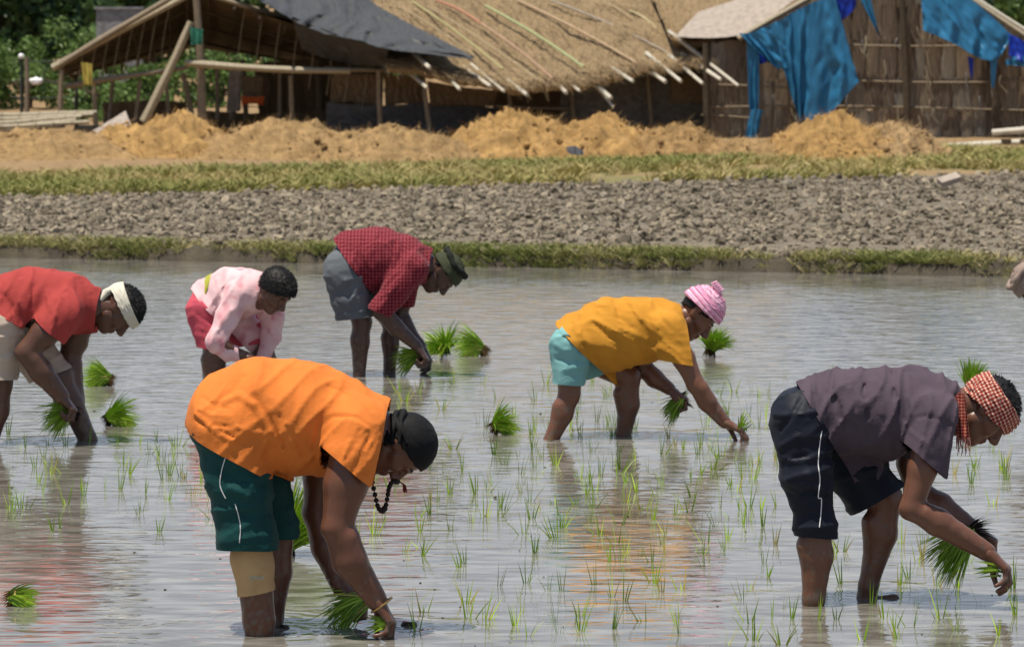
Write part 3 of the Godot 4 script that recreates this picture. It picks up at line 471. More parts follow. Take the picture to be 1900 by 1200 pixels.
# ---------- soft bodies: tapered bones joined by a smooth minimum, meshed as surface nets ----------
class Field:
	var a := PackedVector3Array()
	var ba := PackedVector3Array()
	var sc := PackedVector3Array()
	var inv := PackedFloat32Array()
	var r0 := PackedFloat32Array()
	var dr := PackedFloat32Array()
	var mul := PackedFloat32Array()
	var kk := PackedFloat32Array()
	var grp := PackedInt32Array()
	var cut := PackedByteArray()
	var ca := PackedVector3Array()
	var cb := PackedVector3Array()
	var camp := PackedFloat32Array()
	var cwid := PackedFloat32Array()
	var noise: FastNoiseLite
	var namp := 0.0
	var nbasis := Basis()
	var nbasis2 := Basis()
	var lo := Vector3(1e9, 1e9, 1e9)
	var hi := Vector3(-1e9, -1e9, -1e9)
	var grow := 0.0

	func bone(p: Vector3, q: Vector3, rp: float, rq: float, w := Vector3.ONE, g := 0, k := 0.02, carve := false) -> void:
		var s := Vector3.ONE / w
		a.append(p * s)
		ba.append((q - p) * s)
		sc.append(s)
		inv.append(1.0 / maxf(((q - p) * s).length_squared(), 1e-9))
		r0.append(rp + grow)
		dr.append(rq - rp)
		mul.append(minf(1.0, minf(w.x, minf(w.y, w.z))))
		kk.append(k)
		grp.append(g)
		cut.append(1 if carve else 0)
		if not carve:
			var r := (maxf(rp, rq) + grow) * w
			lo = lo.min(p.min(q) - r)
			hi = hi.max(p.max(q) + r)

	func near(p: Vector3, list: PackedInt32Array, reach: float) -> PackedInt32Array:
		var ds := PackedFloat32Array()
		var best := 1e9
		for i in list:
			var q := p * sc[i] - a[i]
			var v := ba[i]
			var h := clampf(q.dot(v) * inv[i], 0.0, 1.0)
			var d := ((q - v * h).length() - r0[i] - dr[i] * h) * mul[i]
			ds.append(d)
			if cut[i] == 0 and d < best:
				best = d
		var out := PackedInt32Array()
		var n := 0
		for i in list:
			if ds[n] < (best if cut[i] == 0 else 0.0) + reach + kk[i]:
				out.append(i)
			n += 1
		return out

	func near_creases(p: Vector3, reach: float) -> PackedInt32Array:
		var out := PackedInt32Array()
		for i in ca.size():
			var v := cb[i] - ca[i]
			var q := p - ca[i]
			var h := clampf(q.dot(v) / maxf(v.length_squared(), 1e-9), 0.0, 1.0)
			if (q - v * h).length() < reach + cwid[i]:
				out.append(i)
		return out

	func at(p: Vector3, list: PackedInt32Array, cl: PackedInt32Array) -> float:
		var d := 1e9
		for i in list:
			var q := p * sc[i] - a[i]
			var v := ba[i]
			var h := clampf(q.dot(v) * inv[i], 0.0, 1.0)
			var e := ((q - v * h).length() - r0[i] - dr[i] * h) * mul[i]
			var k := kk[i]
			if cut[i] == 0:
				var t := k - absf(d - e)
				d = minf(d, e)
				if t > 0.0:
					d -= t * t / k * 0.25
			else:
				e = -e
				var t := k - absf(d - e)
				d = maxf(d, e)
				if t > 0.0:
					d += t * t / k * 0.25
		for i in cl:
			var v := cb[i] - ca[i]
			var q := p - ca[i]
			var h := clampf(q.dot(v) / v.length_squared(), 0.0, 1.0)
			var t := 1.0 - (q - v * h).length_squared() / (cwid[i] * cwid[i])
			if t > 0.0:
				d += camp[i] * t * t
		if namp > 0.0:
			var s := 1.0 - 1.9 * absf(noise.get_noise_3dv(nbasis * p))
			d -= namp * s * absf(s)
			s = 1.0 - 1.9 * absf(noise.get_noise_3dv(nbasis2 * p))
			d -= namp * 0.2 * s * absf(s)
		return d

	func all() -> PackedInt32Array:
		return PackedInt32Array(range(a.size()))

	func group_at(p: Vector3) -> int:
		var best := 1e9
		var g := 0
		for i in a.size():
			var q := p * sc[i] - a[i]
			var h := clampf(q.dot(ba[i]) * inv[i], 0.0, 1.0)
			var d := ((q - ba[i] * h).length() - r0[i] - dr[i] * h) * mul[i]
			if d < best:
				best = d
				g = grp[i]
		return g

	# where a line along z through (x, y) first meets the surface, coming from the side the camera is on
	func front(x: float, y: float) -> float:
		var every := all()
		var z := hi.z + 0.03
		while z > lo.z:
			var d := at(Vector3(x, y, z), every, PackedInt32Array())
			if d < 0.0005:
				return z
			z -= clampf(d * 0.8, 0.0008, 0.03)
		return (hi.z + lo.z) * 0.5

	func crease(points: Array, amp: float, wid: float) -> void:
		var last := Vector3.ZERO
		for i in points.size():
			var p := Vector3(points[i].x, points[i].y, front(points[i].x, points[i].y))
			if i > 0 and p.distance_to(last) > 0.002 and p.distance_to(last) < 0.4:
				ca.append(last)
				cb.append(p)
				camp.append(amp)
				cwid.append(wid * 1.3)
			last = p

static func surface(f: Field, h: float) -> Array:
	var pad := 3.0 * h + f.namp
	var lo := f.lo - Vector3(pad, pad, pad)
	var size := (f.hi - f.lo) + Vector3(pad, pad, pad) * 2.0
	var sb := Vector3i((size / (16.0 * h)).ceil())
	var nx := sb.x * 16 + 1
	var ny := sb.y * 16 + 1
	var nz := sb.z * 16 + 1
	var nxy := nx * ny
	var vals := PackedFloat32Array()
	vals.resize(nx * ny * nz)
	vals.fill(1.0)
	var cid := PackedInt32Array()
	cid.resize(nx * ny * nz)
	cid.fill(-1)
	var act := PackedInt32Array()
	var every := f.all()
	var half16 := 16.0 * h * 0.8661
	var half4 := 4.0 * h * 0.8661
	var slack := 2.0 * h + f.namp + 0.01
	for bz in sb.z:
		for by in sb.y:
			for bx in sb.x:
				var c := lo + Vector3(bx * 16 + 8, by * 16 + 8, bz * 16 + 8) * h
				var list := f.near(c, every, 2.0 * half16 + 0.05)
				if absf(f.at(c, list, PackedInt32Array())) > half16 + slack + 0.03:
					continue
				var cl := f.near_creases(c, half16 + 0.01)
				for s in 64:
					var ix := bx * 16 + (s & 3) * 4
					var iy := by * 16 + ((s >> 2) & 3) * 4
					var iz := bz * 16 + (s >> 4) * 4
					var c4 := lo + Vector3(ix + 2, iy + 2, iz + 2) * h
					var l4 := f.near(c4, list, 2.0 * half4 + 0.01)
					if absf(f.at(c4, l4, PackedInt32Array())) > half4 + slack:
						continue
					act.append(ix)
					act.append(iy)
					act.append(iz)
					for k in 4:
						for j in 4:
							var o := ix + (iy + j) * nx + (iz + k) * nxy
							for i in 4:
								vals[o + i] = f.at(lo + Vector3(ix + i, iy + j, iz + k) * h, l4, cl)
	var v := PackedVector3Array()
	var corner := PackedInt32Array([0, 1, nx, nx + 1, nxy, nxy + 1, nxy + nx, nxy + nx + 1])
	var ea := PackedInt32Array([0, 2, 4, 6, 0, 1, 4, 5, 0, 1, 2, 3])
	var eb := PackedInt32Array([1, 3, 5, 7, 2, 3, 6, 7, 4, 5, 6, 7])
	var cp: Array[Vector3] = []
	for i in 8:
		cp.append(Vector3(i & 1, (i >> 1) & 1, i >> 2))
	var w := PackedFloat32Array()
	w.resize(8)
	for b in act.size() / 3:
		for s in 64:
			var i := act[b * 3] + (s & 3)
			var j := act[b * 3 + 1] + ((s >> 2) & 3)
			var k := act[b * 3 + 2] + (s >> 4)
			if i >= nx - 1 or j >= ny - 1 or k >= nz - 1:
				continue
			var o := i + j * nx + k * nxy
			var neg := 0
			for t in 8:
				var x := vals[o + corner[t]]
				w[t] = x
				if x < 0.0:
					neg += 1
			if neg == 0 or neg == 8:
				continue
			var sum := Vector3.ZERO
			var n := 0
			for e in 12:
				var x := w[ea[e]]
				var y := w[eb[e]]
				if (x < 0.0) != (y < 0.0):
					sum += cp[ea[e]].lerp(cp[eb[e]], x / (x - y))
					n += 1
			cid[o] = v.size()
			v.append(lo + (Vector3(i, j, k) + sum / n) * h)
	var idx := PackedInt32Array()
	var step := PackedInt32Array([1, nx, nxy])
	var nrm := PackedVector3Array()
	nrm.resize(v.size())
	for b in act.size() / 3:
		for s in 64:
			var i := act[b * 3] + (s & 3)
			var j := act[b * 3 + 1] + ((s >> 2) & 3)
			var k := act[b * 3 + 2] + (s >> 4)
			if i < 1 or j < 1 or k < 1 or i >= nx - 1 or j >= ny - 1 or k >= nz - 1:
				continue
			var o := i + j * nx + k * nxy
			var inside := vals[o] < 0.0
			for ax in 3:
				if (vals[o + step[ax]] < 0.0) == inside:
					continue
				var u := step[(ax + 1) % 3]
				var t := step[(ax + 2) % 3]
				var q0 := cid[o - u - t]
				var q1 := cid[o - t]
				var q2 := cid[o]
				var q3 := cid[o - u]
				if q0 < 0 or q1 < 0 or q2 < 0 or q3 < 0:
					continue
				if not inside:
					var x := q1
					q1 = q3
					q3 = x
				var fn := (v[q2] - v[q0]).cross(v[q3] - v[q1])
				nrm[q0] += fn
				nrm[q1] += fn
				nrm[q2] += fn
				nrm[q3] += fn
				idx.append_array(PackedInt32Array([q0, q2, q1, q0, q3, q2]))
	for i in nrm.size():
		nrm[i] = nrm[i].normalized()
	return [v, nrm, idx]

# cuts a meshed field along hem planes [group, nx, ny, d] (kept where nx*x + ny*y < d) and turns the hem inward
static func hem(f: Field, m: Array, clips: Array, wob: FastNoiseLite, amp := 0.004, fold := 0.007) -> Array:
	var v: PackedVector3Array = m[0]
	var nr: PackedVector3Array = m[1]
	var idx: PackedInt32Array = m[2]
	var g := PackedFloat32Array()
	g.resize(v.size())
	for i in v.size():
		var grp := f.group_at(v[i])
		var worst := -1.0
		for c in clips:
			if c[0] == grp or c[0] < 0:
				worst = maxf(worst, c[1] * v[i].x + c[2] * v[i].y - c[3])
		g[i] = worst + amp * wob.get_noise_3dv(v[i])
		# a turned hem stands a little proud of the cloth above it
		if g[i] > -0.022 and g[i] < 0.01:
			v[i] += nr[i] * 0.0022
	var made := {}
	var out := PackedInt32Array()
	var rim := PackedInt32Array()
	for t in idx.size() / 3:
		var poly := PackedInt32Array()
		var border := PackedInt32Array()
		for e in 3:
			var i := idx[t * 3 + e]
			var j := idx[t * 3 + (e + 1) % 3]
			if g[i] < 0.0:
				poly.append(i)
			if (g[i] < 0.0) != (g[j] < 0.0):
				var key := Vector2i(mini(i, j), maxi(i, j))
				if not made.has(key):
					var s := g[key.x] / (g[key.x] - g[key.y])
					made[key] = v.size()
					v.append(v[key.x].lerp(v[key.y], s))
					nr.append(nr[key.x].lerp(nr[key.y], s).normalized())
				poly.append(made[key])
				border.append(made[key])
		for e in range(1, poly.size() - 1):
			out.append_array(PackedInt32Array([poly[0], poly[e], poly[e + 1]]))
		if border.size() == 2:
			rim.append_array(border)
	var twin := {}
	for e in rim.size() / 2:
		var q := PackedInt32Array()
		for s in 2:
			var i := rim[e * 2 + s]
			if not twin.has(i):
				twin[i] = v.size()
				v.append(v[i] - nr[i] * fold)
				nr.append(nr[i])
			q.append(twin[i])
		out.append_array(PackedInt32Array([rim[e * 2], q[0], rim[e * 2 + 1], rim[e * 2 + 1], q[0], q[1]]))
	# drop what the cut left unused
	var at := PackedInt32Array()
	at.resize(v.size())
	at.fill(-1)
	var nv := PackedVector3Array()
	var nn := PackedVector3Array()
	for e in out.size():
		var i := out[e]
		if at[i] < 0:
			at[i] = nv.size()
			nv.append(v[i])
			nn.append(nr[i])
		out[e] = at[i]
	return [nv, nn, out]

# ---------- plain geometry ----------
class Geo:
	var v := PackedVector3Array()
	var n := PackedVector3Array()
	var c := PackedColorArray()
	var uv := PackedVector2Array()
	var idx := PackedInt32Array()

	func p(q: Vector3, col := Color.WHITE, t := Vector2.ZERO) -> int:
		v.append(q)
		n.append(Vector3.ZERO)
		c.append(col)
		uv.append(t)
		return v.size() - 1

	func tri(i: int, j: int, k: int) -> void:
		idx.append_array(PackedInt32Array([i, j, k]))
		var f := (v[k] - v[i]).cross(v[j] - v[i])
		n[i] += f
		n[j] += f
		n[k] += f

	func quad(i: int, j: int, k: int, l: int) -> void:
		tri(i, j, k)
		tri(i, k, l)

	func face(a: Vector3, b: Vector3, d: Vector3, e: Vector3, col := Color.WHITE) -> void:
		quad(p(a, col), p(b, col, Vector2(1, 0)), p(d, col, Vector2(1, 1)), p(e, col, Vector2(0, 1)))

	func box(lo: Vector3, hi: Vector3, col := Color.WHITE, t := Transform3D()) -> void:
		var k: Array[Vector3] = []
		for i in 8:
			k.append(t * Vector3(hi.x if i & 1 else lo.x, hi.y if i & 2 else lo.y, hi.z if i & 4 else lo.z))
		face(k[4], k[6], k[7], k[5], col)
		face(k[1], k[3], k[2], k[0], col)
		face(k[5], k[7], k[3], k[1], col)
		face(k[0], k[2], k[6], k[4], col)
		face(k[6], k[2], k[3], k[7], col)
		face(k[0], k[4], k[5], k[1], col)

	func tube(pts: Array, radii: Array, sides := 8, col := Color.WHITE, caps := true, tip := Color(-1, 0, 0)) -> void:
		var ring := []
		var x := Vector3.ZERO
		for i in pts.size():
			var d: Vector3 = (pts[mini(i + 1, pts.size() - 1)] - pts[maxi(i - 1, 0)]).normalized()
			if i == 0:
				x = d.cross(Vector3.UP if absf(d.y) < 0.9 else Vector3.RIGHT).normalized()
			x = (x - d * x.dot(d)).normalized()
			var y := d.cross(x)
			var r := PackedInt32Array()
			for s in sides + 1:
				var t := TAU * s / sides
				r.append(p(pts[i] + (x * cos(t) + y * sin(t)) * radii[i], col, Vector2(float(s) / sides, i)))
			ring.append(r)
		for i in pts.size() - 1:
			for s in sides:
				quad(ring[i][s], ring[i][s + 1], ring[i + 1][s + 1], ring[i + 1][s])
		if caps:
			for e in 2:
				var at: int = 0 if e == 0 else pts.size() - 1
				var cc := col if tip.r < 0 else tip
				var m := p(pts[at], cc)
				for s in sides:
					var q := p(v[ring[at][s]], cc)
					var u := p(v[ring[at][s + 1]], cc)
					if e == 0:
						tri(m, u, q)
					else:
						tri(m, q, u)

	func grid(rows: Array, closed := false) -> void:
		for i in rows.size() - 1:
			var m: int = rows[i].size()
			for j in (m if closed else m - 1):
				var k := (j + 1) % m
				quad(rows[i][j], rows[i][k], rows[i + 1][k], rows[i + 1][j])

	# one leaf blade: a narrow strip that bends over
	func blade(root: Vector3, dir: Vector3, length: float, width: float, droop: float, col: Color, segs := 3) -> void:
		var q := root
		var d := dir.normalized()
		var side := d.cross(Vector3(0.3, 0.2, 1.0)).normalized()
		var last := PackedInt32Array()
		for i in segs + 1:
			var t := float(i) / segs
			var w := width * 0.5 * (1.0 - t * t * 0.92)
			var cc := col.lerp(Color(col.r * 1.15, col.g * 1.1, col.b), t)
			var l := p(q - side * w, cc)
			var r := p(q + side * w, cc)
			if i > 0:
				quad(last[0], last[1], r, l)
			last = PackedInt32Array([l, r])
			d = (d + Vector3.DOWN * droop / segs).normalized()
			q += d * length / segs

	# gives every triangle corners of its own, so that it is shaded flat
	func facet() -> void:
		var g := Geo.new()
		for t in idx.size() / 3:
			var i := idx[t * 3]
			var j := idx[t * 3 + 1]
			var k := idx[t * 3 + 2]
			g.tri(g.p(v[i], c[i]), g.p(v[j], c[j]), g.p(v[k], c[k]))
		v = g.v
		n = g.n
		c = g.c
		uv = g.uv
		idx = g.idx

	func add(m: Array, t: Transform3D, col := Color.WHITE) -> int:
		var o := v.size()
		var mv: PackedVector3Array = m[0]
		var mn: PackedVector3Array = m[1]
		for i in mv.size():
			v.append(t * mv[i])
			n.append((t.basis * mn[i]).normalized())
			c.append(col)
			uv.append(Vector2.ZERO)
		for i in m[2]:
			idx.append(i + o)
		return o

	func mesh() -> ArrayMesh:
		var arr := []
		arr.resize(Mesh.ARRAY_MAX)
		for i in n.size():
			n[i] = n[i].normalized() if n[i].length_squared() > 1e-20 else Vector3.UP
		arr[Mesh.ARRAY_VERTEX] = v
		arr[Mesh.ARRAY_NORMAL] = n
		arr[Mesh.ARRAY_COLOR] = c
		arr[Mesh.ARRAY_TEX_UV] = uv
		arr[Mesh.ARRAY_INDEX] = idx
		var m := ArrayMesh.new()
		m.add_surface_from_arrays(Mesh.PRIMITIVE_TRIANGLES, arr)
		return m

# ---------- nodes ----------
var taken := {}
func numbered(called: String) -> String:
	var k: int = taken.get(called, 0)
	taken[called] = k + 1
	return called if k == 0 else "%s_%03d" % [called, k]

func tag(o: Node3D, label: String, category: String, group := "", kind := "") -> Node3D:
	if label:
		o.set_meta("label", label)
	if category:
		o.set_meta("category", category)
	if group:
		o.set_meta("group", group)
	if kind:
		o.set_meta("kind", kind)
	return o

func base(called: String, at: Vector3, label: String, category: String, group := "") -> Node3D:
	var o := Node3D.new()
	o.name = numbered(called)
	add_child(o)
	o.position = at
	tag(o, label, category, group)
	return o

func put(called: String, m: Mesh, mat: Material, parent: Node = null) -> MeshInstance3D:
	var o := MeshInstance3D.new()
	o.mesh = m
	o.material_override = mat
	if parent:
		o.name = called
		parent.add_child(o, true)
	else:
		o.name = numbered(called)
		add_child(o)
	return o

func many(called: String, m: Mesh, mat: Material, where: Array, colors: Array, parent: Node = null) -> MultiMeshInstance3D:
	var mm := MultiMesh.new()
	mm.transform_format = MultiMesh.TRANSFORM_3D
	mm.use_colors = true
	mm.mesh = m
	mm.instance_count = where.size()
	for i in where.size():
		mm.set_instance_transform(i, where[i])
		mm.set_instance_color(i, colors[i])
	var o := MultiMeshInstance3D.new()
	o.multimesh = mm
	o.material_override = mat
	o.set_meta("kind", "stuff")
	if parent:
		o.name = called
		parent.add_child(o, true)
	else:
		o.name = numbered(called)
		add_child(o)
	return o

func lin(r: float, g: float, b: float) -> Color:
	return Color(r, g, b).linear_to_srgb()

func noise_of(seed_: int, freq: float, octaves := 3, kind := FastNoiseLite.TYPE_SIMPLEX_SMOOTH) -> FastNoiseLite:
	var q := FastNoiseLite.new()
	q.seed = seed_
	q.frequency = freq
	q.noise_type = kind
	q.fractal_octaves = octaves
	return q

func noise_tex(q: FastNoiseLite, size: int, normal := false, bump := 4.0, ramp: Array = []) -> NoiseTexture2D:
	var t := NoiseTexture2D.new()
	t.width = size
	t.height = size
	t.seamless = true
	t.noise = q
	t.as_normal_map = normal
	t.bump_strength = bump
	if ramp:
		var g := Gradient.new()
		g.offsets = PackedFloat32Array()
		g.colors = PackedColorArray()
		var off := PackedFloat32Array()
		var cs := PackedColorArray()
		for e in ramp:
			off.append(e[0])
			cs.append(e[1])
		g.offsets = off
		g.colors = cs
		t.color_ramp = g
	return t

func mat(col: Color, rough: float, tex: Texture2D = null, nrm: Texture2D = null, scale := 1.0, nstr := 1.0, vertex := false) -> StandardMaterial3D:
	var m := StandardMaterial3D.new()
	m.albedo_color = col
	m.roughness = rough
	m.metallic_specular = 0.35
	m.cull_mode = BaseMaterial3D.CULL_DISABLED
	m.vertex_color_use_as_albedo = vertex
	if tex or nrm:
		m.uv1_triplanar = true
		m.uv1_scale = Vector3.ONE * scale
	if tex:
		m.albedo_texture = tex
	if nrm:
		m.normal_enabled = true
		m.normal_texture = nrm
		m.normal_scale = nstr
	return m


var M := {}
var rng := RandomNumberGenerator.new()
var jobs := []

func _ready() -> void:
	rng.seed = 41
	view_and_light()
	materials()
	print("materials ", Time.get_ticks_msec())
	water_and_ground()
	print("ground ", Time.get_ticks_msec())
	field_strip()
	trees()
	left_shed()
	thatched_house()
	tarp_hut()
	yard_things()
	print("huts ", Time.get_ticks_msec())
	workers()
	print("people ", Time.get_ticks_msec())
	seedling_bundles()
	seedlings()
	shoots()
	floating_bits()
	print("done ", Time.get_ticks_msec())

func view_and_light() -> void:
	var cam := Camera3D.new()
	cam.name = "camera"
	add_child(cam)
	cam.position = Vector3(0, 2.18, 0)
	cam.rotation.x = -atan(630.0 / 9000.0)
	var at := CameraAttributesPhysical.new()
	at.frustum_focal_length = 170.0
	at.frustum_focus_distance = 17.2
	at.exposure_aperture = 12.0
	at.frustum_near = 0.5
	at.frustum_far = 2000.0
	cam.attributes = at
	cam.projection = Camera3D.PROJECTION_FRUSTUM
	cam.near = 0.5
	cam.far = 2000.0
	cam.size = 2.0 * 0.5 * 600.0 / 9000.0
	cam.frustum_offset = Vector2.ZERO
	cam.current = true
	var env := Environment.new()
	env.background_mode = Environment.BG_SKY
	var sky := Sky.new()
	var sm := ProceduralSkyMaterial.new()
	sm.sky_top_color = lin(0.18, 0.265, 0.41)
	sm.sky_horizon_color = lin(0.50, 0.52, 0.54)
	sm.sky_curve = 0.14
	sm.ground_bottom_color = lin(0.20, 0.18, 0.15)
	sm.ground_horizon_color = lin(0.45, 0.46, 0.46)
	sm.sun_angle_max = 12.0
	sky.sky_material = sm
	env.sky = sky
	env.tonemap_mode = Environment.TONE_MAPPER_LINEAR
	env.tonemap_exposure = 1.22
	env.sdfgi_enabled = true
	env.ssao_enabled = true
	env.ssil_enabled = true
	var we := WorldEnvironment.new()
	we.name = "world_environment"
	we.environment = env
	add_child(we)
	var sun := DirectionalLight3D.new()
	sun.name = "sun"
	add_child(sun)
	sun.look_at_from_position(Vector3(-0.20, 1.0, 0.15), Vector3.ZERO, Vector3.FORWARD)
	sun.light_energy = 1.6
	sun.light_angular_distance = 0.55
	sun.light_color = Color(1.0, 0.965, 0.90)
	sun.shadow_enabled = true

func materials() -> void:
	var fine := noise_tex(noise_of(3, 0.09, 4), 512, true, 3.0)
	var crumple := noise_of(17, 0.016, 3)
	crumple.fractal_type = FastNoiseLite.FRACTAL_RIDGED
	M.wrinkle = noise_tex(crumple, 512, true, 6.0)
	var weave := noise_tex(noise_of(9, 0.35, 2), 512, true, 2.5)
	var mottle := noise_tex(noise_of(4, 0.02, 5), 512, false, 1.0, [[0.0, Color(0.72, 0.72, 0.72)], [0.5, Color(0.9, 0.9, 0.9)], [1.0, Color(1, 1, 1)]])
	M.fine = fine
	M.faded = noise_tex(noise_of(6, 0.005, 3), 512, false, 1.0, [[0.0, Color(0.88, 0.88, 0.88)], [0.6, Color(0.97, 0.97, 0.97)], [1.0, Color(1, 1, 1)]])
	M.weave = weave
	M.mottle = mottle
	# water: muddy, glossy, rippled
	var w := StandardMaterial3D.new()
	w.albedo_color = Color.WHITE
	w.albedo_texture = noise_tex(noise_of(21, 0.012, 5), 1024, false, 1.0, [[0.0, lin(0.08, 0.07, 0.056)], [0.45, lin(0.165, 0.153, 0.132)], [1.0, lin(0.33, 0.315, 0.28)]])
	w.roughness = 0.015
	w.metallic_specular = 0.5
	w.normal_enabled = true
	w.normal_texture = noise_tex(noise_of(31, 0.011, 3), 1024, true, 5.0)
	w.normal_scale = 0.27
	M.water = w
	M.earth = mat(Color.WHITE, 0.95, mottle, fine, 0.9, 1.0, true)
	M.clod = mat(Color.WHITE, 0.95, mottle, fine, 3.0, 1.0, true)
	M.grass = mat(Color.WHITE, 0.7, null, null, 1.0, 1.0, true)
	M.grass.backlight_enabled = true
	M.grass.backlight = lin(0.10, 0.16, 0.02)
	M.leaf = mat(Color.WHITE, 0.45, null, null, 1.0, 1.0, true)
	M.leaf.backlight_enabled = true
	M.leaf.backlight = lin(0.14, 0.26, 0.02)
	M.straw = mat(Color.WHITE, 0.85, null, null, 1.0, 1.0, true)
	M.thatch = mat(Color.WHITE, 0.95, noise_tex(noise_of(55, 0.05, 4), 512, false, 1.0, [[0.0, lin(0.11, 0.075, 0.04)], [0.5, lin(0.22, 0.155, 0.085)], [1.0, lin(0.33, 0.25, 0.15)]]), fine, 0.8, 1.0)
	M.dark_thatch = mat(lin(0.15, 0.11, 0.07), 0.95, mottle, fine, 1.5, 1.0)  # old thatch brown, darkened below the house thatch to stand for interior shade
	M.bamboo = mat(lin(0.40, 0.34, 0.24), 0.6, mottle, fine, 2.0, 0.5)
	M.old_wood = mat(lin(0.27, 0.215, 0.15), 0.8, mottle, fine, 2.0, 0.8)
	M.pole_white = mat(lin(0.62, 0.57, 0.47), 0.6, mottle, fine, 3.0, 0.4)
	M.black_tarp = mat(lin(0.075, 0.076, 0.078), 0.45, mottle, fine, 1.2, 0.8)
	M.blue_tarp = mat(lin(0.035, 0.18, 0.35), 0.33, M.faded, null, 1.5)
	M.blue_tarp.backlight_enabled = true
	M.blue_tarp.backlight = lin(0.01, 0.06, 0.14)
	M.deep_blue = mat(lin(0.008, 0.03, 0.30), 0.4, M.faded, null, 1.5)
	M.pale_sheet = mat(lin(0.40, 0.335, 0.28), 0.7, mottle, fine, 0.8, 0.5)
	M.grey_wall = mat(lin(0.17, 0.155, 0.135), 0.95, mottle, fine, 0.8, 1.0)
	M.concrete = mat(lin(0.30, 0.30, 0.31), 0.9, mottle, fine, 0.5, 0.6)
	M.bark = mat(lin(0.10, 0.075, 0.05), 0.95, mottle, fine, 1.0, 1.0)
	M.skin = mat(Color.WHITE, 0.31, noise_tex(noise_of(66, 0.06, 4), 512, false, 1.0, [[0.0, Color(0.86, 0.84, 0.83)], [0.6, Color(0.97, 0.97, 0.97)], [1.0, Color(1, 1, 1)]]), fine, 9.0, 0.4, true)
	M.skin.metallic_specular = 0.45
	M.hair = mat(lin(0.009, 0.008, 0.0075), 0.5, null, weave, 6.0, 0.8)
	M.mud = mat(lin(0.075, 0.062, 0.048), 0.25, mottle, fine, 4.0, 1.0)
	M.root = mat(lin(0.13, 0.105, 0.07), 0.8, null, null, 1.0, 1.0, true)

func cloth(col: Color, rough := 0.85, tex: Texture2D = null, scale := 3.0) -> StandardMaterial3D:
	var m := mat(col, rough, tex if tex else M.faded, M.wrinkle, scale, 0.22)
	m.rim_enabled = true
	m.rim = 0.15
	m.metallic_specular = 0.25
	return m

# ---------- setting ----------
var edge_a := Vector3(-4.0867, 0, -38.6587)
var edge_b := Vector3(3.736, 0, -36.0903)
var far_a := Vector3(-4.8801, 0.12, -46.2012)
var far_b := Vector3(5.5106, 0.12, -52.1896)
func line_z(a: Vector3, b: Vector3, x: float) -> float:
	return a.z + (b.z - a.z) * (clampf(x, -14, 14) - a.x) / (b.x - a.x)
func beyond(x: float, z: float) -> float:
	return line_z(edge_a, edge_b, x) - z
var land := FastNoiseLite.new()
func ground_y(x: float, z: float) -> float:
	var d := beyond(x, z) + 0.12 * land.get_noise_2d(x * 6.0, 3.0)
	if d < 0.0:
		return maxf(-0.3, d * 1.2)
	var y := minf(d * 1.5, 0.09) + 0.05 * clampf(d - 0.5, 0.0, 1.0)
	y += 0.03 * exp(-pow((d - 0.35) / 0.25, 2.0))
	y += 0.02 * land.get_noise_2d(x * 9.0, z * 9.0) * clampf(d, 0.0, 1.0)
	if z < -58.0:
		y -= 0.14 * clampf((-58.0 - z) / 9.0, 0.0, 1.0)
	return y

func water_and_ground() -> void:
	land.seed = 5
	land.frequency = 0.12
	land.fractal_octaves = 4
	var g := Geo.new()
	var xs: Array[float] = [-400.0, -120.0, -40.0, 40.0, 120.0, 400.0]
	var zs: Array[float] = [60.0, 0.0, -20.0, -35.0, -48.0]
	var rows := []
	for z in zs:
		var r := PackedInt32Array()
		for x in xs:
			r.append(g.p(Vector3(x, 0, z), Color.WHITE, Vector2(x / 4.6, z / 1.9)))
		rows.append(r)
	g.grid(rows)
	tag(put("water", g.mesh(), M.water), "grey muddy water flooding the paddy field", "water", "", "structure")
	# land: bank, ploughed strip, grass strip, yard
	var cols: Array[float] = [-700.0, -200.0, -60.0, -25.0]
	var x := -12.0
	while x <= 12.0:
		cols.append(x)
		x += 0.09
	cols.append_array([25.0, 60.0, 200.0, 700.0] as Array[float])
	var ds: Array[float] = [-60.0, -4.0, -1.0, -0.3, -0.1]
	var d := 0.0
	while d < 700.0:
		ds.append(d)
		d += 0.06 if d < 0.8 else 0.14 if d < 13.0 else 0.5 if d < 45.0 else 60.0
	g = Geo.new()
	rows = []
	var patch := noise_of(8, 0.5, 4)
	for dd in ds:
		var r := PackedInt32Array()
		for xx in cols:
			var z := line_z(edge_a, edge_b, xx) - dd
			var y := ground_y(xx, z) if dd > -3.0 else -0.3
			r.append(g.p(Vector3(xx, y, z), soil(xx, z, dd, patch)))
		rows.append(r)
	g.grid(rows)
	tag(put("ground", g.mesh(), M.earth), "bank, dry field and bare yard beyond the water", "ground", "", "structure")

func soil(x: float, z: float, d: float, patch: FastNoiseLite) -> Color:
	var k := patch.get_noise_2d(x, z)
	var f := patch.get_noise_2d(x * 7.0 + 40.0, z * 7.0)
	var grey := Color(0.205, 0.172, 0.13) * (1.0 + 0.35 * f)
	var olive := Color(0.20, 0.19, 0.075) * (1.0 + 0.3 * f)
	var ochre := Color(0.31, 0.205, 0.105) * (1.0 + 0.25 * f)
	if d < 0.34 + 0.25 * f:
		return Color(0.085, 0.07, 0.05) * (1.0 + 0.5 * f)
	if d < 0.9 + 0.5 * k:
		return olive.lerp(grey, 0.5)
	var past := line_z(far_a, far_b, x) - z + 0.5 * k
	if past < 0.0:
		return grey
	if past < 6.0 + 2.0 * k:
		return olive.lerp(ochre, clampf(0.55 + 1.2 * k + 0.4 * f, 0.0, 1.0))
	return ochre

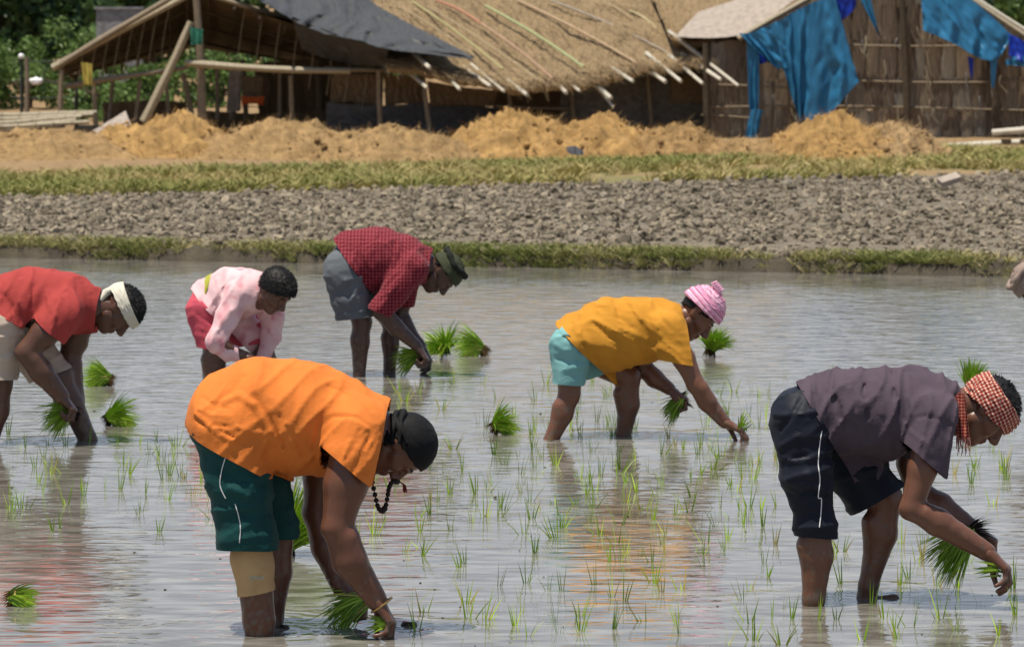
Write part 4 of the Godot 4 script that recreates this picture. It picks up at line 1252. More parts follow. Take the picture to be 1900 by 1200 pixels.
func clod_mesh(s: int) -> ArrayMesh:
	var g := Geo.new()
	var q := noise_of(s, 0.9, 2)
	var rows := []
	for i in 5:
		var r := PackedInt32Array()
		var e := PI * i / 4.0
		for j in 7:
			var t := TAU * j / 7.0
			var p := Vector3(sin(e) * cos(t), cos(e) * 0.75, sin(e) * sin(t))
			r.append(g.p(p * (1.0 + 0.75 * q.get_noise_3dv(p * 1.5)), Color.WHITE))
		rows.append(r)
	g.grid(rows, true)
	g.facet()
	return g.mesh()

func tuft_mesh(s: int, n: int, h: float, spread: float) -> ArrayMesh:
	var g := Geo.new()
	var r := RandomNumberGenerator.new()
	r.seed = s
	for i in n:
		var t := r.randf() * TAU
		var out := Vector3(cos(t), 0, sin(t))
		g.blade(out * r.randf() * spread, out * r.randf_range(0.1, 0.8) + Vector3.UP, h * r.randf_range(0.5, 1.2), h * 0.11, r.randf_range(0.2, 1.3), Color.WHITE, 2)
	return g.mesh()

func field_strip() -> void:
	# clods of the ploughed strip: the largest as pieces, the rest as one mass
	var strip := Node3D.new()
	strip.name = "ploughed_strip"
	add_child(strip)
	tag(strip, "dry ploughed strip of grey clods behind the water", "soil", "", "structure")
	var kinds: Array[ArrayMesh] = []
	for s in 5:
		kinds.append(clod_mesh(70 + s))
	var tones: Array[StandardMaterial3D] = []
	for s in 4:
		var m := mat([lin(0.23, 0.19, 0.14), lin(0.27, 0.23, 0.175), lin(0.34, 0.30, 0.235), lin(0.18, 0.15, 0.11)][s], 0.95, M.mottle, M.fine, 4.0, 1.0)
		tones.append(m)
	var big := 0
	var where := []
	var cols := []
	for i in 34000:
		var x := rng.randf_range(-7.5, 7.5)
		var near_z := line_z(edge_a, edge_b, x) - 0.15
		var far_z := line_z(far_a, far_b, x) - 0.25
		var z := lerpf(near_z, far_z, rng.randf())
		var sz := 0.006 + 0.046 * pow(rng.randf(), 4.2)
		var turn := Basis.from_euler(Vector3(rng.randf() * TAU, rng.randf() * TAU, rng.randf() * TAU)).scaled_local(Vector3(rng.randf_range(0.7, 1.2), rng.randf_range(0.6, 1.0), rng.randf_range(0.7, 1.2)) * sz)
		var t := Transform3D(turn, Vector3(x, ground_y(x, z) + sz * 0.25, z))
		if sz > 0.027 and big < 300 and absf(x) < -z * 0.108:
			var o := put("soil_clod", kinds[i % 5], tones[i % 4], strip)
			o.transform = t
			big += 1
		else:
			where.append(t)
			var b := rng.randf_range(0.45, 1.55)
			cols.append(Color(0.255 * b, 0.212 * b, 0.155 * b))
	many("small_clods", kinds[1], M.clod, where, cols, strip)
	# grass of the bank and of the strip before the yard
	var tuft := tuft_mesh(5, 14, 0.13, 0.05)
	var at := []
	var tone := []
	for i in 9000:
		var x := rng.randf_range(-7.0, 7.0)
		var z := line_z(edge_a, edge_b, x) - 0.02 - absf(rng.randfn(0.0, 0.30))
		var k := land.get_noise_2d(x * 4.0, 90.0) + land.get_noise_2d(x * 1.2 + 50.0, 90.0)
		if rng.randf() > 0.68 + 1.5 * k:
			continue
		at.append(Transform3D(Basis(Vector3.UP, rng.randf() * TAU).scaled(Vector3.ONE * rng.randf_range(0.28, 0.75)), Vector3(x, ground_y(x, z) - 0.01, z)))
		tone.append(Color(0.19, 0.21, 0.06).lerp(Color(0.40, 0.33, 0.16), clampf(rng.randf() * 0.9 - k, 0.0, 1.0)) * rng.randf_range(0.7, 1.2))
	tag(many("bank_grass", tuft, M.grass, at, tone), "short grass along the water's muddy edge", "grass", "", "stuff")
	at = []
	tone = []
	for i in 14000:
		var x := rng.randf_range(-7.5, 7.5)
		var z0 := line_z(far_a, far_b, x)
		var z := z0 - rng.randf() * (5.6 if x < 4.0 else 9.0)
		var k := land.get_noise_2d(x * 2.5 + 7.0, z * 1.3)
		if rng.randf() > 0.7 + 1.8 * k:
			continue
		at.append(Transform3D(Basis(Vector3.UP, rng.randf() * TAU).scaled(Vector3(1.2, 1.0, 1.2) * rng.randf_range(0.6, 1.3)), Vector3(x, ground_y(x, z) - 0.01, z)))
		tone.append(Color(0.22, 0.22, 0.065).lerp(Color(0.42, 0.33, 0.15), clampf(rng.randf() * 1.0 - 1.4 * k, 0.0, 1.0)) * rng.randf_range(0.75, 1.2))
	tag(many("strip_grass", tuft, M.grass, at, tone), "green grass strip between clods and sand heaps", "grass", "", "stuff")

# ---------- trees ----------
func tree(called: String, label: String, category: String, at: Vector3, height: float, rad: Vector3, leaves: int, dark: Color, light: Color, s: int, trunk_part := 0.45) -> void:
	var o := base(called, at, label, category)
	var r := RandomNumberGenerator.new()
	r.seed = s
	var g := Geo.new()
	var mid := Vector3(0, height - rad.y, 0)
	g.tube([Vector3(0, -0.1, 0), Vector3(0.05, height * 0.3, 0), mid], [rad.x * 0.09, rad.x * 0.07, rad.x * 0.03], 8)
	for i in 5:
		var t := TAU * i / 5.0 + r.randf()
		g.tube([Vector3(0, height * trunk_part, 0), mid + Vector3(cos(t) * rad.x * 0.7, r.randf_range(-0.3, 0.4) * rad.y, sin(t) * rad.z * 0.7)], [rad.x * 0.045, 0.01], 5)
	put("trunk", g.mesh(), M.bark, o)
	var clumps := []
	for i in 26:
		var q := Vector3(r.randfn(0, 0.5), r.randfn(0, 0.5), r.randfn(0, 0.5))
		clumps.append([mid + q.limit_length(0.95) * rad, r.randf_range(0.22, 0.42)])
	g = Geo.new()
	for i in leaves:
		var k = clumps[r.randi() % 26]
		var q := Vector3(r.randfn(0, 1), r.randfn(0, 1), r.randfn(0, 1)).normalized() * pow(r.randf(), 0.5)
		var p: Vector3 = k[0] + q * rad * k[1]
		if p.y < 0.02:
			continue
		var d := Vector3(r.randfn(0, 1), r.randfn(0, 0.6), r.randfn(0, 1)).normalized()
		g.blade(p, d, rad.x * r.randf_range(0.07, 0.12), rad.x * r.randf_range(0.035, 0.06), 0.5, dark.lerp(light, r.randf()), 2)
	put("crown", g.mesh(), M.leaf, o).set_meta("kind", "stuff")

func trees() -> void:
	var dk := Color(0.022, 0.045, 0.014)
	var md := Color(0.05, 0.09, 0.025)
	var lt := Color(0.135, 0.21, 0.055)
	tree("broad_tree", "dark dense tree at the top left corner", "tree", Vector3(-9.8, 0.0, -92), 4.6, Vector3(2.4, 2.1, 1.8), 7000, dk, md, 1)
	tree("broad_tree", "dark tree rising between the corner tree and the grey block wall", "tree", Vector3(-7.2, 0.0, -96), 4.4, Vector3(2.0, 1.9, 1.8), 6000, dk, md, 2)
	tree("broad_tree", "dark tree mostly hidden behind the open shed's roof", "tree", Vector3(-3.9, 0.0, -99), 4.6, Vector3(2.0, 1.9, 1.8), 4000, dk, md, 3)
	var spots := [[-9.7, -84, 1.5, "light green bush at the left picture edge beside the fence posts"], [-8.5, -85, 1.35, "light green bush behind the two slim fence posts"], [-7.5, -84, 1.5, "light green bush just left of the open shed's corner post"], [-6.35, -77.5, 0.95, "green bush seen through the left bays of the open shed"], [-5.2, -86, 1.2, "green bush seen behind the shed's leaning brace"]]
	for i in spots.size():
		var q = spots[i]
		tree("leafy_bush", q[3], "bush", Vector3(q[0], 0, q[1]), q[2], Vector3(0.95, q[2] * 0.55, 0.8), 3200, md, lt, 20 + i, 0.2)
	tree("broad_tree", "far green tree above the right end of the blue tarp hut", "tree", Vector3(10.4, 0.0, -98), 4.8, Vector3(2.2, 2.2, 1.8), 4500, md, lt, 9)
	# the wood behind the houses reads as one mass
	var g := Geo.new()
	var r := RandomNumberGenerator.new()
	r.seed = 77
	for i in 9000:
		var x := r.randf_range(-30, 30)
		var p := Vector3(x, r.randf() * (4.2 + 1.2 * sin(x * 0.8) + 0.8 * sin(x * 2.1)), -112 - r.randf() * 5.0)
		g.blade(p, Vector3(r.randfn(0, 1), r.randfn(0, 0.6), r.randfn(0, 1)), 0.55, 0.3, 0.5, dk.lerp(lt, r.randf() * 0.8), 2)
	tag(put("far_wood", g.mesh(), M.leaf), "far wood of dark green trees behind the huts", "wood", "", "stuff")

# ---------- huts ----------
func pole(called: String, a: Vector3, b: Vector3, r: float, m: Material, parent: Node, sides := 8, bend := 0.012) -> MeshInstance3D:
	var g := Geo.new()
	var pts := []
	var rad := []
	var side := (b - a).cross(Vector3(0.2, 0.3, 1)).normalized()
	var n := 6
	for i in n + 1:
		var t := float(i) / n
		pts.append(a.lerp(b, t) + side * sin(t * PI + a.x) * bend * a.distance_to(b))
		rad.append(r * (1.08 - 0.22 * t) * (1.0 + 0.06 * sin(i * 2.3 + a.x * 5.0)))
	g.tube(pts, rad, sides)
	return put(called, g.mesh(), m, parent)

func curve(pts: Array, t: float) -> Vector3:
	var f := t * (pts.size() - 1)
	var i := clampi(int(f), 0, pts.size() - 2)
	var a: Vector3 = pts[maxi(i - 1, 0)]
	var d: Vector3 = pts[mini(i + 2, pts.size() - 1)]
	return (pts[i] as Vector3).cubic_interpolate(pts[i + 1], a, d, f - i)

# a hanging or lying sheet between two edge curves, with folds that run from one to the other
func drape(called: String, top: Array, low: Array, m: Material, parent: Node, folds := 6.0, amp := 0.04, s := 1, nu := 40, nv := 24) -> MeshInstance3D:
	var g := Geo.new()
	var q := noise_of(s, 1.0, 3)
	var rows := []
	for j in nv + 1:
		var r := PackedInt32Array()
		var t := float(j) / nv
		for i in nu + 1:
			var u := float(i) / nu
			var e := 0.012 * q.get_noise_2d(u * 9.0, t * 9.0 + 30.0)
			var p := curve(top, u).lerp(curve(low, clampf(u + e, 0, 1)), t)
			var k := folds * (u + 0.10 * q.get_noise_2d(u * 2.0, t * 1.5)) * TAU
			p.z += amp * (0.35 + 0.65 * t) * (sin(k) + 0.5 * sin(k * 1.7 + 1.0)) + 0.7 * amp * q.get_noise_2d(u * 5.0, t * 1.3)
			p.y += 0.3 * amp * q.get_noise_2d(u * 6.0 + 9.0, t * 6.0)
			r.append(g.p(p, Color.WHITE, Vector2(u, t)))
		rows.append(r)
	g.grid(rows)
	# the sheet's own thickness
	var back := []
	for r in rows:
		var k := PackedInt32Array()
		for i in r:
			k.append(g.p(g.v[i] + Vector3(0, -0.002, -0.006)))
		back.append(k)
	back.reverse()
	g.grid(back)
	return put(called, g.mesh(), m, parent)

# thatch: a thick lumpy slab between an eave and a ridge curve, with loose straw lying down the slope
func thatch(eave: Array, ridge: Array, parent: Node, straw: int, s: int, tint := Color(1, 1, 1)) -> void:
	var g := Geo.new()
	var q := noise_of(s, 1.0, 4)
	var rows := []
	var nu := 90
	var nv := 36
	var up := (curve(ridge, 0.5) - curve(eave, 0.5)).normalized()
	var out := (curve(eave, 1.0) - curve(eave, 0.0)).normalized().cross(up).normalized()
	for j in nv + 3:
		var r := PackedInt32Array()
		var t := maxf(float(j - 2) / nv, 0.0)
		for i in nu + 1:
			var u := float(i) / nu
			var p := curve(eave, u).lerp(curve(ridge, u), t)
			p += out * (0.10 * q.get_noise_2d(u * 5.0, t * 5.0) + 0.03 * q.get_noise_2d(u * 40.0, t * 16.0))
			p -= up * 0.06 * (1.0 - t) * absf(q.get_noise_2d(u * 60.0, 5.0))
			if j == 0:
				p -= out * 0.16 - up * 0.25
			elif j == 1:
				p -= out * 0.12
			r.append(g.p(p))
		rows.append(r)
	g.grid(rows)
	put("thatch", g.mesh(), M.thatch, parent)
	var stem := Geo.new()
	stem.blade(Vector3.ZERO, Vector3(0, 1, 0.05), 1.0, 0.028, 0.15, Color.WHITE, 2)
	var where := []
	var cols := []
	var r := RandomNumberGenerator.new()
	r.seed = s
	for i in straw:
		var u := r.randf()
		var t := r.randf() if i % 4 else r.randf() * 0.06
		var p := curve(eave, u).lerp(curve(ridge, u), t)
		p += out * (0.10 * q.get_noise_2d(u * 5.0, t * 5.0) + 0.03 * q.get_noise_2d(u * 40.0, t * 16.0) + 0.006)
		var d := (-up + Vector3(r.randfn(0, 0.4), r.randfn(0, 0.15), r.randfn(0, 0.1)) + out * r.randf_range(-0.05, 0.35)).normalized()
		var x := d.cross(out).normalized()
		where.append(Transform3D(Basis(x, d, x.cross(d)).scaled_local(Vector3(0.5, 1, 1) * r.randf_range(0.16, 0.46)), p))
		var b := r.randf_range(0.55, 1.35)
		cols.append(Color(0.32 * b, 0.23 * b, 0.13 * b) * tint)
	many("straw", stem.mesh(), M.straw, where, cols, parent)

func left_shed() -> void:
	var o := base("open_shed", Vector3(-4.5488, 0.0081, -70), "open pole shed with dark interior and leaning brace", "shed")
	var inv := -o.position
	var w: Material = M.old_wood
	var add := func(called: String, a: Vector3, b: Vector3, r: float, m: Material) -> MeshInstance3D: return pole(called, a + inv, b + inv, r, m, o)
	add.call("ridge_post", Vector3(-4.4785, 0.0703, -70), Vector3(-4.5625, 2.1181, -70), 0.062, w)
	add.call("brace", Vector3(-5.2869, 0.2003, -69.8), Vector3(-4.629, 1.6395, -69.8), 0.062, M.bamboo)
	add.call("rafter", Vector3(-6.6186, 0.9478, -70), Vector3(-4.6403, 2.0561, -70), 0.05, M.bamboo)
	add.call("rafter", Vector3(-6.5002, 1.0038, -69.9), Vector3(-4.7264, 2.1182, -69.9), 0.045, w)
	add.call("rafter", Vector3(-4.4851, 2.0716, -70), Vector3(-3.0449, 1.6348, -70.4), 0.035, M.bamboo)
	add.call("tie_beam", Vector3(-4.7048, 1.0434, -69.85), Vector3(-2.3255, 0.935, -69.85), 0.05, M.bamboo)
	add.call("tie_beam", Vector3(-6.4586, 0.6818, -70.1), Vector3(-4.683, 1.0005, -70.1), 0.04, w)
	add.call("tie_beam", Vector3(-2.7189, 0.9711, -70), Vector3(-1.476, 0.9091, -70), 0.035, w)
	for q in [[Vector3(-6.5142, 0.2801, -70), Vector3(-6.5098, 0.9556, -70), 0.05], [Vector3(-6.0191, 0.1422, -70.2), Vector3(-6.062, 0.7809, -70.2), 0.045], [Vector3(-5.932, 0.1204, -71.5), Vector3(-5.8881, 0.8343, -71.5), 0.04], [Vector3(-5.4888, 0.1306, -70.6), Vector3(-5.4227, 0.7729, -70.6), 0.04], [Vector3(-5.009, 0.1248, -70.8), Vector3(-5.0454, 0.7061, -70.8), 0.038], [Vector3(-4.6759, 0.1742, -71), Vector3(-4.8224, 0.883, -71), 0.05],
		[Vector3(-4.3514, 0.1839, -71.5), Vector3(-4.3482, 0.9294, -71.5), 0.04], [Vector3(-4.158, 0.1699, -72), Vector3(-4.107, 0.9047, -72), 0.06], [Vector3(-3.9855, 0.156, -72.5), Vector3(-4.0223, 1.0565, -72.5), 0.05], [Vector3(-3.206, 0.0739, -70.4), Vector3(-3.2035, 0.855, -70.4), 0.05], [Vector3(-3.4467, 0.041, -71.5), Vector3(-3.412, 0.9135, -71.5), 0.04], [Vector3(-1.8919, -0.0012, -69.8), Vector3(-1.9133, 0.9436, -69.8), 0.048], [Vector3(-1.1597, -0.0181, -69.6), Vector3(-1.2669, 0.7929, -69.6), 0.045], [Vector3(-2.9187, 0.0772, -73), Vector3(-2.9149, 1.4531, -73), 0.05], [Vector3(-2.3512, 0.0772, -73), Vector3(-2.3481, 1.4531, -73), 0.05]]:
		add.call("post", q[0], q[1], q[2] * 0.8, w)
	# roof: two slopes of old thatch on rafters, shade mixed into its brown, the ridge running back to the left
	var top: Vector3 = Vector3(-4.5689, 2.1335, -70.1) + inv
	var eave_l: Vector3 = Vector3(-6.581, 1.0082, -70.1) + inv
	var eave_r: Vector3 = Vector3(-1.7113, 1.0315, -70.1) + inv
	var far_top: Vector3 = Vector3(-4.9757, 1.2006, -75) + inv
	var far_l: Vector3 = Vector3(-6.9256, 0.7518, -75) + inv
	var far_r: Vector3 = Vector3(-1.8312, 0.8016, -75) + inv
	for e in [[eave_l, far_l], [eave_r, far_r]]:
		var g := Geo.new()
		var q := noise_of(13, 1.0, 3)
		for side in 2:
			var rows := []
			for j in 13:
				var r := PackedInt32Array()
				for i in 13:
					var p: Vector3 = top.lerp(e[0], j / 12.0).lerp(far_top.lerp(e[1], j / 12.0), i / 12.0)
					p.y += 0.05 * q.get_noise_3dv(p * 2.0) + (0.06 if side == 0 else 0.0)
					r.append(g.p(p))
				if side:
					r.reverse()
				rows.append(r)
			g.grid(rows)
		put("roof_slope", g.mesh(), M.dark_thatch, o)
		for i in 8:
			var a: Vector3 = top.lerp(e[0], (i + 0.5) / 8.0) + Vector3(0, -0.06, 0)
			var b: Vector3 = far_top.lerp(e[1], (i + 0.5) / 8.0) + Vector3(0, -0.06, 0)
			pole("rafter", a, b, 0.028, M.bark, o, 6)
		for i in 3:
			var a: Vector3 = top.lerp(far_top, (i + 0.7) / 3.5) + Vector3(0, -0.1, 0)
			var b: Vector3 = (e[0] as Vector3).lerp(e[1], (i + 0.7) / 3.5) + Vector3(0, -0.1, 0)
			pole("purlin", a, b, 0.022, M.bark, o, 6)
	# mats, rags and dark sheets hung inside
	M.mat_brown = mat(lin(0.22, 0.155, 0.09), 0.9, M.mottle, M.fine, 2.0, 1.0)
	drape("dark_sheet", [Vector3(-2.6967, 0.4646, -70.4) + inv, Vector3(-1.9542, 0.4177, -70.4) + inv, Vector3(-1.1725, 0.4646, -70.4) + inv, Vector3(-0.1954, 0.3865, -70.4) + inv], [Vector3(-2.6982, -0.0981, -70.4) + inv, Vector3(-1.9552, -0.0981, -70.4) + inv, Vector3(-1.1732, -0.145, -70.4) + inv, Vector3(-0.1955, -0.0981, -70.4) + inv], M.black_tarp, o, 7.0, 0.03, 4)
	drape("hanging_mat", [Vector3(-4.5951, 0.2901, -72.6) + inv, Vector3(-3.8697, 0.2499, -72.6) + inv, Vector3(-2.741, 0.2901, -72.6) + inv], [Vector3(-4.5972, -0.1693, -72.6) + inv, Vector3(-3.8713, -0.1693, -72.6) + inv, Vector3(-2.7422, -0.1693, -72.6) + inv], M.mat_brown, o, 7.0, 0.03, 5)
	drape("hanging_mat", [Vector3(-3.9096, 0.9612, -73.4) + inv, Vector3(-3.1763, 1.0426, -73.4) + inv, Vector3(-2.0362, 1.0019, -73.4) + inv], [Vector3(-3.831, 0.1879, -73.4) + inv, Vector3(-3.1792, 0.1064, -73.4) + inv, Vector3(-2.0379, 0.1064, -73.4) + inv], M.mat_brown, o, 7.0, 0.03, 6)
	drape("hanging_mat", [Vector3(-6.1599, 0.4012, -73) + inv, Vector3(-5.4303, 0.4336, -73) + inv, Vector3(-4.9036, 0.4012, -73) + inv], [Vector3(-6.1623, -0.0039, -73) + inv, Vector3(-5.4325, -0.0039, -73) + inv, Vector3(-4.9055, -0.0039, -73) + inv], M.mat_brown, o, 6.0, 0.03, 7)
	drape("hanging_mat", [Vector3(-2.6327, 0.8825, -70.6) + inv, Vector3(-2.2723, 0.8669, -70.6) + inv, Vector3(-1.8648, 0.8825, -70.6) + inv], [Vector3(-2.6495, 0.444, -70.6) + inv, Vector3(-2.3124, 0.4754, -70.6) + inv, Vector3(-1.8814, 0.3814, -70.6) + inv], M.mat_brown, o, 9.0, 0.02, 8)
	drape("hanging_mat", [Vector3(-1.8622, 0.8687, -70.5) + inv, Vector3(-1.4867, 0.8531, -70.5) + inv, Vector3(-1.2519, 0.8374, -70.5) + inv], [Vector3(-1.8474, 0.3996, -70.5) + inv, Vector3(-1.5264, 0.4465, -70.5) + inv, Vector3(-1.2369, 0.3683, -70.5) + inv], M.mat_brown, o, 7.0, 0.02, 9)
	drape("hanging_rag", [Vector3(-4.1913, 0.9082, -71.8) + inv, Vector3(-4.0001, 0.8923, -71.8) + inv], [Vector3(-4.2257, 0.2871, -71.8) + inv, Vector3(-4.0183, 0.303, -71.8) + inv], M.pale_sheet, o, 3.0, 0.02, 10, 12, 12)
	drape("hanging_rag", [Vector3(-3.9948, 0.8305, -71.7) + inv, Vector3(-3.6765, 0.8146, -71.7) + inv], [Vector3(-3.9803, 0.4647, -71.7) + inv, Vector3(-3.6936, 0.4806, -71.7) + inv], M.mat_brown, o, 4.0, 0.02, 11, 14, 12)
	M.orange_rag = mat(lin(0.62, 0.12, 0.025), 0.8, M.mottle, M.weave, 3.0, 0.5)
	drape("orange_rag", [Vector3(-4.0007, 0.533, -71.5) + inv, Vector3(-3.8102, 0.5171, -71.5) + inv, Vector3(-3.6514, 0.533, -71.5) + inv], [Vector3(-3.9853, 0.3981, -71.5) + inv, Vector3(-3.8106, 0.4219, -71.5) + inv, Vector3(-3.6678, 0.3902, -71.5) + inv], M.orange_rag, o, 3.0, 0.02, 12, 14, 8)
	M.green_tie = mat(lin(0.03, 0.16, 0.11), 0.7)
	drape("green_tie", [Vector3(-4.6227, 1.5631, -69.7) + inv, Vector3(-4.4373, 1.5322, -69.7) + inv], [Vector3(-4.6085, 1.3007, -69.7) + inv, Vector3(-4.4538, 1.3161, -69.7) + inv], M.green_tie, o, 2.0, 0.02, 13, 10, 8)
	M.yellow_rag = mat(lin(0.45, 0.36, 0.08), 0.7)
	drape("yellow_rag", [Vector3(-6.1963, 1.0597, -69.8) + inv, Vector3(-6.0415, 1.0365, -69.8) + inv], [Vector3(-6.1672, 0.7424, -69.8) + inv, Vector3(-6.0434, 0.727, -69.8) + inv], M.yellow_rag, o, 2.0, 0.02, 14, 10, 8)
	for i in 16:
		var x := -3.2 + 0.02 * i
		var a: Vector3 = top.lerp(eave_r if i % 2 else eave_l, 0.2 + 0.045 * i) + Vector3(0, -0.05, -0.3)
		pole("hanging_string", a, a + Vector3(-0.12, -0.75, 0), 0.008, M.bamboo, o, 4)

func thatched_house() -> void:
	var o := base("thatched_house", Vector3(0.3888, 0.0081, -70), "long low thatched house with bamboo poles poking out of its eave", "house")
	var inv := -o.position
	var eave := [Vector3(-1.7969, 1.0463, -69.2) + inv, Vector3(-1.3037, 0.956, -69.1) + inv, Vector3(-0.6902, 0.8641, -69.1) + inv, Vector3(0, 0.7283, -69) + inv, Vector3(0.5361, 0.7436, -69) + inv, Vector3(1.0722, 0.7895, -69) + inv, Vector3(1.6104, 0.9713, -69.1) + inv, Vector3(2.1471, 1.002, -69.1) + inv, Vector3(2.7643, 1.0923, -69.2) + inv]
	var ridge := [Vector3(-3.8318, 2.8306, -73.6) + inv, Vector3(-2.8534, 2.8469, -73.6) + inv, Vector3(-2.0382, 2.8469, -73.6) + inv, Vector3(-1.2229, 2.8469, -73.6) + inv, Vector3(-0.4076, 2.8469, -73.6) + inv, Vector3(0.4076, 2.8469, -73.6) + inv, Vector3(1.0598, 2.8469, -73.6) + inv, Vector3(1.7121, 2.8469, -73.6) + inv, Vector3(2.4458, 2.8469, -73.6) + inv]
	thatch(eave, ridge, o, 9000, 3)
	# low wall under the eave and a dark doorway
	var g := Geo.new()
	g.box(Vector3(0.7029, -0.1417, -70.3) + inv, Vector3(2.9562, 0.9539, -70.1) + inv)
	put("wall", g.mesh(), M.grey_wall, o)
	g = Geo.new()
	g.box(Vector3(-0.2769, -0.1714, -71.2) + inv, Vector3(0.7249, 0.9381, -71) + inv)
	put("back_wall", g.mesh(), M.mat_brown, o)
	g = Geo.new()
	g.box(Vector3(2.2954, 0.4724, -70.08) + inv, Vector3(2.7988, 0.8616, -70.05) + inv)
	put("wooden_panel", g.mesh(), M.mat_brown, o)
	for q in [[Vector3(0, 0.2257, -70), Vector3(-0.0544, 0.6684, -70)], [Vector3(0.8942, 0.0081, -70), Vector3(0.8547, 0.7073, -70)], [Vector3(2.0189, -0.0276, -69.9), Vector3(1.9628, 0.8644, -69.9)]]:
		pole("post", q[0] + inv, q[1] + inv, 0.035, M.old_wood, o)
	pole("rail", Vector3(-0.2332, 0.4122, -70) + inv, Vector3(0.855, 0.3967, -70) + inv, 0.02, M.old_wood, o)
	drape("hanging_mat", [Vector3(-1.2311, 0.7809, -70.2) + inv, Vector3(-0.7792, 0.7031, -70.2) + inv, Vector3(-0.1948, 0.6408, -70.2) + inv], [Vector3(-1.1848, 0.4227, -70.2) + inv, Vector3(-0.7794, 0.4383, -70.2) + inv, Vector3(-0.2728, 0.4071, -70.2) + inv], M.mat_brown, o, 9.0, 0.02, 18)
	# pole ends under the eave
	for q in [[Vector3(-1.3998, 0.8603, -69.3), Vector3(-1.2049, 0.7118, -68.7), 4], [Vector3(-1.3456, 1.1368, -69.3), Vector3(-1.1665, 0.9936, -68.7), 5], [Vector3(-0.9383, 0.8757, -69.3), Vector3(-0.7397, 0.6889, -68.7), 4], [Vector3(-0.5999, 0.9218, -69.3), Vector3(-0.305, 0.7346, -68.7), 4.5], [Vector3(-0.4615, 0.9371, -69.3), Vector3(-0.1068, 0.6584, -68.7), 3], [Vector3(-0.2923, 0.7835, -69.3), Vector3(-0.1144, 0.666, -68.7), 4], [Vector3(-0.0769, 0.8142, -69.3), Vector3(0.2136, 0.6127, -68.7), 5], [Vector3(0.5846, 0.8219, -69.3), Vector3(0.7703, 0.6432, -68.7), 5], [Vector3(0.7384, 0.8296, -69.3), Vector3(0.9609, 0.666, -68.7), 3.5], [Vector3(1.1076, 0.8142, -69.3), Vector3(1.4034, 0.567, -68.7), 5.5], [Vector3(1.2309, 0.6836, -69.3), Vector3(1.4341, 0.445, -68.7), 3], [Vector3(1.4304, 0.9832, -69.3), Vector3(1.7157, 0.8032, -68.7), 4.5], [Vector3(1.9227, 0.9678, -69.3), Vector3(2.1733, 0.7956, -68.7), 4.5], [Vector3(2.0454, 1.0907, -69.3), Vector3(2.3944, 0.8032, -68.7), 4.5], [Vector3(2.3685, 1.06, -69.3), Vector3(2.6995, 0.7727, -68.7), 4.5], [Vector3(2.5683, 1.0907, -69.3), Vector3(2.9586, 0.826, -68.7), 5], [Vector3(2.4909, 1.3057, -69.3), Vector3(3.2029, 0.7422, -68.7), 4.5], [Vector3(1.9226, 0.9755, -69.3), Vector3(2.1808, 0.8108, -68.7), 3]]:
		pole("eave_pole", (q[0] as Vector3).lerp(q[1], -0.35) + inv, q[1] + inv, q[2] * 0.0066, M.pole_white, o, 8, 0.0)
	# split bamboo and plastic strips that hold the thatch down
	var strips := [[Vector3(-1.4645, 1.9194, -71.4008), Vector3(-0.1304, 0.971, -69.119), Color(0.42, 0.40, 0.16), 2.6], [Vector3(-1.1249, 1.9429, -71.4556), Vector3(-0.4466, 1.6016, -70.6524), Color(0.52, 0.17, 0.10), 3.2], [Vector3(-0.4466, 1.6016, -70.6524), Vector3(0.5735, 0.845, -68.9), Color(0.45, 0.25, 0.17), 2.8], [Vector3(-0.3951, 1.8647, -71.273), Vector3(1.0212, 1.0004, -69.1921), Color(0.35, 0.45, 0.20), 3.4], [Vector3(0.0792, 1.9429, -71.4556), Vector3(1.9176, 0.971, -69.119), Color(0.50, 0.33, 0.20), 3.4], [Vector3(0.5625, 1.9429, -71.4556), Vector3(2.2416, 1.193, -69.6667), Color(0.33, 0.29, 0.27), 3.0], [Vector3(-1.2644, 1.8647, -71.273), Vector3(0.3671, 0.8221, -68.9), Color(0.42, 0.33, 0.19), 1.8], [Vector3(1.7263, 1.7868, -71.0905), Vector3(2.1321, 1.5022, -70.4151), Color(0.52, 0.45, 0.24), 3.4], [Vector3(1.2675, 1.9429, -71.4556), Vector3(1.804, 1.6323, -70.7254), Color(0.45, 0.32, 0.18), 2.0], [Vector3(-1.699, 1.8647, -71.273), Vector3(-0.5405, 1.1632, -69.5937), Color(0.40, 0.31, 0.18), 1.6]]
	for q in strips:
		var sm := mat(lin(lerpf(q[2].r, 0.42, 0.35), lerpf(q[2].g, 0.34, 0.35), lerpf(q[2].b, 0.22, 0.35)), 0.7, M.mottle, null, 3.0)
		var g2 := Geo.new()
		var pts := []
		var rad := []
		for i in 9:
			var t := i / 8.0
			pts.append((q[0] as Vector3).lerp(q[1], t) + Vector3(0, 0.04 * sin(t * PI), 0.02) + inv)
			rad.append(q[3] * 0.0058)
		g2.tube(pts, rad, 6)
		put("holding_strip", g2.mesh(), sm, o)
	# black plastic sheet over the roof's end
	drape("plastic_sheet", [Vector3(-3.741, 2.0551, -70.6) + inv, Vector3(-3.2536, 2.2592, -71.6) + inv, Vector3(-2.4667, 2.3229, -71.8) + inv, Vector3(-2.0524, 1.928, -71.2) + inv, Vector3(-1.4813, 1.6045, -70.3) + inv, Vector3(-0.5359, 1.1566, -69) + inv], [Vector3(-3.6732, 1.9635, -69.9) + inv, Vector3(-3.169, 1.6865, -69.7) + inv, Vector3(-2.6981, 1.4725, -69.5) + inv, Vector3(-2.2261, 1.3989, -69.2) + inv, Vector3(-1.7429, 1.2497, -68.9) + inv, Vector3(-0.5657, 1.1123, -68.9) + inv], M.black_tarp, o, 8.0, 0.075, 15, 80, 30)
